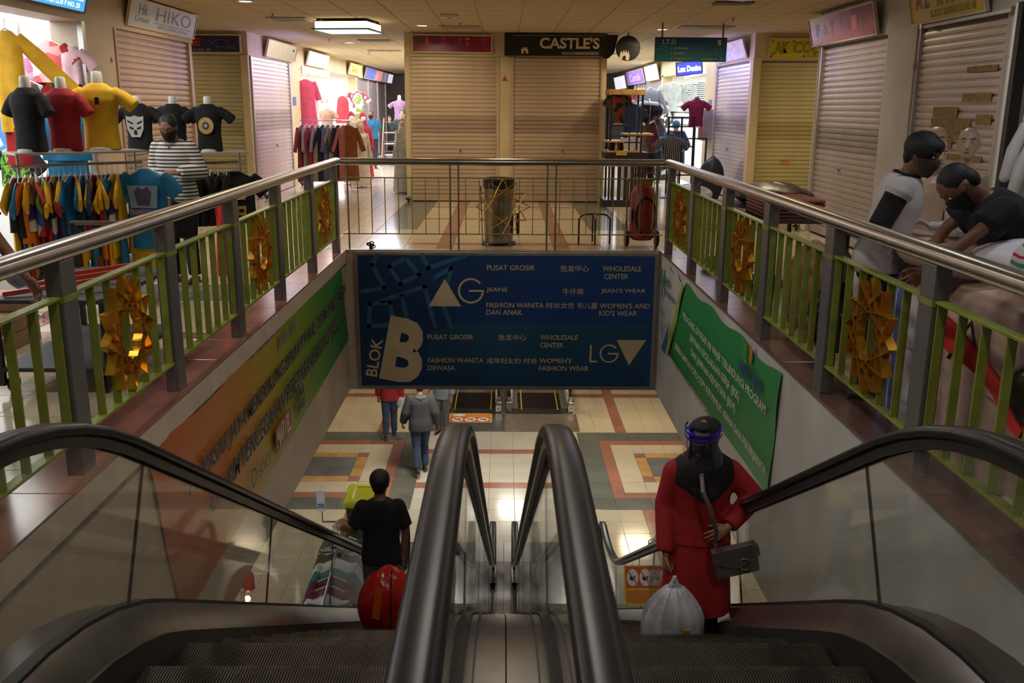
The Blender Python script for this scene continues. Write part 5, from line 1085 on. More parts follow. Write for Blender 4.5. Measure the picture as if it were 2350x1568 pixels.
def torso_rings(T, rows, n=20, sq=0.85):
    out = []
    for (z, rx, ry, yo) in rows:
        out.append([T(V((rx * math.copysign(abs(math.cos(a)) ** sq, math.cos(a)), yo + ry * math.copysign(abs(math.sin(a)) ** sq, math.sin(a)), z))) for a in [2 * math.pi * j / n for j in range(n)]])
    return out
class Fig: pass
def figure(label, loc, rz=180, H=1.7, lean=0, twist=0, head=(0, 0), arms=None, legs=None, build=1.0, skin=None, group=None, name='person', cat='person', hz=0.0, drop=0.0):
    s = H / 1.7; bw = build
    t = thing(name, label, cat, loc, R(rz), group); f = Fig(); f.t = t; f.s = s
    Lm = M4.Rotation(-R(lean), 3, 'X') @ M4.Rotation(R(twist), 3, 'Z'); pv = V((0, 0, .93))
    f.T = lambda p: (pv + Lm @ (V(p) - pv)) * s if p[2] > .93 else V(p) * s
    T = f.T
    sk = skin or SKIN
    f.sh = {q: T(V((q * .162 * bw, -.005, 1.378 - drop))) for q in (-1, 1)}
    arms = arms or {}; legs = legs or {}
    f.el = {}; f.wr = {}; f.hd = {}
    for q in (-1, 1):
        e, w_ = arms.get(q, ((q * .23, -.02, 1.12), (q * .25, .06, .87)))[:2]; f.el[q] = V(e) * s; f.wr[q] = V(w_) * s
    f.hip = {q: V((q * .088 * bw, 0, .90)) * s for q in (-1, 1)}; f.kn = {}; f.an = {}
    for q in (-1, 1):
        k, a = legs.get(q, ((q * .095, .02, .49), (q * .10, -.01, .085))); f.kn[q] = V(k) * s; f.an[q] = V(a) * s
    f.hm = M4.Rotation(R(head[0]), 3, 'Z') @ M4.Rotation(R(head[1]), 3, 'X'); f.hm = M4.Rotation(-R(lean) * 0.5, 3, 'X') @ f.hm
    nb = T(V((0, -.012, 1.44))); f.hc = T(V((0, .012, 1.50))) + f.hm @ V((0, .012, .098)) * s; f.hc.z += hz
    # body
    b = MB(); g = MB()
    b.loft(torso_rings(T, [(.84, .12 * bw, .09 * bw, 0), (.90, .152 * bw, .105 * bw, 0), (.97, .15 * bw, .105 * bw, 0), (1.06, .130 * bw, .092 * bw, 0), (1.18, .142 * bw, .100 * bw, 0), (1.30, .158 * bw, .108 * bw, -.004), (1.38, .150 * bw, .092 * bw, -.01), (1.43, .09, .065, -.012), (1.455, .055, .055, -.012)]))
    b.cap([nb, f.hc + f.hm @ V((0, -.012, -.06)) * s], [.055 * s, .052 * s], 12)
    head_shape(b, f.hc, f.hm, s)
    for q in (-1, 1):
        b.cap([f.sh[q], f.sh[q].lerp(f.el[q], .5), f.el[q], f.el[q].lerp(f.wr[q], .35), f.wr[q]], [.042 * s * bw, .040 * s * bw, .035 * s, .034 * s, .023 * s], 12)
        b.cap([f.hip[q], f.hip[q].lerp(f.kn[q], .5), f.kn[q], f.kn[q].lerp(f.an[q], .35), f.an[q]], [.085 * s * bw, .070 * s * bw, .052 * s, .052 * s, .034 * s], 12)
        ft = f.an[q]; b.cap([ft + V((0, -.03, -.045)) * s, ft + V((0, .08, -.055)) * s, ft + V((0, .14, -.060)) * s], [.030 * s, .028 * s, .020 * s], 10)
        hd = arms.get(q, (0, 0))[2] if len(arms.get(q, (0, 0))) > 2 else dict()
        d = V(hd.get('d', (f.wr[q] - f.el[q]))).normalized(); nr = V(hd.get('n', (q, 0.2, 0))); f.hd[q] = d
        hand(g, f.wr[q], d, nr, hd.get('side', -q), s * hd.get('k', 1.0), hd.get('curl', 28))
    f.body = remesh(b, 'body', sk, 0.0115 * s, 3, t, extra=g)
    return f
def shirt(f, m, sleeve=0.5, hem=.88, bw=1.0, puff=0.0, name='shirt', neck=0.0, flare=0.0, voxel=0.0125, rough=3):
    s = f.s; b = MB(); p = .016 + puff
    rows = [(hem, .150 * bw + p + flare, .108 * bw + p + flare, 0)]
    if hem < .95: rows += [(.93, .150 * bw + p + flare * .6, .108 * bw + p + flare * .6, 0)]
    rows += [(1.06, .136 * bw + p + .004, .098 * bw + p + .004, 0), (1.18, .145 * bw + p, .103 * bw + p, 0), (1.30, .158 * bw + p, .108 * bw + p, -.004), (1.365, .148 * bw + p, .096 * bw + p, -.01), (1.415, .112 * bw + p, .078 + p, -.012), (1.443, .078 + p, .064 + p, -.012), (1.458 + neck, .054 + p * .7, .054 + p * .7, -.012)]
    b.loft(torso_rings(f.T, rows))
    for q in (-1, 1):
        sh, el, wr = f.sh[q], f.el[q], f.wr[q]
        if sleeve <= .5:
            e = sh.lerp(el, sleeve * 2 * .78); b.cap([sh, sh.lerp(e, .35)], [(.046 * bw + p) * s, (.049 * bw + p) * s], 12); b.tube([sh.lerp(e, .1), sh.lerp(e, .35), sh.lerp(e, .7), e], [(.046 * bw + p) * s, (.050 * bw + p) * s, (.053 * bw + p) * s, (.056 * bw + p) * s], 12)
        else:
            u = (sleeve - .5) * 2; e = el.lerp(wr, u); b.cap([sh, sh.lerp(el, .5), el], [(.046 * bw + p) * s, (.044 * bw + p) * s, (.042 * bw + p) * s], 12); b.tube([el.lerp(sh, .1), el, el.lerp(e, .5), e], [(.044 * bw + p) * s, (.044 * bw + p) * s, (.040 + p) * s, (.030 + p) * s], 12)
    return remesh(b, name, m, voxel * s, rough, f.t)
def trousers(f, m, bw=1.0, hem=0.0, name='trousers', p=.018, flare=.0):
    s = f.s; b = MB()
    b.loft(torso_rings(f.T, [(.80, .135 * bw + p, .100 * bw + p, 0), (.88, .155 * bw + p, .108 * bw + p, 0), (.96, .148 * bw + p - .004, .102 * bw + p - .004, 0), (1.0, .138 * bw + p - .006, .096 * bw + p - .006, 0)]))
    for q in (-1, 1):
        an = f.an[q] + V((0, 0, hem)) * s
        b.cap([f.hip[q], f.hip[q].lerp(f.kn[q], .5)], [(.088 * bw + p * .6) * s, (.074 * bw + p) * s], 12)
        b.tube([f.hip[q].lerp(f.kn[q], .5), f.kn[q], f.kn[q].lerp(an, .5), an], [(.074 * bw + p) * s, (.056 + p) * s, (.052 + p) * s, (.046 + p + flare) * s], 12)
    return remesh(b, name, m, .0125 * s, 3, f.t)
def shoes(f, m=None, open_=False):
    s = f.s
    for q in (-1, 1):
        a = f.an[q]; b = MB(); b.cap([a + V((0, -.045, -.050)) * s, a + V((0, .03, -.048)) * s, a + V((0, .10, -.058)) * s, a + V((0, .165, -.062)) * s], [.037 * s, .040 * s, .036 * s, .024 * s], 12)
        for i, v in enumerate(b.v):
            if v[2] < a.z - .083 * s: b.v[i] = (v[0], v[1], a.z - .083 * s)
        b.build('shoe', m or SHOE, f.t); MB().prism([tuple(a + V((x, y, -.085)) * s) for x, y in ((-.036, -.075), (.036, -.075), (.044, .08), (.036, .16), (0, .19), (-.036, .16), (-.044, .08))], (0, 0, .012 * s)).build('sole', mat('sole_grey', (0.2, 0.19, 0.18), 0.7), f.t, smooth=0)

# ---------------------------------------------------------------- clothes on hangers, torsos
CLR = {}
def cm(r, g, b_, nm=None):
    k = nm or 'dye_%02d_%02d_%02d' % (r * 99, g * 99, b_ * 99)
    return mat(k, (r, g, b_), 0.85, var=0.10, vs=7, bump=0.2, bs=12)
def hang_garment(label, loc, rz, w, l, m, msl=None, hang=None, sleeve=.2, slw=.075, cat='shirt', name='hanging_shirt', thick=.055, group=None, flare=.0, lower=None, seed=0, hook=.10, long_sleeve=False, lower_l=.35):
    """a garment on its hanger; width runs along local x, hangs from the local origin (rail height)"""
    t = thing(name, label, cat, loc, rz, group); rnd = random.Random(seed); ph = rnd.uniform(0, 6)
    b = MB(); n = 16; rows = [(-hook - .00, .055, .018), (-hook - .02, .08, .025), (-hook - .05, w * .34, thick * .6), (-hook - .075, w * .47, thick * .75), (-hook - .16, w * .47, thick), (-hook - l * .5, w * .45, thick * 1.05), (-hook - l * .8, w * (.46 + flare * .6), thick * 1.15), (-hook - l, w * (.475 + flare), thick * 1.25)]
    rings = []
    for k, (z, rx, ry) in enumerate(rows):
        u = max(0, k - 3) / 4; rings.append([(rx * math.cos(a), ry * math.sin(a) * (1 + .35 * u * math.sin(5 * a + ph)) + .012 * u * math.sin(3 * a + ph), z) for a in [2 * math.pi * j / n for j in range(n)]])
    b.loft(rings); b.build('fabric', m, t, smooth=60)
    for q in (-1, 1):
        s0 = V((q * w * .42, 0, -hook - .085)); sl = sleeve
        d = V((q * (.75 if not long_sleeve else .28), rnd.uniform(-.25, .25), -.85)).normalized()
        b = MB(); b.tube([s0 - d * .03, s0 + d * sl * .3, s0 + d * sl * .7 + V((0, 0, -.01)), s0 + d * sl + V((0, 0, -.01))], [(slw * .75, thick * .6), (slw, thick * .55), (slw * 1.02, thick * .5), (slw * 1.05, thick * .5)], 10, ref=(0, 1, 0)); b.build('sleeve', msl or m, t, smooth=60)
    if lower:
        b = MB(); b.loft([[(rx * math.cos(a), ry * math.sin(a) * (1 + .3 * math.sin(4 * a + ph)), z) for a in [2 * math.pi * j / n for j in range(n)]] for z, rx, ry in [(-hook - l + .04, w * .38, thick * .7), (-hook - l - lower_l * .5, w * .40, thick * .8), (-hook - l - lower_l, w * .42, thick * .8)]]); b.build('trouser_part', lower, t, smooth=60)
    hm_ = hang or mat('hanger_clear', (0.75, 0.73, 0.72), 0.2, var=0.03)
    b = MB(); b.tube([(0, 0, -.012 + .0)] + [(.012 * math.sin(a), 0, .0 + .012 * math.cos(a)) for a in (0.2, 1.2, 2.4)] + [(0, 0, -.03), (0, 0, -hook + .01)], .0025, 6); b.tube([(-w * .36, 0, -hook - .05), (0, 0, -hook + .02), (w * .36, 0, -hook - .05)], [(.006, .010)] * 3, 6); b.build('hanger', hm_, t)
    return t
_tee = {}
def tee_mesh(kind='down'):
    if kind in _tee: return _tee[kind]
    f = Fig(); f.s = 1; f.t = None; f.T = lambda p: V(p)
    f.sh = {q: V((q * .155, 0, 1.375)) for q in (-1, 1)}; f.el = {q: V((q * (.315 if kind == 'out' else .255), .0, 1.235 if kind == 'out' else 1.19)) for q in (-1, 1)}; f.wr = f.el
    b = MB(); b.loft(torso_rings(f.T, [(.86, .160, .120, 0), (.95, .152, .118, 0), (1.08, .145, .112, 0), (1.20, .155, .118, 0), (1.30, .172, .122, 0), (1.385, .160, .105, 0), (1.43, .095, .078, 0), (1.45, .07, .068, 0)]))
    for q in (-1, 1): b.tube([f.sh[q] - V((q * .03, 0, 0)), f.sh[q].lerp(f.el[q], .4), f.sh[q].lerp(f.el[q], .95)], [.056, .064, .072], 12)
    o = remesh(b, 'shirt', BLK, .014, 3); me = o.data; bpy.data.objects.remove(o); _tee[kind] = me; return me
def torso_stand(label, loc, rz, k, m, neck_m=None, kind='down', neck_h=.10, group=None, cat='mannequin', name='mannequin_torso', short=False):
    """shirt on a headless torso; k scales, origin at the base of the torso"""
    t = thing(name, label, cat, loc, rz, group); me = tee_mesh(kind).copy(); me.materials.clear(); me.materials.append(m)
    o = link('shirt', me, t, (0, 0, -.86 * k)); o.scale = (k, k * .9, k)
    b = MB(); b.lathe([(.050 * k, .54 * k), (.050 * k, .60 * k), (.047 * k, (.60 + neck_h) * k), (.040 * k, (.62 + neck_h) * k), (.0, (.625 + neck_h) * k)], 18); b.build('neck', neck_m or mat('neck_white', (0.80, 0.78, 0.68), 0.35, var=0.03), t)
    b = MB(); b.lathe([(.13 * k, 0), (.13 * k, .02), (.10 * k, .03)], 20); b.build('base', mat('base_white', (0.7, 0.68, 0.62), 0.4), t)
    return t
def drape(name, label, cat, cx, cy, z0, z1, rx, ry, m, seed=1, lump=.06, parts=None, flat=.35, knot=False, rz=0):
    """soft bag or bundle: lumpy rounded shape standing on z0"""
    t = thing(name, label, cat, (cx, cy, z0), rz); rnd = random.Random(seed); b = MB(); n = 28; K = 14; h = z1 - z0; ph = [rnd.uniform(0, 6.3) for _ in range(6)]
    rings = []
    for i in range(K + 1):
        u = i / K; rr = max(.02, (math.sin(math.pi * min(1, .18 + .82 * u) ** (1 + flat)) ** .55)) if u < 1 else .03
        ring = []
        for j in range(n):
            a = 2 * math.pi * j / n; q = 1 + lump * (math.sin(3 * a + ph[0] + 3 * u) + .6 * math.sin(5 * a + ph[1] - 4 * u) + .4 * math.sin(9 * a + ph[2] + 7 * u)); ring.append((rx * rr * q * math.cos(a), ry * rr * q * math.sin(a), h * u * (1 + .03 * math.sin(2 * a + ph[3]))))
        rings.append(ring)
    b.loft(rings); b.build('bag' if parts is None else parts, m, t, smooth=70)
    if knot: b = MB(); b.cap([(0, 0, h * .97), (.02, .01, h * 1.03), (.05, .0, h * 1.10)], [.03, .018, .035], 8); b.build('knot', m, t)
    return t
# ================================================================ people on the escalators
RED = mat('dress_red', (0.36, 0.010, 0.014), 0.8, var=0.14, vs=5, bump=0.35, bs=9)
def zs(y): return zb(y)
# woman in the red dress
WY = 4.98; WZ = zs(WY) - 0.03
f = figure('woman in long red dress with black headscarf and clear face shield on the escalator', (1.14, WY, WZ), 182, 1.52, drop=.045, lean=4, head=(-32, -10),
    arms={1: ((.22, .0, 1.10), (.235, .12, .80), dict(d=(0.0, .05, -1), n=(1, 0, .1), curl=62)), -1: ((-.335, .05, 1.16), (-.13, .20, 1.02), dict(d=(.80, .18, -.45), n=(-.2, .9, .5), side=1, curl=18))}, build=1.10, skin=SKIN)
t = f.t; s = f.s
shirt(f, RED, 0.97, 0.86, 1.10, 0.012, name='dress_top', flare=.02)
b = MB(); b.loft(torso_rings(f.T, [(.36, .235, .165, .01), (.44, .230, .165, .01), (.60, .218, .165, .01), (.78, .215, .160, .005), (.92, .205, .150, 0), (1.06, .185, .130, 0)], n=40)); 
for i, v in enumerate(b.v):
    a = math.atan2(v[1], v[0]); u = max(0, (1.0 - v[2] / s)); r = 1 + .035 * u * math.sin(9 * a) + .02 * u * math.sin(5 * a + 1); b.v[i] = (v[0] * r, v[1] * r, v[2])
b.build('dress_skirt', RED, t, smooth=70)
b = MB(); b.loft(torso_rings(f.T, [(1.035, .170, .124, 0), (1.05, .176, .128, 0), (1.065, .170, .124, 0)], n=30)); b.build('waist_seam', mat('seam_red', (0.20, .008, .01), 0.8), t)
trousers(f, BLK, 1.05); shoes(f, BLK)
SC_B = mat('scarf_black', (0.008, 0.008, 0.010), 0.85, var=0.2, vs=8, bump=0.35, bs=12); hc, hm = f.hc, f.hm
b = MB()                                       # head part of the scarf: shell open at the face
def sc(side):
    def fn(u, v):
        a = R(46 + 268 * u); z = .128 - .26 * v; k = 1.0
        rx, ry, yo = hring(min(.117, max(-.12, z)), 1.0, .016 + side); rx = max(rx, .060 + .03 * v + side); ry = max(ry, .070 + side); top = max(0, (.128 - z) / .05); q = min(1, top) ** .5
        return hc + hm @ V((rx * q * math.sin(a) * s, (yo * q + ry * q * math.cos(a)) * s, z * s))
    return fn
b.sheet(sc(0), 34, 16); b.sheet(sc(.006), 34, 16)
b.ell(hc + hm @ V((0, .045 * s, .085 * s)), (.062 * s, .050 * s, .030 * s), 16, 8, rot=hm); b.build('headscarf', SC_B, t, smooth=70)
b = MB(); T = f.T
rows = []
for k, (z, rx, ry, yo) in enumerate([(1.545, .072, .080, .0), (1.50, .090, .100, .01), (1.45, .125, .120, .012), (1.41, .185, .138, .008), (1.36, .212, .150, .006), (1.30, .205, .152, .008), (1.24, .165, .150, .03), (1.20, .10, .12, .07)]):
    rows.append([T(V((rx * math.cos(a) * (1 + .03 * math.sin(7 * a + k)), yo + ry * math.sin(a) * (1 + .04 * math.sin(5 * a + 2 * k)), z - .05 * abs(math.cos(a)) * (k > 3) * (-1 if k > 5 else 1) * .5))) for a in [2 * math.pi * j / 32 for j in range(32)]])
b.loft(rows); remesh(b, 'scarf_drape', SC_B, .011, 2, t)
mask_part(t, hc, hm, s, blotch('mask_floral', [(0.010, 0.009, 0.016), (0.012, 0.010, 0.02), (0.02, 0.012, 0.02), (0.28, 0.13, 0.13)], 46), top=-.012); face_parts(t, hc, hm, s, lips=False)
b = MB(); b.tube([hc + hm @ V(((hring(-.012)[0] + .013) * math.sin(R(a)) * s, (hring(-.012)[2] + (hring(-.012)[1] + .016) * math.cos(R(a))) * s, (-.012 + .010 * abs(a / 75) ** 2) * s)) for a in range(-75, 76, 15)], .0028 * s, 6); b.build('mask_edge', mat('edge_red', (0.55, 0.03, 0.05), 0.6), t)
# face shield: clear curved sheet and blue head band
b = MB()
def shd(side):
    def fn(u, v):
        a = R(-88 + 176 * u); z = .075 - .235 * v; return hc + hm @ V(((.112 + .018 * v) * math.sin(a) * s, (.022 + (.125 + .022 * v + side) * math.cos(a)) * s, z * s))
    return fn
b.sheet(shd(0), 26, 12); b.build('shield_sheet', glass('shield_clear', (0.93, 0.93, 0.97), 0.04, 1.8, 1.5, dirt=0.04), t, smooth=80)
bb_ = mat('band_blue', (0.02, 0.02, 0.42), 0.3, var=0.05)
b = MB()
for z0 in (.072, .035): b.tube([hc + hm @ V((.113 * math.sin(R(a)) * s, (.022 + .126 * math.cos(R(a))) * s, z0 * s)) for a in range(-100, 101, 10)], [(.010 * s, .003 * s)] * 21, 8, ref=tuple(hm @ V((0, 1, 0))))
b.tube([hc + hm @ V((.084 * math.sin(R(a)) * s, (-.004 + .112 * math.cos(R(a))) * s, .052 * s)) for a in range(0, 360, 20)], [(.018 * s, .004 * s)] * 18, 8, closed=True)
b.build('shield_band', bb_, t, smooth=60)
b = MB(); b.tube([hc + hm @ V((.125 * math.sin(R(30)) * s, (.022 + .14 * math.cos(R(30))) * s, (.06 - .2 * k / 6) * s)) for k in range(7)], .0022 * s, 6); b.build('shield_edge', mat('edge_film_red', (0.75, 0.05, 0.03), 0.3), t)
# crossbody bag, hangs from her shoulder
BGM = mat('bag_grey_brown', (0.105, 0.082, 0.078), 0.45, var=0.08, vs=10, bump=0.1, bs=40)
t2 = thing('shoulder_bag', 'grey brown flap shoulder bag with silver ring at the hip of the woman in red', 'bag', (1.31, 4.72, -0.66)); rot = M4.Rotation(R(-14), 3, 'Y') 
def rb(p): return rot @ V(p)
b = MB(); pf = [(-.125, -.085), (.115, -.085), (.128, .085), (-.128, .085)]; b.prism([rb((x, 0, z)) for x, z in pf], rb((0, .055, 0))); b.build('pouch', BGM, t2, smooth=0, bevel=.008)
b = MB(); b.prism([rb((x, -.012, z)) for x, z in [(-.130, .092), (.130, .092), (.135, .02), (.05, -.025), (0, -.038), (-.05, -.025), (-.135, .02)]], rb((0, .01, 0))); b.build('flap', BGM, t2, smooth=0, bevel=.004)
chrome = mat('chrome_ring', (0.75, 0.74, 0.72), 0.15, 1.0, var=0.02)
b = MB(); b.tube([rb((.035 + .030 * math.cos(R(a)), -.022, -.012 + .034 * math.sin(R(a)))) for a in range(40, 321, 14)], .0045, 8); b.build('ring_clasp', chrome, t2)
b = MB(); b.tube([(-.125, .02, .085), (-.135, -.03, .20), (-.175, -.03, .33), (-.215, .0, .42), (-.205, .12, .50)], [(.012, .003)] * 5, 8, ref=(0, 1, 0)); b.build('strap', BGM, t2); b = MB(); b.lathe([(.008, 0), (.010, .012), (.008, .024)], 12, c=(-.127, .01, .085)); b.build('buckle', chrome, t2)
# plastic bag held in her hand, resting on the step
PLW = mat('plastic_white', (0.52, 0.50, 0.56), 0.28, var=0.14, vs=9, bump=0.6, bs=22, spec=0.6)
t3 = thing('plastic_bag', 'large white plastic bag with a brown tape strip held by the woman in red', 'bag', (0.94, 4.60, -1.215)); rnd = random.Random(3)
b = MB(); rows = []; K = 16
for i in range(K + 1):
    u = i / K; z = .47 * u; r = .165 * (1 - .16 * (1 - u / .5) ** 2) if u < .5 else .165 * max(.16, math.cos((u - .5) * 2 * 1.35) ** .8); rows.append([(r * math.cos(a) * (1 + (.035 + .10 * u) * math.sin(9 * a + 1.5 * math.sin(3 * u))) * 1.0, r * .78 * math.sin(a) * (1 + (.03 + .12 * u) * math.sin(11 * a)), z) for a in [2 * math.pi * j / 44 for j in range(44)]])
b.loft(rows); b.build('bag', PLW, t3, smooth=80)
for q in (-1, 1): b = MB(); b.tube([(q * .050, 0, .38), (q * .035, 0, .45), (q * .010, .0, .50), (0, 0, .530)], [(.035, .014), (.026, .012), (.016, .010), (.012, .010)], 10); b.build('bag_handle', PLW, t3)
tp = mat('tape_amber', (0.42, 0.20, 0.01), 0.15, var=0.1); b = MB(); b.prism([(-.008, -.140, .06), (.055, -.142, .05), (.075, -.118, .27), (.015, -.116, .275)], (0, -.004, 0)); b.build('tape_strip', tp, t3, smooth=0)
text('idr', V((0.94, 4.44, -1.215)), (1, 0, 0), (0, 0, 1), .075, .06, .06, .05, mat('ink_faint', (0.2, 0.2, 0.25), 0.6), t3)
# boy in black with red bag
BY = 7.0
f = figure('boy in black t-shirt seen from behind on the left escalator', (-1.0, BY, zs(BY) - 0.01), 4, 1.50, head=(-8, -2), arms={1: ((.225, -.02, 1.13), (.20, -.05, .88), dict(curl=60)), -1: ((-.25, -.02, 1.15), (-.33, .16, 1.10), dict(d=(-.3, .9, -.2), n=(0, 0.1, 1), side=1, curl=35))}, skin=SKIN_D, build=1.0)
shirt(f, BLK, .5, .84, 1.0, .012, flare=.012); trousers(f, mat('shorts_grey', (0.10, 0.11, 0.12), 0.8), 1.0); shoes(f); hair_cap(f.t, f.hc, f.hm, f.s, puff=.012); face_parts(f.t, f.hc, f.hm, f.s)
RBG = mat('bag_red_glossy', (0.42, 0.012, 0.008), 0.22, var=0.15, vs=5, bump=0.4, bs=14)
t4 = drape('red_bag', 'big glossy red bag carried behind the boy in black on the left escalator', 'bag', -0.86, 6.22, zs(6.22) + 0.02, zs(6.22) + 0.62, 0.215, 0.17, RBG, 5, .035, parts='sack')
b = MB(); b.tube([(.03, -.165, .02), (.045, -.185, .2), (.05, -.17, .42), (.05, -.06, .60)], .006, 6); b.build('cord', black_m, t4); b = MB(); b.prism([(-.09, -.178, .28), (-.035, -.180, .27), (-.005, -.155, .50), (-.06, -.150, .52)], (0, -.004, 0)); b.build('tape_strip', mat('tape_orange', (0.5, 0.08, 0.01), 0.2), t4, smooth=0)
b = MB(); b.box(-.02, .10, -.205, -.180, .17, .185); b.build('buckle', steel, t4, smooth=0)
# person in yellow and checked sleeves in front of the boy, lower on the same escalator
PY = 9.35
PLAID = stripes('plaid_navy', [(0, (0.012, 0.018, 0.045)), (0.82, (0.10, 0.13, 0.22))], 0.045, 'Z'); YEL = cm(0.60, 0.36, 0.01, 'shirt_amber')
f = figure('person in amber top and navy checked sleeves half hidden behind the left middle handrail', (-0.68, PY, zs(PY) - 0.01), 10, 1.50, arms={-1: ((-.27, .0, 1.13), (-.22, .22, 1.10)), 1: ((.2, 0, 1.12), (.16, .2, 1.05))}, skin=SKIN_D)
shirt(f, YEL, .3, .86, 1.0, .014); hair_cap(f.t, f.hc, f.hm, f.s); trousers(f, JEAN_D); shoes(f); face_parts(f.t, f.hc, f.hm, f.s)
for q in (-1, 1):
    b = MB(); b.cap([f.sh[q].lerp(f.el[q], .55), f.el[q], f.el[q].lerp(f.wr[q], .8)], [.058 * f.s, .055 * f.s, .042 * f.s], 12); b.build('checked_sleeve', PLAID, f.t)

# ================================================================ people on the lower floor
f = figure('man in grey hooded sweater and jeans walking on the lower floor', (-1.50, 15.95, -4.69), 12, 1.72, lean=3, arms={1: ((.26, -.06, 1.13), (.30, -.02, .88)), -1: ((-.26, .02, 1.13), (-.30, .14, .90))}, legs={1: ((.08, .14, .50), (.07, .02, .10)), -1: ((-.09, -.06, .49), (-.10, -.28, .16))}, build=1.1)
shirt(f, cm(0.045, 0.045, 0.048, 'sweater_grey'), .96, .80, 1.1, .022, flare=.02); trousers(f, JEAN, 1.05); shoes(f); hair_cap(f.t, f.hc, f.hm, f.s); b = MB(); b.cap([f.T(V((-.07, -.10, 1.42))), f.T(V((0, -.125, 1.40))), f.T(V((.07, -.10, 1.42)))], [.035, .045, .035], 10); b.build('hood', GREYC, f.t); face_parts(f.t, f.hc, f.hm, f.s)
f = figure('person in red top and blue jeans seen under the board on the lower floor', (-2.28, 17.75, -4.69), 8, 1.62, arms={1: ((.22, -.05, 1.12), (.25, -.02, .86)), -1: ((-.22, .05, 1.12), (-.24, .12, .87))}, legs={1: ((.08, .10, .50), (.08, .12, .09)), -1: ((-.09, -.02, .49), (-.10, -.18, .13))})
shirt(f, cm(0.30, 0.012, 0.02, 'top_crimson'), .9, .84, 1.02, .02, flare=.02); trousers(f, JEAN, 1.0); shoes(f); hair_cap(f.t, f.hc, f.hm, f.s)
t = thing('shopping_bag', 'small white bag in the hand of the person in the red top', 'bag', (-2.06, 17.72, -4.05)); b = MB(); b.loft([[(r * math.cos(a), r * .6 * math.sin(a), z) for a in [2 * math.pi * j / 16 for j in range(16)]] for z, r in ((0, .06), (.08, .09), (.17, .07), (.23, .02))]); b.build('bag', PLW, t); b = MB(); b.tube([(-.02, 0, .22), (-.015, 0, .29), (.015, 0, .29), (.02, 0, .22)], .004, 6); b.build('bag_handle', PLW, t)
f = figure('person in pale blue grey clothes behind the man in the grey sweater', (-1.25, 18.0, -4.69), 160, 1.6, arms={1: ((.22, .0, 1.12), (.22, .16, 1.0))})
shirt(f, cm(0.20, 0.24, 0.28, 'top_bluegrey'), .9, .80, 1.05, .02); trousers(f, GREYC); shoes(f); hair_cap(f.t, f.hc, f.hm, f.s); face_parts(f.t, f.hc, f.hm, f.s)

# ================================================================ upper hall people
STR = stripes('stripe_black_white', [(0, (0.018, 0.018, 0.02)), (0.42, (0.62, 0.60, 0.56))], 0.036, 'Z')
f = figure('man in black and white striped shirt and black mask behind the clothes rack', (-3.33, 9.6, 0), 176, 1.71, lean=5, head=(2, -26), arms={1: ((.23, -.0, 1.14), (.18, .25, 1.02)), -1: ((-.26, .02, 1.14), (-.10, .27, 1.14), dict(d=(.5, .6, .1), n=(-.3, .2, .9), side=1, curl=60))}, build=1.0)
shirt(f, STR, .93, .84, 1.0, .016, flare=.02, rough=2); trousers(f, BLK, 1.05); shoes(f); hair_cap(f.t, f.hc, f.hm, f.s); mask_part(f.t, f.hc, f.hm, f.s); face_parts(f.t, f.hc, f.hm, f.s, lips=False)
MB().box(-.004, .004, .146, .152, .9, 1.40).build('zip', MASKB, f.t, smooth=0)
BLUE = cm(0.012, 0.14, 0.30, 'polo_blue')
f = figure('man in blue polo shirt with black mask standing in the left corridor', (-3.92, 28.0, 0), 205, 1.66, head=(-28, -2), arms={1: ((.26, -.06, 1.14), (.16, -.14, .92)), -1: ((-.25, -.08, 1.14), (-.12, -.14, .92))}, build=1.2)
shirt(f, BLUE, .5, .88, 1.2, .02); trousers(f, JEAN_D, 1.15); shoes(f); hair_cap(f.t, f.hc, f.hm, f.s); mask_part(f.t, f.hc, f.hm, f.s); face_parts(f.t, f.hc, f.hm, f.s, lips=False)
b = MB(); b.prism([(.08, .17, .80), (.30, .17, .80), (.30, .17, .98), (.08, .17, .98)], (0, .06, 0)); b.build('waist_bag', mat('bag_charcoal', (0.03, 0.03, 0.035), 0.6), f.t, smooth=0, bevel=.02); b = MB(); b.tube([(.10, .18, .97), (-.02, .17, 1.2), (-.12, .10, 1.42)], .010, 6); b.build('bag_strap', MATS['bag_charcoal'], f.t)
f = figure('young man in dark top raising a hand at the edge of the middle block', (-2.98, 27.8, 0), 170, 1.68, head=(10, 0), arms={1: ((.27, .05, 1.18), (.36, .12, 1.40), dict(d=(0, .1, 1), n=(0, -1, .1), curl=15))}, skin=SKIN_L)
shirt(f, cm(0.015, 0.035, 0.03, 'top_darkgreen'), .9, .86, 1.0, .02); trousers(f, JEAN_D); shoes(f); hair_cap(f.t, f.hc, f.hm, f.s); face_parts(f.t, f.hc, f.hm, f.s)
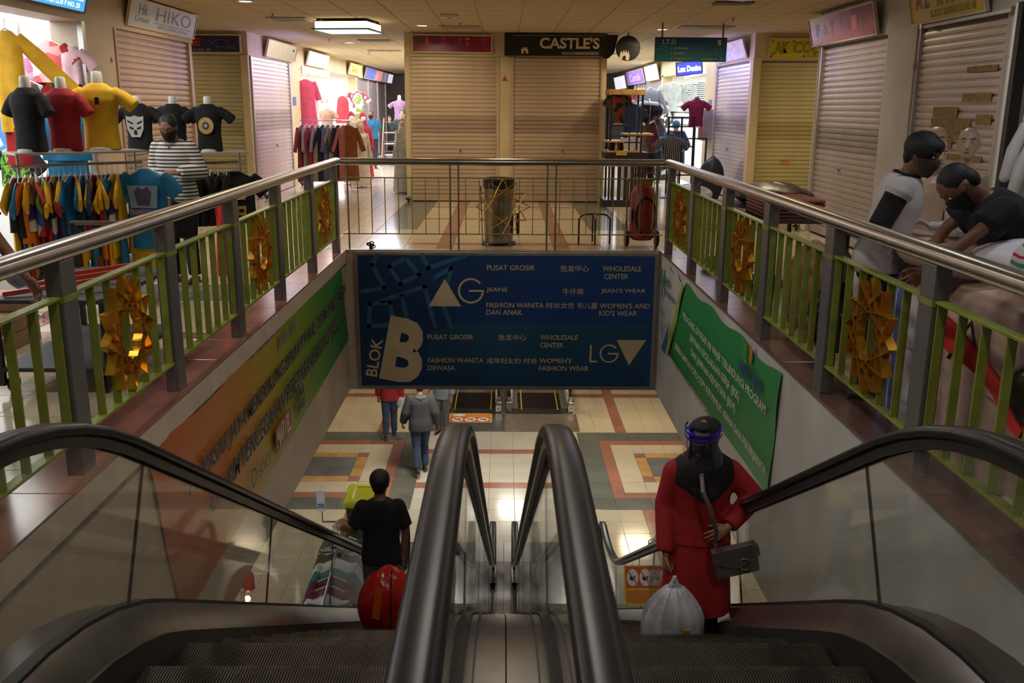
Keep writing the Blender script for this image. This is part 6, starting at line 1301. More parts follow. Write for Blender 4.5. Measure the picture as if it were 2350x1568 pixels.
# right corridor people
CRG = mat('khaki_jacket', (0.16, 0.15, 0.11), 0.8, var=0.12, vs=8, bump=0.3, bs=14)
f = figure('person in khaki jacket carrying a black sack on the shoulder in the right corridor', (3.22, 21.3, 0), 20, 1.66, lean=6, arms={1: ((.34, .0, 1.36), (.24, .05, 1.62)), -1: ((-.30, .1, 1.30), (-.16, .1, 1.55))})
shirt(f, CRG, .95, .84, 1.1, .03, flare=.02); trousers(f, BLK, 1.05); shoes(f); hair_cap(f.t, f.hc, f.hm, f.s)
b = MB(); b.cap([(0, -.20, 1.02), (0, -.23, 1.18), (0, -.20, 1.34)], [(.17, .10), (.18, .13), (.15, .09)], 14); b.build('backpack', mat('backpack_wine', (0.10, 0.008, 0.018), 0.7), f.t)
t = thing('black_sack', 'big shiny black sack on the shoulder of the person in khaki', 'bag', (3.10, 21.25, 1.50)); b = MB(); b.cap([(-.18, 0, .18), (0, 0, .22), (.20, 0, .24)], [(.22, .20), (.26, .24), (.24, .20)], 18); b.build('sack', mat('sack_black', (0.008, 0.008, 0.009), 0.22, bump=0.5, bs=9), t); b = MB(); b.tube([(.1 + .245 * 0, .26 * math.cos(R(a)), .23 + .27 * math.sin(R(a))) for a in range(0, 360, 20)], .008, 6, closed=True); b.build('cord', steel, t)
f = figure('person in dark hooded jacket looking at a phone in the right corridor', (3.72, 23.2, 0), 150, 1.58, head=(0, -20), arms={1: ((.24, .05, 1.12), (.12, .28, 1.18)), -1: ((-.24, .05, 1.12), (-.1, .28, 1.16))}, skin=SKIN_L)
shirt(f, cm(0.02, 0.05, 0.16, 'jacket_blue'), .95, .84, 1.05, .02); trousers(f, BLK); shoes(f); hair_cap(f.t, f.hc, f.hm, f.s, m=GREYC, puff=.02, name='hood')
f = figure('woman in blue headscarf bending over the goods in the right corridor shop', (4.0, 22.1, 0), 160, 1.52, lean=14, head=(20, -20), arms={-1: ((-.3, .1, 1.1), (-.30, .34, 1.0))}, skin=SKIN_L)
shirt(f, cm(0.012, 0.035, 0.09, 'robe_navy'), .95, .5, 1.1, .03, flare=.04, name='robe'); hair_cap(f.t, f.hc, f.hm, f.s, m=cm(0.03, 0.12, 0.28, 'scarf_blue'), puff=.02, name='headscarf'); shoes(f)
# two young men on the right
RAG = mat('raglan_white', (0.55, 0.52, 0.53), 0.8, var=0.06, vs=6, bump=0.3, bs=10)
f = figure('young man in white and black raglan shirt facing the mannequins on the right', (2.33, 5.72, 0), 118, 1.67, lean=14, head=(-18, -12), arms={1: ((.22, .0, 1.12), (.20, .20, .96)), -1: ((-.22, .02, 1.12), (-.18, .24, .98))}, skin=SKIN_D, build=.98)
f.t.rotation_euler = (0, 0, R(-118)); shirt(f, RAG, .05, .84, 1.0, .022, flare=.02)
for q in (-1, 1):
    b = MB(); b.cap([f.sh[q] + V((-q * .05, 0, .03)), f.sh[q], f.sh[q].lerp(f.el[q], .55)], [.055, .074, .070], 14); b.tube([f.sh[q].lerp(f.el[q], .3), f.sh[q].lerp(f.el[q], .92)], [.070, .068], 12); remesh(b, 'raglan_sleeve', BLK, .012, 2, f.t)
b = MB(); b.tube([f.T(V((.075 * math.cos(R(a)), -.012 + .078 * math.sin(R(a)), 1.462))) for a in range(0, 360, 20)], .008, 6, closed=True); b.build('collar', BLK, f.t)
trousers(f, JEAN_D); shoes(f); hair_cap(f.t, f.hc, f.hm, f.s, puff=.014, fringe=.012); face_parts(f.t, f.hc, f.hm, f.s, lips=False); mask_part(f.t, f.hc, f.hm, f.s, mat('mask_brown', (0.05, 0.035, 0.03), 0.8))
f = figure('man in black t-shirt bending over the goods behind the right railing', (2.90, 4.98, 0), 0, 1.70, lean=38, head=(0, -44), arms={1: ((.20, .42, 1.16), (.10, .60, .93), dict(curl=20)), -1: ((-.22, .40, 1.18), (-.16, .62, .96), dict(curl=20))}, skin=SKIN_D, build=1.1)
f.t.rotation_euler = (0, 0, R(82)); shirt(f, BLK, .5, .84, 1.1, .018, flare=.01); trousers(f, JEAN_D, 1.05); shoes(f); hair_cap(f.t, f.hc, f.hm, f.s, puff=-.004); face_parts(f.t, f.hc, f.hm, f.s, lips=False); mask_part(f.t, f.hc, f.hm, f.s)
# passer-by cut by the left edge
f = figure('person cut off by the left edge of the picture with one arm in view', (-2.86, 4.72, 0), 250, 1.7, arms={-1: ((-.235, .10, 1.12), (-.26, .26, .90)), 1: ((.235, -.06, 1.12), (.25, .10, .88))})
shirt(f, cm(0.03, 0.035, 0.03, 'shirt_dark_olive'), .45, .84, 1.05, .02); trousers(f, BLK); shoes(f); hair_cap(f.t, f.hc, f.hm, f.s)
# ================================================================ goods: left shop front
TB = cm(0.010, 0.17, 0.36, 'tee_blue'); TBL = BLK; TR = cm(0.34, 0.010, 0.012, 'tee_red'); TY = cm(0.72, 0.40, 0.01, 'tee_yellow'); TO = cm(0.75, 0.20, 0.01, 'tee_orange'); TG = cm(0.12, 0.36, 0.02, 'tee_green'); TN = cm(0.012, 0.03, 0.11, 'tee_navy')
PR = [blotch('print_mix_%d' % i, c, sc) for i, (c, sc) in enumerate([
    ([(0.34, 0.01, 0.01), (0.02, 0.04, 0.2), (0.6, 0.55, 0.5), (0.65, 0.35, 0.02)], 9), ([(0.01, 0.12, 0.30), (0.02, 0.02, 0.03), (0.65, 0.38, 0.02), (0.3, 0.02, 0.02)], 7), ([(0.02, 0.02, 0.02), (0.5, 0.5, 0.5), (0.02, 0.02, 0.02), (0.4, 0.02, 0.02)], 16), ([(0.36, 0.02, 0.03), (0.05, 0.10, 0.35), (0.36, 0.02, 0.03), (0.65, 0.5, 0.4)], 8)])]
chk = stripes('check_mono', [(0, (0.02, 0.02, 0.02)), (0.5, (0.6, 0.6, 0.6))], 0.05, 'Z')
def rack(label, p0, p1, z, feet=True, topshelf=None, mm=None, name='clothes_rack'):
    p0 = V((p0[0], p0[1], 0)); p1 = V((p1[0], p1[1], 0)); t = thing(name, label, 'rack', tuple(p0)); mm = mm or steel; d = (p1 - p0).normalized(); n = V((-d.y, d.x, 0))
    b = MB(); b.tube([p0 + V((0, 0, z)) - d * .06, p1 + V((0, 0, z)) + d * .06], .013, 10); b.build('rail', mm, t, world=True)
    for p in (p0, p1):
        b = MB(); b.tube([p + V((0, 0, .03)), p + V((0, 0, z if not topshelf else topshelf - .01))], .013, 10); b.build('upright', mm, t, world=True)
        if feet: b = MB(); b.tube([p - n * .22 + V((0, 0, .03)), p + n * .22 + V((0, 0, .03))], .013, 8); b.build('foot', mm, t, world=True)
    if topshelf:
        b = MB(); c = (p0 + p1) / 2; L_ = (p1 - p0).length / 2 + .06; b.obox((c.x, c.y, topshelf), (d, n, V((0, 0, 1))), (L_, .20, .010)); b.build('top_shelf', mat('shelf_glassy', (0.45, 0.43, 0.40), 0.2), t, world=True, smooth=0, bevel=.002)
        b = MB(); b.tube([p0 + n * .2 + V((0, 0, topshelf - .005)), p1 + n * .2 + V((0, 0, topshelf - .005))], .008, 6); b.build('shelf_edge', mm, t, world=True)
    return t, p0, p1, d
RA, RB = V((-4.10, 7.86)), V((-3.36, 8.72))
RA = V((-4.12, 8.02)); RB = V((-3.38, 8.66))
t, p0, p1, d = rack('chrome clothes rack with glass top shelf on the left, full of coloured shirts', RA, RB, 1.29, topshelf=1.395)
ra = math.atan2(d.y, d.x)
mixes = [(PR[1], TY), (TBL, TB), (TO, TO), (PR[0], TY), (PR[3], TR), (PR[2], TY), (TR, TG), (PR[0], TY), (TN, TY), (PR[3], TR), (TB, TB), (PR[1], TY), (TB, TB), (PR[2], TN), (PR[1], TY), (TR, TY), (TB, TY), (TN, TY), (PR[0], TB), (TY, TY)]
names_ = ['black print shirt with yellow sleeves', 'black shirt with blue sleeves', 'orange shirt', 'red print shirt with yellow sleeves', 'red and blue print shirt', 'checked black shirt with yellow sleeves', 'red shirt with green sleeves', 'multicolour shirt with yellow sleeves', 'navy shirt with yellow sleeves', 'crimson print shirt', 'plain blue shirt', 'blue print shirt with yellow sleeves', 'second blue shirt', 'black and white print shirt', 'print shirt with wide yellow sleeves', 'red shirt with yellow sleeves', 'blue shirt with yellow sleeves', 'navy shirt with long yellow sleeves', 'print shirt with blue sleeves', 'yellow shirt']
ords = ['first', 'second', 'third', 'fourth', 'fifth', 'sixth', 'seventh', 'eighth', 'ninth', 'tenth', 'eleventh', 'twelfth', 'thirteenth', 'fourteenth', 'fifteenth', 'sixteenth', 'seventeenth', 'eighteenth', 'nineteenth', 'twentieth']
for i, (m1, m2) in enumerate(mixes):
    u = (i + .2) / len(mixes); p = p0.lerp(p1, u * .93 - .06)
    hang_garment('%s, %s from the left on the chrome rack' % (names_[i], ords[i]), (p.x, p.y, 1.29), ra + R(66 + random.uniform(-14, 14)), .40, .44 + .05 * (i % 3), m1, m2, sleeve=.19 + .05 * (i % 4 == 1), slw=.085, thick=.036, group='coloured shirts on the left chrome rack', lower=[TY, TB, PR[1], TO, TR, TY][i % 6], lower_l=.30 + .05 * (i % 3), seed=i)
p = at(330, 356, Y=8.50)
g = hang_garment('blue shirt facing front with robot face print at the end of the rack', (p.x, p.y, 1.34), R(-8), .42, .46, TB, sleeve=.17, slw=.08, thick=.05, lower=TB, lower_l=.26, hang=mat('hanger_white', (0.8, 0.78, 0.75), 0.4), seed=50)
Og = V((p.x - .21, p.y - .045, 1.34)); Ug = V((math.cos(R(-8)), math.sin(R(-8)), 0)); Wg = V((0, 0, 1)); pg = mat('print_pale_blue', (0.22, 0.33, 0.45), 0.7); pv_ = mat('print_violet_grey', (0.07, 0.06, 0.12), 0.7)
poly([(.08, -.44), (.33, -.44), (.35, -.24), (.06, -.24)], Og, Ug, Wg, pg, g, 'print', .010); poly([(.15, -.42), (.26, -.42), (.29, -.30), (.25, -.25), (.205, -.28), (.16, -.25), (.12, -.30)], Og, Ug, Wg, pv_, g, 'print', .012); poly([(.17, -.31), (.24, -.31), (.205, -.27)], Og, Ug, Wg, mat('print_blue_bright', (0.05, 0.03, 0.4), 0.4), g, 'print', .014)
text('TRANSFORMERS', Og, Ug, Wg, .06, -.505, .30, .05, mat('print_white_outline', (0.6, 0.55, 0.6), 0.7), g, bold=.05, depth=.012); text('TRANSFORMERS', Og, Ug, Wg, .063, -.503, .294, .045, mat('print_red', (0.40, 0.03, 0.06), 0.7), g, bold=.01, depth=.014)
yb = hang_garment('bright yellow trousers hanging below the front blue shirt', (p.x - .10, p.y + .10, .92), R(-8), .34, .42, TY, sleeve=.02, slw=.02, thick=.05, hook=.04, lower=TY, lower_l=.14, seed=3, name='hanging_trousers', cat='trousers')
# torsos on the top shelf
for (px, m_, k, lb, rz) in ((75, BLK, .90, 'black shirt on a headless torso, left of three on the glass shelf', 160), (155, TR, .90, 'red shirt on a headless torso, middle of three on the glass shelf', 175), (238, TY, .98, 'yellow shirt on a headless torso, right of three on the glass shelf', 186)):
    q = at(px, 345, Z=1.41); yy = 8.10 + (px - 75) / 163 * .42; q = at(px, 345, Y=yy)
    tt = torso_stand(lb, (q.x, q.y, 1.406), R(rz), k, m_, kind='out' if m_ is TY else 'down', neck_h=.07)
q = at(234, 232, Y=8.42); b = MB()
t = thing('price_tag', 'small black tag at the collar of the yellow shirt', 'tag', tuple(q)); MB().box(-.018, .018, -.11, -.104, -.03, .03).build('card', BLK, t, smooth=0); MB().tube([(0, -.107, .03), (0, -.09, .05)], .0015, 4).build('string', BLK, t)
# second rack: black shirts
t, p0, p1, d = rack('small rack with white top shelf and black shirts beside the striped man', V((-3.35, 10.1)), V((-2.90, 10.35)), 1.20, topshelf=1.31)
for i in range(6):
    p = p0.lerp(p1, .05 + .17 * i); hang_garment(['plain black shirt on the small rack, leftmost', 'plain black shirt on the small rack, second from the left', 'plain black shirt on the small rack, third from the left', 'plain black shirt on the small rack, fourth from the left', 'plain black shirt on the small rack, fifth from the left', 'black shirt with golden face panels at the right end of the small rack'][i], (p.x, p.y, 1.20), R(100 if i < 5 else 15), .42, .56, BLK, sleeve=.20, slw=.085, thick=.05, hang=MATS['hanger_white'], group='black shirts on the small rack', seed=20 + i)
gp = mat('print_gold', (0.55, 0.27, 0.02), 0.6)
gg = [o for o in bpy.data.objects if o.get('label', '').startswith('black shirt with golden')][0]
for z in (-.30, -.47): poly([(.02, z - .10), (.11, z - .10), (.115, z), (.015, z)], V((p.x, p.y - .085, 1.20)), V((1, .2, 0)), (0, 0, 1), gp, gg, 'print', .006); poly([(.035, z - .07), (.095, z - .07), (.09, z - .03), (.04, z - .03)], V((p.x, p.y - .085, 1.20)), V((1, .2, 0)), (0, 0, 1), BLK, gg, 'print', .008)
for (px, yy, lb, kd) in ((325, 9.85, 'black shirt with silver mask print on a torso left of the striped man', 1), (405, 10.3, 'black shirt on a torso half hidden behind the striped man', 0), (484, 10.22, 'black shirt with gold roundel print on a torso right of the striped man', 2)):
    q = at(px, 350, Y=yy); tt = torso_stand(lb, (q.x, q.y, 1.32), R(180 if kd != 0 else 170), .84, BLK, kind='out', neck_h=.06, neck_m=mat('neck_bright', (0.85, 0.84, 0.80), 0.35))
    if kd == 2:
        for r_, c_, dz in ((.082, (0.60, 0.34, 0.03), .002), (.066, (0.55, 0.52, 0.48), .004), (.050, (0.60, 0.34, 0.03), .006), (.034, (0.03, 0.03, 0.03), .008)): poly(circ(.0, .27, r_, r_ * 1.08), V((q.x, q.y - .105, 1.32)), (1, 0, 0), (0, 0, 1), mat('roundel_%d' % (r_ * 1000), c_, 0.45), tt, 'print', dz)
        poly([((.03 if k % 2 else .012) * math.cos(R(54 + 36 * k)), .27 + (.03 if k % 2 else .012) * math.sin(R(54 + 36 * k))) for k in range(10)], V((q.x, q.y - .105, 1.32)), (1, 0, 0), (0, 0, 1), mat('star_silver', (0.6, 0.6, 0.6), 0.4), tt, 'print', .010)
    if kd == 1:
        Oq = V((q.x, q.y - .105, 1.32)); sv = mat('print_silver', (0.50, 0.50, 0.50), 0.4)
        poly([(-.09, .37), (-.05, .36), (0, .375), (.05, .36), (.09, .37), (.082, .24), (.045, .16), (-.045, .16), (-.082, .24)], Oq, (1, 0, 0), (0, 0, 1), sv, tt, 'print', .002)
        for qq in (-1, 1): poly([(qq * .015, .25), (qq * .06, .27), (qq * .055, .245), (qq * .02, .235)], Oq, (1, 0, 0), (0, 0, 1), BLK, tt, 'print', .005); poly([(qq * .02, .30), (qq * .075, .33), (qq * .072, .31), (qq * .02, .285)], Oq, (1, 0, 0), (0, 0, 1), BLK, tt, 'print', .005)
        poly([(-.012, .23), (.012, .23), (.018, .185), (-.018, .185)], Oq, (1, 0, 0), (0, 0, 1), BLK, tt, 'print', .005)
p = at(402, 470, Y=8.9); t = thing('printed_shirt', 'black shirt with white SBOY lettering and gold strips lying over the rack end', 'shirt', (p.x, p.y, p.z - .12)); b = MB(); b.sheet(lambda u, v: (-.17 + .34 * u, .02 * math.sin(9 * u), .16 - .34 * v + .02 * math.sin(7 * u)), 14, 10); b.sheet(lambda u, v: (-.17 + .34 * u, .02 + .02 * math.sin(9 * u), .16 - .34 * v + .02 * math.sin(7 * u)), 14, 10); b.build('fabric', BLK, t)
text('SBOY', V((p.x, p.y - .03, p.z - .12)), (1, 0, 0), (0, 0, 1), -.13, .02, .22, .06, mat('ink_white', (0.6, 0.6, 0.58), 0.6), t, bold=.03)
for x in (-.08, .10): MB().box(x, x + .05, -.035, -.030, .05, .17).build('gold_strip', gp, t, smooth=0)
# clothes inside the bright shop on its rear partition (y 11.3)
def wall_garment(px, py, w, l, m1, m2, label, Y=11.12, seed=0, lower=None, slv=.2, group='clothes on the wall of the bright left shop', cat='shirt'):
    p = at(px, py, Y=Y); return hang_garment(label, tuple(p), 0, w, l, m1, m2, sleeve=slv, slw=.08, thick=.05, seed=seed, lower=lower, group=group, cat=cat)
PK = cm(0.75, 0.35, 0.45, 'tee_pink'); PP = blotch('print_pink', [(0.8, 0.55, 0.75), (0.3, 0.5, 0.8), (0.85, 0.75, 0.85), (0.7, 0.3, 0.5)], 14); PRW = blotch('print_red_white', [(0.75, 0.12, 0.12), (0.85, 0.7, 0.7), (0.75, 0.12, 0.12), (0.8, 0.4, 0.4)], 8)
wall_garment(105, 72, .42, .46, PRW, TR, 'red and white printed shirt high on the wall of the bright shop', seed=60)
wall_garment(32, 72, .40, .50, PP, PK, 'pale pink printed shirt high on the wall of the bright shop', seed=61)
wall_garment(158, 85, .26, .42, cm(0.7, 0.45, 0.5, 'tee_rose'), cm(0.7, 0.45, 0.5, 'tee_rose'), 'rose shirt beside the glass edge of the bright shop', seed=62)
wall_garment(60, 165, .44, .44, blotch('print_dark_mix', [(0.03, 0.04, 0.10), (0.35, 0.35, 0.38), (0.45, 0.02, 0.02), (0.03, 0.03, 0.03)], 10), TR, 'dark mixed print jacket with red sleeves in the bright shop', Y=10.4, seed=63, slv=.3)
wall_garment(140, 225, .56, .55, TB, TB, 'light blue shirt behind the red torso in the bright shop', Y=10.2, seed=64, lower=TB)
wall_garment(12, 235, .40, .5, blotch('print_blue_mix', [(0.1, 0.4, 0.8), (0.8, 0.8, 0.85), (0.6, 0.05, 0.08), (0.1, 0.3, 0.7)], 8), TB, 'blue and white printed shirt at the left edge', Y=10.0, seed=65)
wall_garment(30, 315, .36, .4, blotch('print_green_mix', [(0.10, 0.35, 0.02), (0.02, 0.05, 0.02), (0.2, 0.5, 0.04), (0.03, 0.1, 0.02)], 9, kind='N'), BLK, 'green monster colour print shirt at the left edge', Y=9.8, seed=66)
wall_garment(8, 45, .30, .95, cm(0.75, 0.42, 0.02, 'suit_yellow'), cm(0.75, 0.42, 0.02, 'suit_yellow'), 'long yellow suit with long sleeves hanging at the left edge', Y=9.4, seed=67, slv=.75, lower=TR)
for r_ in range(2):
    for c_ in range(9):
        p = at(78 + c_ * 12, 185 + r_ * 42, Y=11.2); hang_garment('small %s top on a hook, %s of the %s row in the bright shop' % (['yellow', 'blue', 'red'][(c_ + r_) % 3], ords[c_], ['upper', 'lower'][r_]), tuple(p), 0, .10, .20, [TY, TB, TR][(c_ + r_) % 3], None, sleeve=.04, slw=.03, thick=.03, hook=.02, group='small tops in rows in the bright shop', seed=80 + c_ + 9 * r_)
t = thing('tube_lamp', 'bright tube lamp under the ceiling of the left shop', 'lamp', (-5.9, 9.6, 2.9)); MB().tube([(-6.6, 10.2, 2.9), (-5.2, 10.2, 2.9)], .02, 10).build('tube', glow('tube_glow', (1, 1, 1), 14), t, world=True); MB().box(-6.65, -5.15, 10.17, 10.23, 2.92, 2.95).build('fitting', MATS['shop_white'], t, world=True, smooth=0)
t = thing('display_pole', 'white slotted display pole with a number card in the bright shop', 'pole', (-5.45, 10.9, 0)); MB().box(-5.49, -5.41, 10.86, 10.94, 0, 2.94).build('pole', MATS['shop_white'], t, world=True, smooth=0); MB().box(-5.50, -5.40, 10.84, 10.855, 1.42, 1.60).build('card', mat('card_white', (0.8, 0.8, 0.8), 0.5), t, world=True, smooth=0); text('2', (-5.50, 10.84, 1.42), (1, 0, 0), (0, 0, 1), .03, .03, .05, .12, blk_p, t)
# ================================================================ left corridor goods
LC = [cm(0.30, 0.04, 0.04, 'gown_wine'), cm(0.30, 0.25, 0.17, 'gown_taupe'), cm(0.33, 0.035, 0.045, 'gown_red'), cm(0.34, 0.27, 0.18, 'gown_sand'), cm(0.02, 0.02, 0.022, 'gown_black'), cm(0.10, 0.14, 0.18, 'gown_slate'), cm(0.38, 0.30, 0.18, 'gown_khaki'), cm(0.02, 0.02, 0.025, 'gown_ink'), cm(0.42, 0.13, 0.09, 'gown_coral'), cm(0.24, 0.07, 0.01, 'gown_rust')]
t, p0, p1, d = rack('chrome rack full of long gowns at the left corridor entrance', V((-4.30, 20.35)), V((-3.36, 20.55)), 1.50)
gname = ['wine red gown', 'taupe gown', 'bright red gown', 'sand gown with printed sleeve', 'black gown', 'slate blue gown', 'khaki gown', 'ink black gown', 'coral gown', 'rust brown gown']
for i in range(10):
    p = p0.lerp(p1, -.02 + .112 * i); hang_garment('long %s, %s from the left on the chrome gown rack' % (gname[i], ords[i]), (p.x, p.y, 1.50), ra * 0 + R(68 if i < 9 else 12), .42 if i < 9 else .40, 1.18, LC[i], None, sleeve=.48, slw=.055, thick=.05, flare=.06, group='long gowns on the corridor rack', seed=100 + i, long_sleeve=True, cat='gown', name='hanging_gown')
def hijab_mannequin(label, loc, rz, m1, m2, H=1.5, head_m=None):
    t = thing('dressed_mannequin', label, 'mannequin', loc, R(rz)); s = H / 1.6; b = MB(); b.lathe([(.24 * s, .06 * s), (.20 * s, .5 * s), (.155 * s, .95 * s), (.17 * s, 1.15 * s), (.15 * s, 1.25 * s), (.05 * s, 1.32 * s)], 24); b.build('gown', m1, t, smooth=70)
    for q in (-1, 1): b = MB(); b.cap([(q * .15 * s, 0, 1.22 * s), (q * .20 * s, .0, .95 * s), (q * .20 * s, .04, .72 * s)], [.05 * s, .045 * s, .05 * s], 10); b.build('sleeve', m1, t)
    b = MB(); b.loft([[(rx * s * math.cos(a), (.0 + ry * math.sin(a)) * s, z * s) for a in [2 * math.pi * j / 20 for j in range(20)]] for z, rx, ry in [(1.05, .12, .12), (1.15, .20, .14), (1.25, .17, .13), (1.33, .09, .10), (1.42, .095, .11), (1.52, .085, .10), (1.585, .05, .06), (1.60, .01, .01)]]); b.build('headscarf', m2, t, smooth=70)
    b = MB(); b.ell((0, .062 * s, 1.44 * s), (.062 * s, .055 * s, .085 * s), 14, 10); b.build('face', head_m or mat('mannequin_pale', (0.72, 0.60, 0.50), 0.4), t); b = MB(); b.tube([(.03, .13, 1.25), (.05, .14, 1.0), (.04, .15, .75)], [(.03, .01)] * 3, 8); b.build('scarf_tail', m2, t); MB().lathe([(.16, 0), (.16, .015), (.02, .02), (.015, .1)], 20).build('base', steel, t); return t
CR_ = cm(0.62, 0.56, 0.46, 'gown_cream'); SA_ = cm(0.52, 0.40, 0.25, 'scarf_sand'); PI_ = cm(0.62, 0.42, 0.38, 'scarf_blush'); WI_ = cm(0.30, 0.012, 0.03, 'scarf_wine')
q = at(828, 405, Z=0); 
for (px, yy, H, m1, m2, lb) in ((826, 21.4, 1.52, CR_, SA_, 'mannequin in cream gown and sand headscarf, nearest in the left corridor'), (808, 22.2, 1.58, PI_, PI_, 'mannequin in blush gown behind the cream one'), (806, 23.6, 1.68, WI_, WI_, 'mannequin with wine red headscarf, left of two at the back'), (833, 24.0, 1.66, WI_, WI_, 'mannequin with wine red headscarf beside the man in blue'), (924, 20.6, 1.50, cm(0.66, 0.55, 0.50, 'gown_rosewhite'), PI_, 'mannequin in pink scarf and pale gown beside the middle block'), (938, 20.0, 1.38, cm(0.55, 0.58, 0.55, 'gown_mint'), cm(0.6, 0.62, 0.6, 'scarf_mint'), 'mannequin in pale mint gown at the corner of the middle block')):
    q = at(px, 300, Y=yy); hijab_mannequin(lb, (min(q.x, -2.17) if px > 900 else q.x, yy, 0), 180 + (20 if px < 900 else -20), m1, m2, H)
for k, (px, w, m1, lb) in enumerate([(700, .5, cm(0.55, 0.06, 0.12, 'robe_crimson'), 'crimson long robe at the corner of the bright corridor shop'), (712, .4, cm(0.75, 0.62, 0.62, 'robe_blush'), 'blush white robe beside the crimson robe'), (742, .5, cm(0.85, 0.82, 0.82, 'robe_white'), 'white robe on the wall of the bright corridor shop'), (785, .4, cm(0.55, 0.04, 0.06, 'dress_scarlet'), 'scarlet dress with white sleeves in the bright corridor shop')]):
    q = at(px, [172, 180, 190, 212][k], Y=[22.9, 23.4, 26, 27][k]); hang_garment(lb, tuple(q), R(30), w, [1.1, 1.0, 1.0, .75][k], m1, MATS['robe_white'] if 'robe_white' in MATS and k == 3 else None, sleeve=.4, slw=.07, thick=.06, flare=.08, seed=130 + k, group='robes in the bright corridor shop', long_sleeve=True, cat='robe', name='hanging_robe')
q = at(818, 200, Y=27.5); hang_garment('green and white stack of tops hanging at the end of the bright corridor shop', tuple(q), 0, .42, 1.3, blotch('stack_green', [(0.2, 0.3, 0.06), (0.6, 0.6, 0.7), (0.25, 0.05, 0.06), (0.5, 0.55, 0.6)], 3, kind='N'), None, sleeve=.3, thick=.1, seed=140)
q = at(752, 310, Y=24.5); t = torso_stand('mannequin in white blouse and brown corset in the bright corridor shop', (q.x, 24.5, 1.15), R(180), 1.0, cm(0.42, 0.26, 0.18, 'corset_brown'), MATS['neck_white'], neck_h=.06); b = MB(); b.ell((0, 0, .82), (.065, .075, .10), 14, 10); b.build('head', mat('mannequin_pale', (0.72, 0.60, 0.50), 0.4), t); t2 = thing('pedestal', 'white pedestal under the corset mannequin', 'pedestal', (q.x, 24.5, 0)); MB().box(-.2, .2, -.2, .2, 0, 1.15).build('box', MATS['shop_white'], t2, smooth=0, bevel=.01); MB().box(-.22, .22, -.22, .22, 0, .04).build('plinth', MATS['shop_white'], t2, smooth=0)
q = at(908, 245, Y=29); t = torso_stand('mauve shirt on a torso deep in the left corridor', (-3.35, 30.5, 1.35), R(180), 1.1, cm(0.30, 0.18, 0.32, 'shirt_mauve'), neck_h=.1, kind='out'); t2 = thing('display_shelf', 'pale display shelf under the mauve shirt deep in the left corridor', 'shelf', (-3.35, 30.5, 0)); 
for z in (.3, .65, 1.0, 1.33): MB().box(-.5, .5, -.2, .2, z - .02, z).build('shelf_board', black_m if z > 1 else MATS['shop_white'], t2, smooth=0)
for x in (-.5, .48): MB().box(x, x + .02, -.2, .2, 0, 1.33).build('side', black_m, t2, smooth=0)
# ladder with stools
t = thing('folding_ladder', 'metal folding ladder standing in the left corridor', 'ladder', (-3.55, 29.4, 0)); lm_ = mat('ladder_metal', (0.22, 0.15, 0.13), 0.35, 0.7)
for q in (-1, 1):
    MB().bar((q * .24, -.3, 0), (q * .16, 0, 1.45), .03, .05, m=0).build('front_rail', lm_, t, smooth=0); MB().bar((q * .26, .35, 0), (q * .16, 0, 1.45), .025, .03).build('rear_rail', lm_, t, smooth=0)
for k in range(5): u = (k + .6) / 5; MB().box(-.24 + .08 * u, .24 - .08 * u, -.36 + .3 * u, -.24 + .3 * u, 1.45 * u - .02, 1.45 * u).build('tread', lm_, t, smooth=0)
# ================================================================ right corridor goods
wood = mat('shelf_wood', (0.55, 0.33, 0.09), 0.5, var=0.15, vs=10)
t = thing('garment_rack', 'black metal display frame with wooden beam on top at the right corridor entrance', 'rack', (2.14, 17.75, 0))
for x in (1.95, 2.52):
    for y in (17.5, 18.1): MB().box(x - .018, x + .018, y - .018, y + .018, 0, 2.06).build('post', black_m, t, world=True, smooth=0)
for x in (2.30, 2.44): MB().box(x - .012, x + .012, 17.49, 17.51, .85, 2.0).build('thin_post', black_m, t, world=True, smooth=0)
MB().box(1.90, 2.56, 17.44, 18.14, 2.03, 2.125).build('top_beam', wood, t, world=True, smooth=0, bevel=.005)
for (x0, x1, z) in ((1.86, 2.20, 1.20), (2.20, 2.74, 1.33), (1.90, 2.50, 1.02)): MB().box(x0, x1, 17.46, 18.1, z - .02, z + .012).build('shelf_board', wood, t, world=True, smooth=0, bevel=.003)
for (x0, x1, z) in ((1.95, 2.30, 1.48), (1.95, 2.3, 1.30), (2.2, 2.5, 1.18)): MB().box(x0, x1, 17.47, 17.50, z - .012, z + .012).build('cross_bar', black_m, t, world=True, smooth=0)
for x in (2.02, 2.14, 2.26, 2.38, 2.50, 2.62): MB().box(x - .03, x + .03, 17.5, 17.56, 0.12, .98).build('lower_post', black_m, t, world=True, smooth=0)
MB().box(1.84, 2.74, 17.42, 18.1, 0.0, 0.13).build('base_board', black_m, t, world=True, smooth=0, bevel=.01); MB().box(1.86, 2.66, 17.46, 18.1, .88, 1.0).build('counter', black_m, t, world=True, smooth=0); MB().box(2.06, 2.26, 17.44, 17.46, .95, 1.0).build('amber_label', mat('label_amber', (0.6, 0.4, 0.02), 0.5), t, world=True, smooth=0)
FLOR = blotch('floral_dark', [(0.02, 0.025, 0.02), (0.35, 0.05, 0.02), (0.05, 0.06, 0.045), (0.015, 0.015, 0.015), (0.09, 0.10, 0.08)], 11)
torso_stand('dark floral shirt on a torso standing in the black display frame', (2.10, 17.8, 1.50), R(186), .96, FLOR, mat('neck_dark', (0.05, 0.02, 0.02), 0.5), neck_h=.0)
torso_stand('navy blazer over white top on a torso behind the display frame', (2.62, 19.6, 1.20), R(186), 1.15, TN, MATS['neck_white'], neck_h=.02)
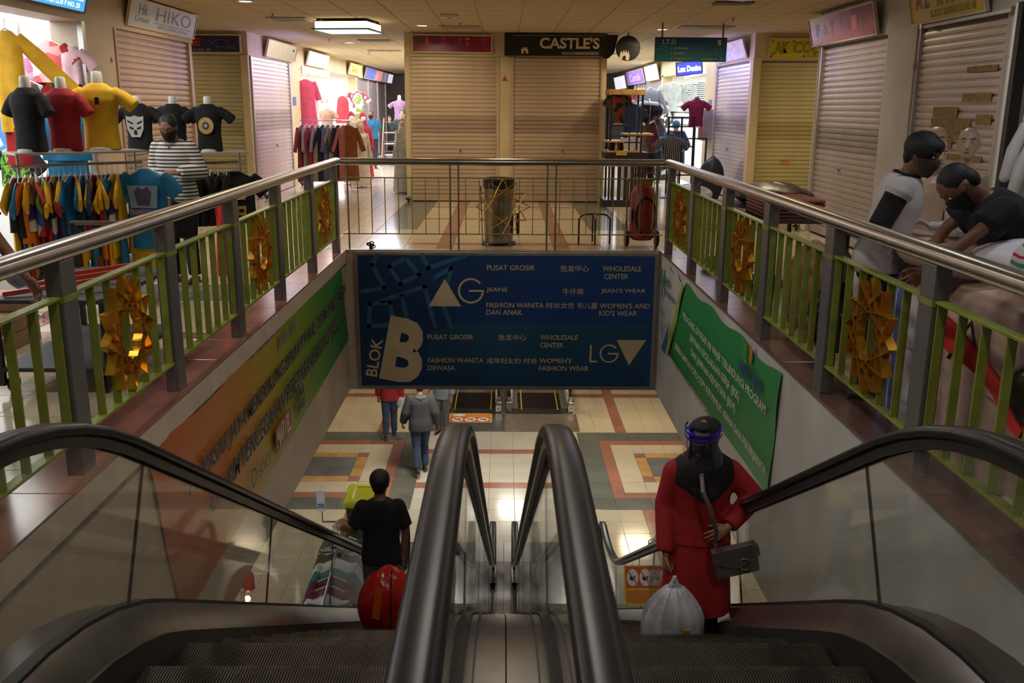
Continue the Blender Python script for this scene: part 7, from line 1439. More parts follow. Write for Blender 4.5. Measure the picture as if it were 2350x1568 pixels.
t = thing('counter_box', 'small white plinth under the navy blazer torso', 'pedestal', (2.62, 19.6, 0)); MB().box(-.2, .2, -.2, .2, 0, 1.2).build('box', mat('plinth_grey', (0.5, 0.5, 0.52), 0.5), t, smooth=0); MB().box(-.22, .22, -.22, .22, 0, .05).build('plinth', MATS['plinth_grey'], t, smooth=0)
for k in range(5):
    hang_garment('folded shirt on a clear hanger in the display frame, %s from the left' % ords[k], (1.98 + .05 * k, 17.62, 1.20), R(60 + 10 * k), .18, .10, [TR, MATS['gown_black'], MATS['robe_white'], TR, MATS['gown_black']][k], None, sleeve=.03, slw=.03, thick=.02, hook=.03, seed=150 + k, group='small hangers in the display frame')
GS = stripes('shirt_grey_weave', [(0, (0.30, 0.33, 0.36)), (0.6, (0.12, 0.14, 0.17))], 0.03, 'Z', noise=.02)
q = at(1494, 193, Y=22.2); hang_garment('grey woven button shirt hanging high in the right corridor', tuple(q), R(8), .50, .75, GS, None, sleeve=.5, slw=.07, thick=.07, seed=160, long_sleeve=True)
for k, m_ in enumerate((cm(0.05, 0.03, 0.20, 'shirt_indigo'), TR, PR[3])): q = at(1478 - 6 * k, 195, Y=22.6 + .3 * k); hang_garment('%s shirt hanging behind the grey woven shirt' % ['indigo', 'plain red', 'red patterned'][k], tuple(q), R(60), .4, .65, m_, None, sleeve=.3, seed=163 + k)
PD = blotch('polka_dark', [(0.03, 0.03, 0.03), (0.55, 0.55, 0.52), (0.03, 0.03, 0.03)], 16); GE = stripes('argyle_bands', [(0, (0.6, 0.6, 0.55)), (0.5, (0.10, 0.10, 0.10)), (0.7, (0.6, 0.6, 0.55))], 0.16, 'Z', noise=.05)
for (px, py, m1, m2, lb, w) in ((1530, 218, PD, MATS['gown_black'], 'dotted grey top with black sleeves on the wall of the right corridor shop', .42), (1568, 222, GE, None, 'banded grey and white top on the wall of the right corridor shop', .46), (1545, 180, cm(0.35, 0.38, 0.36, 'top_greygreen'), None, 'grey green top high on the wall of the right corridor shop', .5), (1585, 182, cm(0.28, 0.30, 0.29, 'top_grey_mid'), None, 'mid grey top high on the wall of the right corridor shop', .5), (1612, 178, chk, None, 'checked top high at the right end of the corridor shop', .4), (1612, 215, MATS['robe_white'], None, 'white top below the checked top', .42)):
    q = at(px, py, Y=25.5); hang_garment(lb, tuple(q), 0, w * 1.15, .75, m1, m2, sleeve=.3, thick=.06, seed=170 + int(px), group='tops on the wall of the right corridor shop')
t = thing('tube_lamp', 'bright tube lamp in the right corridor shop', 'lamp', (5.2, 24.5, 2.6)); MB().tube([(4.72, 22.3, 2.62), (4.95, 26.5, 2.62)], .022, 10).build('tube', MATS['tube_glow'], t, world=True); MB().box(4.70, 5.0, 22.25, 22.29, 2.60, 2.65).build('fitting', MATS['shop_white'], t, world=True, smooth=0)
t = thing('tube_lamp', 'bright tube lamp over the bright shop in the left corridor', 'lamp', (-5.2, 25, 2.6)); MB().tube([(-4.95, 23.2, 2.62), (-4.95, 26.4, 2.62)], .022, 10).build('tube', MATS['tube_glow'], t, world=True); MB().box(-5.0, -4.9, 23.14, 23.19, 2.60, 2.65).build('fitting', MATS['shop_white'], t, world=True, smooth=0)
# black grid rack with the burgundy torso
t = thing('grid_rack', 'black grid display rack below the burgundy torso', 'rack', (3.86, 20.3, 0))
for x in (3.50, 3.78, 4.04, 4.32): MB().box(x - .018, x + .018, 20.28, 20.32, 0, 1.62 if x < 4.1 else 1.18).build('upright', black_m, t, world=True, smooth=0)
for (x0, x1, z) in ((3.5, 4.04, 1.61), (3.5, 4.04, 1.42), (3.5, 4.32, 1.17), (3.5, 4.04, 1.0), (3.5, 4.32, .4)): MB().box(x0, x1, 20.28, 20.32, z - .015, z + .015).build('cross_bar', black_m, t, world=True, smooth=0)
t = torso_stand('burgundy top on a dark necked torso above the grid rack', (4.10, 20.45, 1.40), R(184), 1.0, cm(0.20, 0.006, 0.03, 'top_burgundy'), MATS['neck_dark'], kind='out', neck_h=.01); MB().tube([(0, 0, -1.40), (0, 0, .05)], .015, 8).build('stand_pole', black_m, t); MB().lathe([(.17, -1.40), (.17, -1.385), (.02, -1.38)], 20).build('stand_foot', black_m, t)
SP = stripes('pinstripe_black', [(0, (0.012, 0.012, 0.015)), (0.82, (0.45, 0.45, 0.48))], 0.034, 'X')
t = torso_stand('black shirt with white pinstripes on a stand in front of the grid rack', (3.40, 19.3, .58), R(184), 1.15, SP, MATS['neck_dark'], kind='out', neck_h=.0); MB().tube([(0, 0, -.58), (0, 0, .05)], .018, 8).build('stand_pole', black_m, t); MB().lathe([(.2, -.58), (.2, -.565), (.02, -.56)], 20).build('stand_foot', black_m, t)
t = thing('fire_extinguisher_cabinet', 'red extinguisher in a clear fronted cabinet on the right corridor pillar', 'extinguisher', (4.47, 21.4, 1.1)); cab = mat('cabinet_grey', (0.5, 0.48, 0.45), 0.4, 0.4)
MB().box(4.59, 4.60, 21.08, 21.62, 1.10, 1.78).build('back', cab, t, world=True, smooth=0)
for (y0, y1, z0, z1) in ((21.08, 21.10, 1.1, 1.78), (21.60, 21.62, 1.1, 1.78), (21.1, 21.6, 1.1, 1.12), (21.1, 21.6, 1.76, 1.78)): MB().box(4.40, 4.59, y0, y1, z0, z1).build('side', cab, t, world=True, smooth=0)
b = MB(); b.lathe([(0, 0), (.075, 0), (.08, .02), (.08, .40), (.06, .46), (.025, .48), (.02, .53), (0, .53)], 18, c=(4.49, 21.34, 1.13)); b.build('cylinder', mat('ext_red', (0.35, 0.015, 0.015), 0.3), t, world=True); MB().box(4.47, 4.51, 21.30, 21.42, 1.66, 1.70).build('valve', black_m, t, world=True, smooth=0)
for k, (x, y, h, r_, m_, lb) in enumerate(((4.25, 19.2, .85, .26, mat('sack_darkgreen', (0.008, 0.014, 0.013), 0.5, bump=.4, bs=10), 'tall dark bag standing behind the right railing corner'), (3.55, 17.9, .40, .42, mat('bag_whiteblue', (0.45, 0.47, 0.55), 0.4, var=.3, vs=5, bump=.4, bs=9), 'pale plastic bundle behind the right railing corner'), (4.05, 24.4, .9, .5, blotch('heap_bw', [(0.55, 0.55, 0.57), (0.03, 0.03, 0.04), (0.5, 0.5, 0.55), (0.10, 0.05, 0.15)], 6), 'heap of black and white clothes in the right corridor shop'))): drape('bundle', lb, 'bag', x, y, 0, h, r_, r_ * .8, m_, 30 + k, .07)
# ================================================================ things on the platform beyond the void
t = thing('trash_bin', 'tall cylindrical steel bin with black rim behind the far railing', 'bin', (-0.075, 12.55, 0.0)); bs_ = mat('bin_steel', (0.36, 0.33, 0.30), 0.22, 0.9, var=.12, vs=6)
MB().lathe([(.185, .02), (.195, .03), (.205, .74), (.205, .75)], 36).build('body', bs_, t); MB().lathe([(.208, .75), (.212, .76), (.212, .87), (.19, .885), (.17, .86)], 36, caps=False).build('rim', black_m, t); MB().lathe([(.24, 0), (.245, .012), (.23, .03), (.19, .035)], 36).build('foot_ring', black_r, t)
b = MB(); b.lathe([(.16, .0), (.17, .02), (.16, .04), (.10, .03)], 24)
for i, v in enumerate(b.v): b.v[i] = (v[2] + .24, v[1] * .9 + .05, v[0] * 1.0 + .27)
b.build('lid_leaning', mat('lid_glossy', (0.02, 0.016, 0.016), 0.15), t); MB().tube([(-.215, -.10, .04), (-.235, -.10, .55)], .008, 8).build('handle_rod', steel, t); MB().tube([(-.235, -.10, .55), (-.24, -.1, .78)], .010, 8).build('green_tape', mat('tape_green', (0.02, 0.25, 0.06), 0.4), t)
t = thing('wheeled_extinguisher', 'big red wheeled fire extinguisher with hose behind the far railing', 'extinguisher', (1.83, 12.32, 0)); er = mat('ext_red_dull', (0.24, 0.02, 0.018), 0.35, var=.12)
MB().lathe([(.0, .10), (.13, .10), (.165, .14), (.165, .70), (.12, .80), (.05, .84), (.05, .88), (0, .88)], 26).build('cylinder', er, t)
for q in (-1, 1): b = MB(); b.lathe([(.0, -.025), (.10, -.025), (.115, -.01), (.115, .01), (.10, .025), (0, .025)], 20); b.v = [(v[2] + q * .20, v[0], v[1] + .115) for v in b.v]; b.build('wheel', black_r, t)
b = MB(); b.tube([(-.20, .05, .12), (-.19, .10, .85), (-.14, .12, .93), (.14, .12, .98), (.19, .1, .92), (.20, .05, .12)], .013, 8); b.build('frame', mat('frame_redbrown', (0.12, 0.03, 0.025), 0.4), t)
b = MB(); b.tube([(.02 + .13 * math.cos(R(a)), -.175, .42 + .25 * math.sin(R(a))) for a in range(0, 360, 18)], .014, 8, closed=True); b.build('hose', black_r, t)
b = MB(); b.prism([(-.11, -.06, .92), (.13, -.06, .90), (.03, -.10, .66), (-.02, -.10, .66)], (0, .03, 0)); b.build('brown_card', mat('card_brown', (0.34, 0.13, 0.03), 0.6), t, smooth=0); MB().box(-.20, -.165, -.12, -.02, .35, .52).build('label_card', mat('label_white', (0.6, 0.58, 0.56), 0.5), t, smooth=0)
t = thing('bike_bar', 'low black hoop stand of two tubes behind the far railing', 'stand', (1.22, 12.55, 0))
b = MB(); b.tube([(-.21, 0, 0), (-.21, 0, .34), (-.17, 0, .39), (-.12, 0, .405), (.12, 0, .405), (.17, 0, .39), (.21, 0, .34), (.21, 0, 0)], .013, 8); b.build('hoop', black_m, t); b = MB(); b.tube([(.0, -.12, 0), (0, -.12, .36), (.0, -.05, .40), (0, .2, .40), (0, .25, .36), (0, .25, 0)], .012, 8); b.build('hoop', black_m, t)
for (x, y, lb, g_) in ((-5.02, 18.16, 'chain lock on the floor at the olive shutter corner', 0), (-4.72, 18.62, 'chain lock on the floor at the silver shutter foot', 0), (-1.86, 18.15, 'chain lock on the floor at the left corner of the middle block', 0), (-4.70, 21.85, 'black chain at the foot of the left corridor pillar', 0), (4.48, 14.2, 'black chain lock at the foot of the steel shutter post', 0), (-1.72, 11.93, 'black wire bundle standing on the far curb', 0.01)):
    t = thing('chain_lock', lb, 'lock', (x, y, g_)); 
    for k in range(5): b = MB(); rr = .028; a0 = k * 1.3; b.tube([(rr * math.cos(R(a)) + .03 * math.cos(a0), rr * .8 * math.sin(R(a)) * math.cos(a0) + .03 * math.sin(a0), .035 + .02 * k * .6 + rr * .6 * math.sin(R(a))) for a in range(0, 360, 40)], .008, 5, closed=True); b.build('chain_link', black_m, t)
    MB().box(-.02, .02, -.015, .015, .0, .045).build('padlock', black_m, t, smooth=0, bevel=.004)
# ================================================================ goods behind the right railing
BW = stripes('bale_blue_stripes', [(0, (0.56, 0.53, 0.60)), (0.70, (0.10, 0.13, 0.42)), (0.76, (0.5, 0.5, 0.62)), (0.775, (0.10, 0.13, 0.42)), (0.84, (0.5, 0.5, 0.62)), (0.855, (0.10, 0.13, 0.42)), (0.93, (0.56, 0.53, 0.60))], 0.98, 'Y', rough=.75, noise=.05)
def sheet_box(label, x0, x1, y0, y1, z1, m, seed=0, z0=.0, bulge=.05, name='goods_bale'):
    t = thing(name, label, 'bale', ((x0 + x1) / 2, (y0 + y1) / 2, z0)); rnd = random.Random(seed); ph = [rnd.uniform(0, 6) for _ in range(6)]; b = MB(); n = 44; K = 12; rings = []; hx = (x1 - x0) / 2; hy = (y1 - y0) / 2; h = z1 - z0
    for i in range(K + 1):
        u = i / K; k = 1 - .06 * (1 - u) ** 2 if u < .8 else (1 - ((u - .8) / .2) ** 2 * .55); ring = []
        for j in range(n):
            a = 2 * math.pi * j / n; c, s_ = math.cos(a), math.sin(a); e = .45; wv = 1 + bulge * (.5 * math.sin(4 * a + ph[0] + 2 * u) + .35 * math.sin(11 * a + ph[1]) + .3 * math.sin(7 * a + 5 * u + ph[2])); ring.append((hx * k * wv * math.copysign(abs(c) ** e, c), hy * k * wv * math.copysign(abs(s_) ** e, s_), h * (u if u < .8 else .8 + .2 * math.sin((u - .8) / .2 * math.pi / 2)) + .015 * math.sin(5 * a + ph[3]) * u))
        rings.append(ring)
    b.loft(rings); b.build('cover', m, t, smooth=80)
    b = MB(); b.tube([(hx * 1.0 * math.copysign(abs(math.cos(a)) ** .45, math.cos(a)), hy * 1.0 * math.copysign(abs(math.sin(a)) ** .45, math.sin(a)), h * .5) for a in [2 * math.pi * j / 40 for j in range(40)]], .004, 5, closed=True); b.build('cord', mat('cord_grey', (0.25, 0.25, 0.27), 0.6), t); return t
BG = cm(0.56, 0.38, 0.32, 'cloth_pink_beige')
sheet_box('white cloth bale with blue stripes behind the right railing, farther one', 2.34, 3.05, 5.05, 6.30, .90, BW, 1)
sheet_box('white cloth bale with blue stripes behind the right railing, nearest one', 2.34, 3.1, 2.9, 3.92, 1.0, BW, 2)
t = sheet_box('pink beige cloth bundle tied with dark cord between the striped bales', 2.32, 2.9, 4.04, 4.94, .93, BG, 3, bulge=.07)
b = MB(); b.tube([(-.30, .15, .55), (-.29, -.02, .78), (-.30, -.2, .52)], .009, 6); b.build('dark_cord', black_m, t)
for (cx, cy, z0, z1, rx, ry, m_, lb, sd) in ((2.52, 5.15, .93, 1.08, .26, .52, BG, 'pink beige folded cloth on top of the striped bale', 8), (2.62, 5.95, .92, 1.05, .24, .30, BG, 'smaller pink cloth heap at the raglan shirt man', 9), (2.78, 4.75, .95, 1.16, .30, .36, cm(0.66, 0.62, 0.70, 'cloth_white_lilac'), 'white cloth heap before the bending man', 10), (2.50, 3.75, 1.0, 1.17, .30, .50, blotch('wrap_blue_beige', [(0.46, 0.38, 0.36), (0.07, 0.11, 0.38), (0.5, 0.45, 0.43), (0.46, 0.38, 0.36)], 2.2, kind='N'), 'blue edged beige bundle on top of the nearest bale', 11)):
    drape('cloth_bundle', lb, 'bundle', cx, cy, z0, z1, rx, ry, m_, sd, .05, parts='cloth', flat=.1)
RW = stripes('striped_tri', [(0, (0.62, 0.60, 0.62)), (0.4, (0.05, 0.30, 0.22)), (0.62, (0.62, 0.60, 0.62)), (0.85, (0.45, 0.02, 0.05))], 0.10, 'Z', noise=.06)
drape('striped_bag', 'green white and red striped plastic bag beside the bending man', 'bag', 2.60, 4.42, .95, 1.22, .14, .14, RW, 14, .05)
drape('cable_heap', 'tangled heap of thin cables and hangers beside the striped bag', 'bundle', 2.78, 4.22, .95, 1.22, .20, .18, blotch('cable_mix', [(0.06, 0.05, 0.06), (0.25, 0.22, 0.22), (0.10, 0.05, 0.08), (0.3, 0.25, 0.2)], 40), 15, .12)
t = thing('red_cloth', 'red cloth band wrapped round the foot of the pink bundle', 'cloth', (2.30, 4.3, .55)); b = MB(); b.sheet(lambda u, v: (.0 + .03 * math.sin(8 * v + 3 * u) * u - .02 * math.sin(math.pi * v), .50 - .95 * v, .22 - .13 * u - .22 * v + .03 * math.sin(5 * v)), 10, 24); b.sheet(lambda u, v: (.012 + .03 * math.sin(8 * v + 3 * u) * u - .02 * math.sin(math.pi * v), .50 - .95 * v, .22 - .13 * u - .22 * v + .03 * math.sin(5 * v)), 10, 24); b.build('fabric', cm(0.50, 0.02, 0.015, 'cloth_red_bright'), t, smooth=70)
BB = mat('bin_bag_black', (0.007, 0.007, 0.009), 0.18, var=.3, vs=6, bump=.7, bs=10, spec=.7)
drape('bin_bag', 'large black plastic bag behind the nearest right railing bay', 'bag', 2.26 + .10, 3.72, .42, .80, .17, .30, BB, 21, .08)
drape('bin_bag', 'black plastic bag at the foot of the nearest bale', 'bag', 2.42, 3.1, .0, .42, .2, .3, BB, 22, .08); drape('bin_bag', 'black plastic bag behind the paper sacks at the right railing', 'bag', 2.55, 6.95, .0, .52, .2, .26, BB, 23, .08)
PS = mat('paper_sack', (0.36, 0.20, 0.11), 0.7, var=.15, vs=6, bump=.3, bs=8)
for k, (y, h, lb) in enumerate(((7.75, .72, 'brown paper sack behind the slats, farther one'), (7.28, .80, 'brown paper sack behind the slats, nearer one'))): drape('paper_sack', lb, 'sack', 2.62, y, 0, h, .24, .25, PS, 40 + k, .05, flat=.0)
t = thing('goods_table', 'table with folded brown clothes and a black cover behind the right railing', 'table', (2.9, 9.8, 0)); MB().box(-.45, .45, -1.0, 1.0, .74, .78).build('table_top', mat('table_dark', (0.06, 0.035, 0.025), 0.5), t, smooth=0)
for sx in (-1, 1):
    for sy in (-1, 1): MB().box(sx * .40 - .02, sx * .40 + .02, sy * .92 - .02, sy * .92 + .02, 0, .74).build('leg', black_m, t, smooth=0)
for k in range(5): 
    tt = thing('folded_cloth', 'folded brown cloth, %s from the bottom of the stack on the goods table' % ords[k], 'cloth', (2.78, 9.25, .78 + .035 * k), 0, 'folded brown cloths on the goods table'); b = MB(); b.box(-.30, .30, -.34, .34, 0.002, .033); b.build('fold', cm(0.20 + .02 * k, 0.075, 0.05, 'cloth_brown_%d' % k), tt, bevel=.014); b = MB(); b.box(-.29, .29, -.35, -.33, .01, .025); b.build('fold_edge', MATS['cloth_brown_%d' % k], tt)
drape('black_cover', 'crumpled black sheet lying over the far end of the goods table', 'sheet', 2.95, 10.3, .782, 1.02, .42, .60, mat('sheet_black', (0.01, 0.01, 0.011), 0.35, bump=.6, bs=8), 44, .10, parts='sheet', flat=.1)
for k, (x, y, h) in enumerate(((2.5, 10.6, .16), (2.6, 9.2, .22))): drape('dark_bag', ['flat dark bag on the floor near the right corner post', 'dark bag on the floor under the goods table'][k], 'bag', x, y, 0, h, .2, .25, BB, 50 + k, .08)
# child mannequins
MSK = mat('mannequin_skin', (0.58, 0.40, 0.28), 0.35, var=.04)
def child(label, loc, rz, H, head=True, sign=False):
    s = H / 1.6; t = thing('child_mannequin', label, 'mannequin', loc, R(rz)); b = MB(); T = lambda p: V(p) * s
    b.loft(torso_rings(T, [(.0, .12, .09, 0), (.12, .118, .088, 0), (.25, .115, .088, 0), (.40, .135, .095, 0), (.50, .13, .085, -.005), (.545, .08, .06, -.008), (.57, .045, .045, -.008)]))
    b.cap([T((0, -.01, .55)), T((0, 0, .66))], [.042 * s, .042 * s], 12)
    for q in (-1, 1): b.cap([T((q * .135, 0, .49)), T((q * .17, -.01, .30)), T((q * .185, .03, .06))], [.042 * s, .034 * s, .026 * s], 10)
    hm_ = M4.Identity(3); hc_ = T((0, .02, .755))
    if head: head_shape(b, hc_, hm_, s * 1.05)
    remesh(b, 'body', MSK, .009, 2, t)
    if head: face_parts(t, hc_, hm_, s * 1.05)
    if sign:
        b = MB()
        for k in range(9): b.tube([(-.05 + .014 * k, .098 * s + .002, .42 - .018 * k + .02 * math.sin(2 * k)), (-.035 + .014 * k, .100 * s + .002, .40 - .018 * k), (-.045 + .014 * k, .099 * s + .002, .385 - .018 * k + .01 * math.sin(k))], .0022, 4)
        b.build('ink_scribble', blk_p, t)
    return t
q = at(2128, 530, Y=6.35); child('bald child mannequin facing the camera between the two men', (q.x, 6.35, .95), 178, 1.18)
q = at(2200, 520, Y=6.75); child('child mannequin with ink scribbles on its chest behind the bending man', (q.x, 6.75, .90), 150, 1.42, sign=True)
q = at(2125, 500, Y=7.1); child('taller child mannequin half hidden behind the front bald one', (q.x, 7.1, .92), 200, 1.38)
t = thing('goods_table', 'low table carrying the child mannequins behind the striped bale', 'table', (3.25, 6.8, 0)); MB().box(-.6, .6, -.55, .55, .86, .90).build('table_top', MATS['table_dark'], t, smooth=0)
for sx in (-1, 1):
    for sy in (-1, 1): MB().box(sx * .55 - .02, sx * .55 + .02, sy * .5 - .02, sy * .5 + .02, 0, .86).build('leg', black_m, t, smooth=0)
WLB = mat('mannequin_white', (0.66, 0.64, 0.62), 0.35)
for k, (px, py, yy, lb) in enumerate(((2195, 520, 5.75, 'white mannequin forearm lying on the bale, palm up'), (2255, 530, 5.5, 'white mannequin leg piece lying behind the bending man'))):
    q = at(px, py, Y=yy); t = thing('mannequin_limb', lb, 'mannequin part', tuple(q)); b = MB(); b.cap([(-.16, 0, .0), (0, 0, .01), (.18, .02, .0)], [.026, .036, .042], 12); b.build('limb', WLB, t)
    if k == 0: b = MB(); hand(b, (-.17, 0, 0), (-1, 0, .6), (0, 0, 1), 1, .9, 20); b.build('hand', WLB, t)
    else: b = MB(); b.cap([(-.16, 0, 0), (-.20, 0, .05), (-.22, 0, .10)], [.03, .028, .02], 10); b.build('foot', WLB, t)
for k, (px, py) in enumerate(((2325, 345), (2343, 380))):
    q = at(px, py, Y=5.6 - .2 * k); t = thing('mannequin_limb', ['white mannequin arm standing upright at the right edge', 'second white mannequin arm beside it at the right edge'][k], 'mannequin part', tuple(q)); b = MB(); b.cap([(-.03, 0, -.16), (0, 0, 0), (.05, 0, .14)], [.030, .036, .028], 12); b.build('limb', WLB, t); b = MB(); b.ell((.06, 0, .18), (.03, .015, .045), 10, 8); b.build('hand', WLB, t)
# ================================================================ left walkway behind the railing
t = thing('flatbed_trolley', 'black two deck trolley with red folding frame behind the left railing', 'trolley', (-2.85, 6.3, 0)); rf = mat('frame_red', (0.50, 0.05, 0.03), 0.4)
for z in (.18, .62): MB().box(-.36, .36, -.62, .62, z - .03, z).build('deck', mat('deck_dark', (0.03, 0.032, 0.035), 0.6), t, smooth=0, bevel=.01)
for sx in (-1, 1):
    for sy in (-1, 1): MB().box(sx * .34 - .018, sx * .34 + .018, sy * .6 - .018, sy * .6 + .018, .06, .95 if sy > 0 else .62).build('upright', black_m, t, smooth=0); b = MB(); b.lathe([(0, -.02), (.05, -.02), (.055, 0), (.05, .02), (0, .02)], 16); b.v = [(v[2] + sx * .3, v[0] + sy * .55, v[1] + .06) for v in b.v]; b.build('wheel', black_r, t)
for k in range(3): MB().bar((-.3, -.55 + .3 * k, .64), (.3, -.25 + .3 * k, .70), .03, .03).build('red_bar', rf, t, smooth=0)
MB().bar((-.36, .6, .95), (.36, .6, .95), .03, .03).build('handle', steel, t, smooth=0)
t = thing('folding_stand', 'black folding stand with top bar at the left edge behind the railing', 'stand', (-2.75, 3.75, 0))
for x in (-.35, .30): MB().bar((x, 0, .0), (x, 0, .80), .03, .03).build('leg', black_m, t, smooth=0); MB().bar((x, .28, .0), (x, .28, .80), .03, .03).build('leg', black_m, t, smooth=0)
MB().bar((-.40, -.02, .80), (.36, -.02, .80), .032, .032).build('top_bar', mat('bar_brown', (0.08, 0.05, 0.045), 0.4), t, smooth=0); MB().bar((.30, -.04, .80), (.40, .12, .86), .03, .03).build('grip', black_m, t, smooth=0); MB().box(-.34, .32, .0, .30, .44, .47).build('shelf', BLK, t, smooth=0)
for k, (px, py, w, m_, lb) in enumerate(((90, 640, .24, mat('bag_dark_film', (0.03, 0.03, 0.045), 0.25, bump=.6, bs=12), 'dark film wrapped bag on the floor below the shirt rack, left'), (235, 620, .22, mat('bag_clear_film', (0.12, 0.12, 0.16), 0.2, var=.3, vs=14, bump=.6, bs=12), 'clear film wrapped bundle on the floor below the yellow trousers'), (330, 612, .18, blotch('bag_mixed_film', [(0.20, 0.02, 0.02), (0.15, 0.16, 0.2), (0.05, 0.05, 0.07)], 9), 'mixed film bundle on the floor at the rack end'))):
    q = at(px, py + 30, Z=0); drape('film_bag', lb, 'bag', q.x, q.y, 0, .34, w, w, m_, 60 + k, .10)
t = thing('step_box', 'low wooden step box with two treads at the left edge', 'steps', (-4.0, 6.9, 0)); wd = mat('step_wood', (0.34, 0.20, 0.12), 0.5, var=.1)
for k in range(3): MB().box(-.5, .32, -.3 + .18 * k, .3, .13 * k, .13 * (k + 1) - .004).build('tread', wd, t, smooth=0, bevel=.004)
t = thing('red_banner_stand', 'red cloth strip hanging beside the small black shirt rack', 'cloth', (-2.85, 9.4, .1)); b = MB(); b.sheet(lambda u, v: (-.07 + .14 * u + .01 * math.sin(6 * v), .015 * math.sin(9 * u + 4 * v), .75 - .75 * v), 6, 14); b.sheet(lambda u, v: (-.07 + .14 * u + .01 * math.sin(6 * v), .012 + .015 * math.sin(9 * u + 4 * v), .75 - .75 * v), 6, 14); b.build('fabric', MATS['cloth_red_bright'], t); MB().tube([(-.08, 0, .76), (.08, 0, .76)], .006, 6).build('rod', steel, t)
# ================================================================ lower floor goods
t = thing('wheelie_bin', 'green wheeled bin with bright yellow lid on the lower floor', 'bin', (-1.98, 12.45, -4.69)); gb = mat('bin_green', (0.02, 0.06, 0.035), 0.45); yb_ = mat('bin_lid_yellow', (0.62, 0.62, 0.015), 0.35, var=.05)
b = MB(); b.loft([[(x * k, y * k, z) for x, y in ((-.22, -.25), (.22, -.25), (.24, -.22), (.24, .22), (.22, .25), (-.22, .25), (-.24, .22), (-.24, -.22))] for z, k in ((.06, .85), (.95, 1.08), (.98, 1.14), (1.0, 1.14))]); b.build('body', gb, t, smooth=30)
b = MB(); b.loft([[(x * k, y * k, z + (.04 if y > 0 else 0)) for x, y in ((-.25, -.30), (.25, -.30), (.29, -.26), (.29, .26), (.25, .30), (-.25, .30), (-.29, .26), (-.29, -.26))] for z, k in ((.98, 1.0), (1.04, 1.0), (1.07, .94), (1.075, .60), (1.06, .55))]); b.build('lid', yb_, t, smooth=30, bevel=.006)
b = MB(); b.tube([(-.2, .30, 1.06), (-.2, .35, 1.05), (.2, .35, 1.05), (.2, .30, 1.06)], .014, 8); b.build('handle', black_m, t)
for q in (-1, 1): b = MB(); b.lathe([(0, -.025), (.09, -.025), (.10, 0), (.09, .025), (0, .025)], 18); b.v = [(v[2] + q * .22, v[0] + .22, v[1] + .10) for v in b.v]; b.build('wheel', black_r, t)
t, p0, p1, d = (lambda: (None, V((-1.92, 10.35, -4.69)), V((-1.80, 8.05, -4.69)), None))()
t = thing('clothes_rack', 'chrome clothes rack on the lower floor beside the left escalator', 'rack', tuple(p0))
for p in (p0, p1): b = MB(); b.tube([p, p + V((0, 0, 1.60))], .013, 8); b.build('upright', steel, t, world=True); b = MB(); b.tube([p + V((-.25, 0, .03)), p + V((.2, 0, .03))], .012, 8); b.build('foot', steel, t, world=True)
b = MB(); b.tube([p0 + V((0, 0, 1.60)), p1 + V((0, 0, 1.60))], .013, 8); b.build('rail', steel, t, world=True); b = MB(); b.tube([p0 + V((-.26, 0, 1.62)), p0 + V((.22, 0, 1.62))], .011, 8); b.build('cross_rail', steel, t, world=True)
b = MB(); b.tube([p0 + V((-.26, 0, 1.62)), p0 + V((-.26, 0, 1.75))], .006, 6); b.build('card_holder', black_m, t, world=True); MB().box(p0.x - .32, p0.x - .22, p0.y - .005, p0.y, p0.z + 1.76, p0.z + 2.02).build('price_card', mat('card_bright', (0.8, 0.8, 0.8), 0.5), t, world=True, smooth=0); text('2000', (p0.x - .315, p0.y - .006, p0.z + 1.80), (1, 0, 0), (0, 0, 1), 0, 0, .085, .06, blk_p, t)
lg = [('dark grey jacket', GREYC), ('pale striped shirt', chk), ('charcoal shirt', MATS['gown_black']), ('white shirt', MATS['robe_white']), ('teal knitted top', cm(0.02, 0.22, 0.20, 'top_teal')), ('maroon shirt', cm(0.16, 0.01, 0.04, 'shirt_maroon')), ('dark crimson shirt', cm(0.20, 0.012, 0.03, 'shirt_crimson')), ('white folded shirt', MATS['robe_white']), ('wine shirt', cm(0.13, 0.008, 0.03, 'shirt_wine')), ('mustard patterned blouse', blotch('blouse_mustard', [(0.38, 0.26, 0.05), (0.30, 0.20, 0.05), (0.42, 0.32, 0.08)], 14)), ('dark plum coat', cm(0.035, 0.02, 0.03, 'coat_plum'))]
for i, (nm, m_) in enumerate(lg):
    p = p0.lerp(p1, .06 + .088 * i); hang_garment('%s, %s from the far end of the lower clothes rack' % (nm, ords[i]), (p.x, p.y, p0.z + 1.60), R(0 + random.uniform(-6, 6)) if i < 9 else R(10), .44, .62 + .02 * i, m_, None, sleeve=.34, slw=.075, thick=.055, group='garments on the lower clothes rack', seed=200 + i, long_sleeve=True)
q = at(785, 1215, Y=9.75); t = thing('mannequin_bust', 'mannequin head with light brown hair on the lower clothes rack', 'mannequin head', (q.x, q.y, q.z)); hm_ = M4.Rotation(R(80), 3, 'Z'); b = MB(); head_shape(b, V((0, 0, 0)), hm_, 1.0); b.cap([(0, 0, -.10), (0, 0, -.19), (0, 0, -.22)], [.05, .052, .075], 12); remesh(b, 'head', mat('mannequin_tan', (0.72, 0.58, 0.42), 0.4), .008, 2, t)  # head in one even light tan
face_parts(t, V((0, 0, 0)), hm_, 1.0); hair_cap(t, V((0, 0, 0)), hm_, 1.0, mat('hair_carved', (0.38, 0.20, 0.10), 0.45, var=.2, vs=30), puff=.0); MB().tube([(0, 0, -.22), (0, 0, -.34)], .02, 8).build('neck_rod', steel, t)
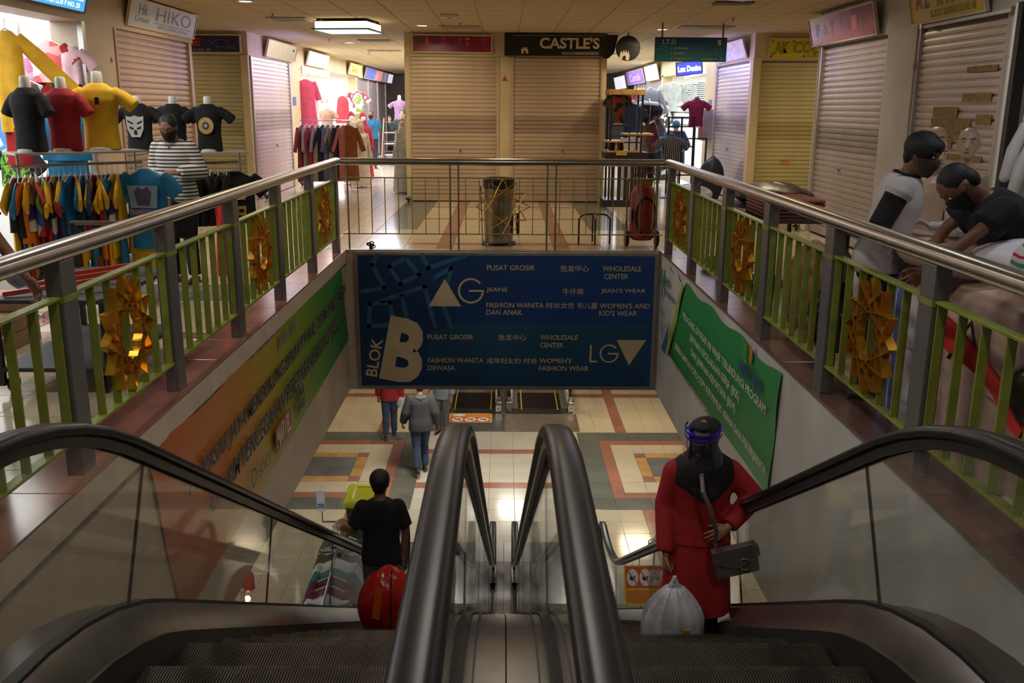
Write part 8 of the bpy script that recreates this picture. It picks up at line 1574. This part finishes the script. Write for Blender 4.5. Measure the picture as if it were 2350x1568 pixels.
t = thing('display_stand', 'white lit stand with mannequin feet and warm lamp on the lower floor', 'stand', tuple(at(548, 1400, Z=-4.2))); MB().box(-.20, .20, -.16, .16, 0, .025).build('board', MATS['shop_white'], t, smooth=0, bevel=.004)
for q in (-1, 1): b = MB(); b.cap([(q * .06, 0, .05), (q * .06, .0, .18), (q * .06, .0, .26)], [.030, .028, .035], 10); b.build('mannequin_foot', MSK, t)
b = MB(); b.ell((.10, .05, .12), (.04, .04, .04), 12, 8); b.build('warm_lamp', glow('warm_lamp', (1.0, 0.72, 0.35), 5), t); b = MB(); b.loft([[(.10 + r_ * math.cos(a), .1 + r_ * .7 * math.sin(a), z) for a in [2 * math.pi * j / 14 for j in range(14)]] for z, r_ in ((.2, .05), (.24, .09), (.42, .085), (.5, .03))]); b.build('red_bag', mat('bag_red_small', (0.5, 0.05, 0.03), 0.3), t); MB().box(-.03, .03, -.03, .03, -.49, 0).build('pillar', MATS['shop_white'], t, smooth=0)
q = at(1503, 1240, Y=11.2); t = thing('paper_roll', 'white paper roll in a black wire holder beyond the right handrail', 'roll', (q.x, q.y, q.z - .1)); b = MB(); b.lathe([(0, 0), (.075, 0), (.08, .02), (.07, .17), (.05, .19), (0, .19)], 20); b.v = [(v[0] + v[2] * .4, v[1], v[2]) for v in b.v]; b.build('roll', mat('roll_cream', (0.7, 0.64, 0.5), 0.5), t); b = MB()
for z in (-.02, .03, .07): b.tube([(.085 * math.cos(R(a)), .085 * math.sin(R(a)), z) for a in range(0, 360, 30)], .007, 5, closed=True)
b.build('wire_holder', black_m, t); MB().tube([(0, 0, -.02), (0, 0, -(q.z - .1 + 4.69))], .012, 6).build('pole', black_m, t)
warn_sheet(at(1528, 1298, Y=8.0), (-1, 0, 0), (0, -.5, -.86), .40, .36, 'red and yellow safety notice upside down at the foot of the right escalator')
for k in range(7):
    drape('clothes_heap', 'colourful clothes heap, %s from the left beyond the lower escalators' % ords[k], 'clothes', -1.2 + .42 * k, 21.9, -4.69, -4.69 + .55, .21, .25, PR[k % 4], 300 + k, .08)
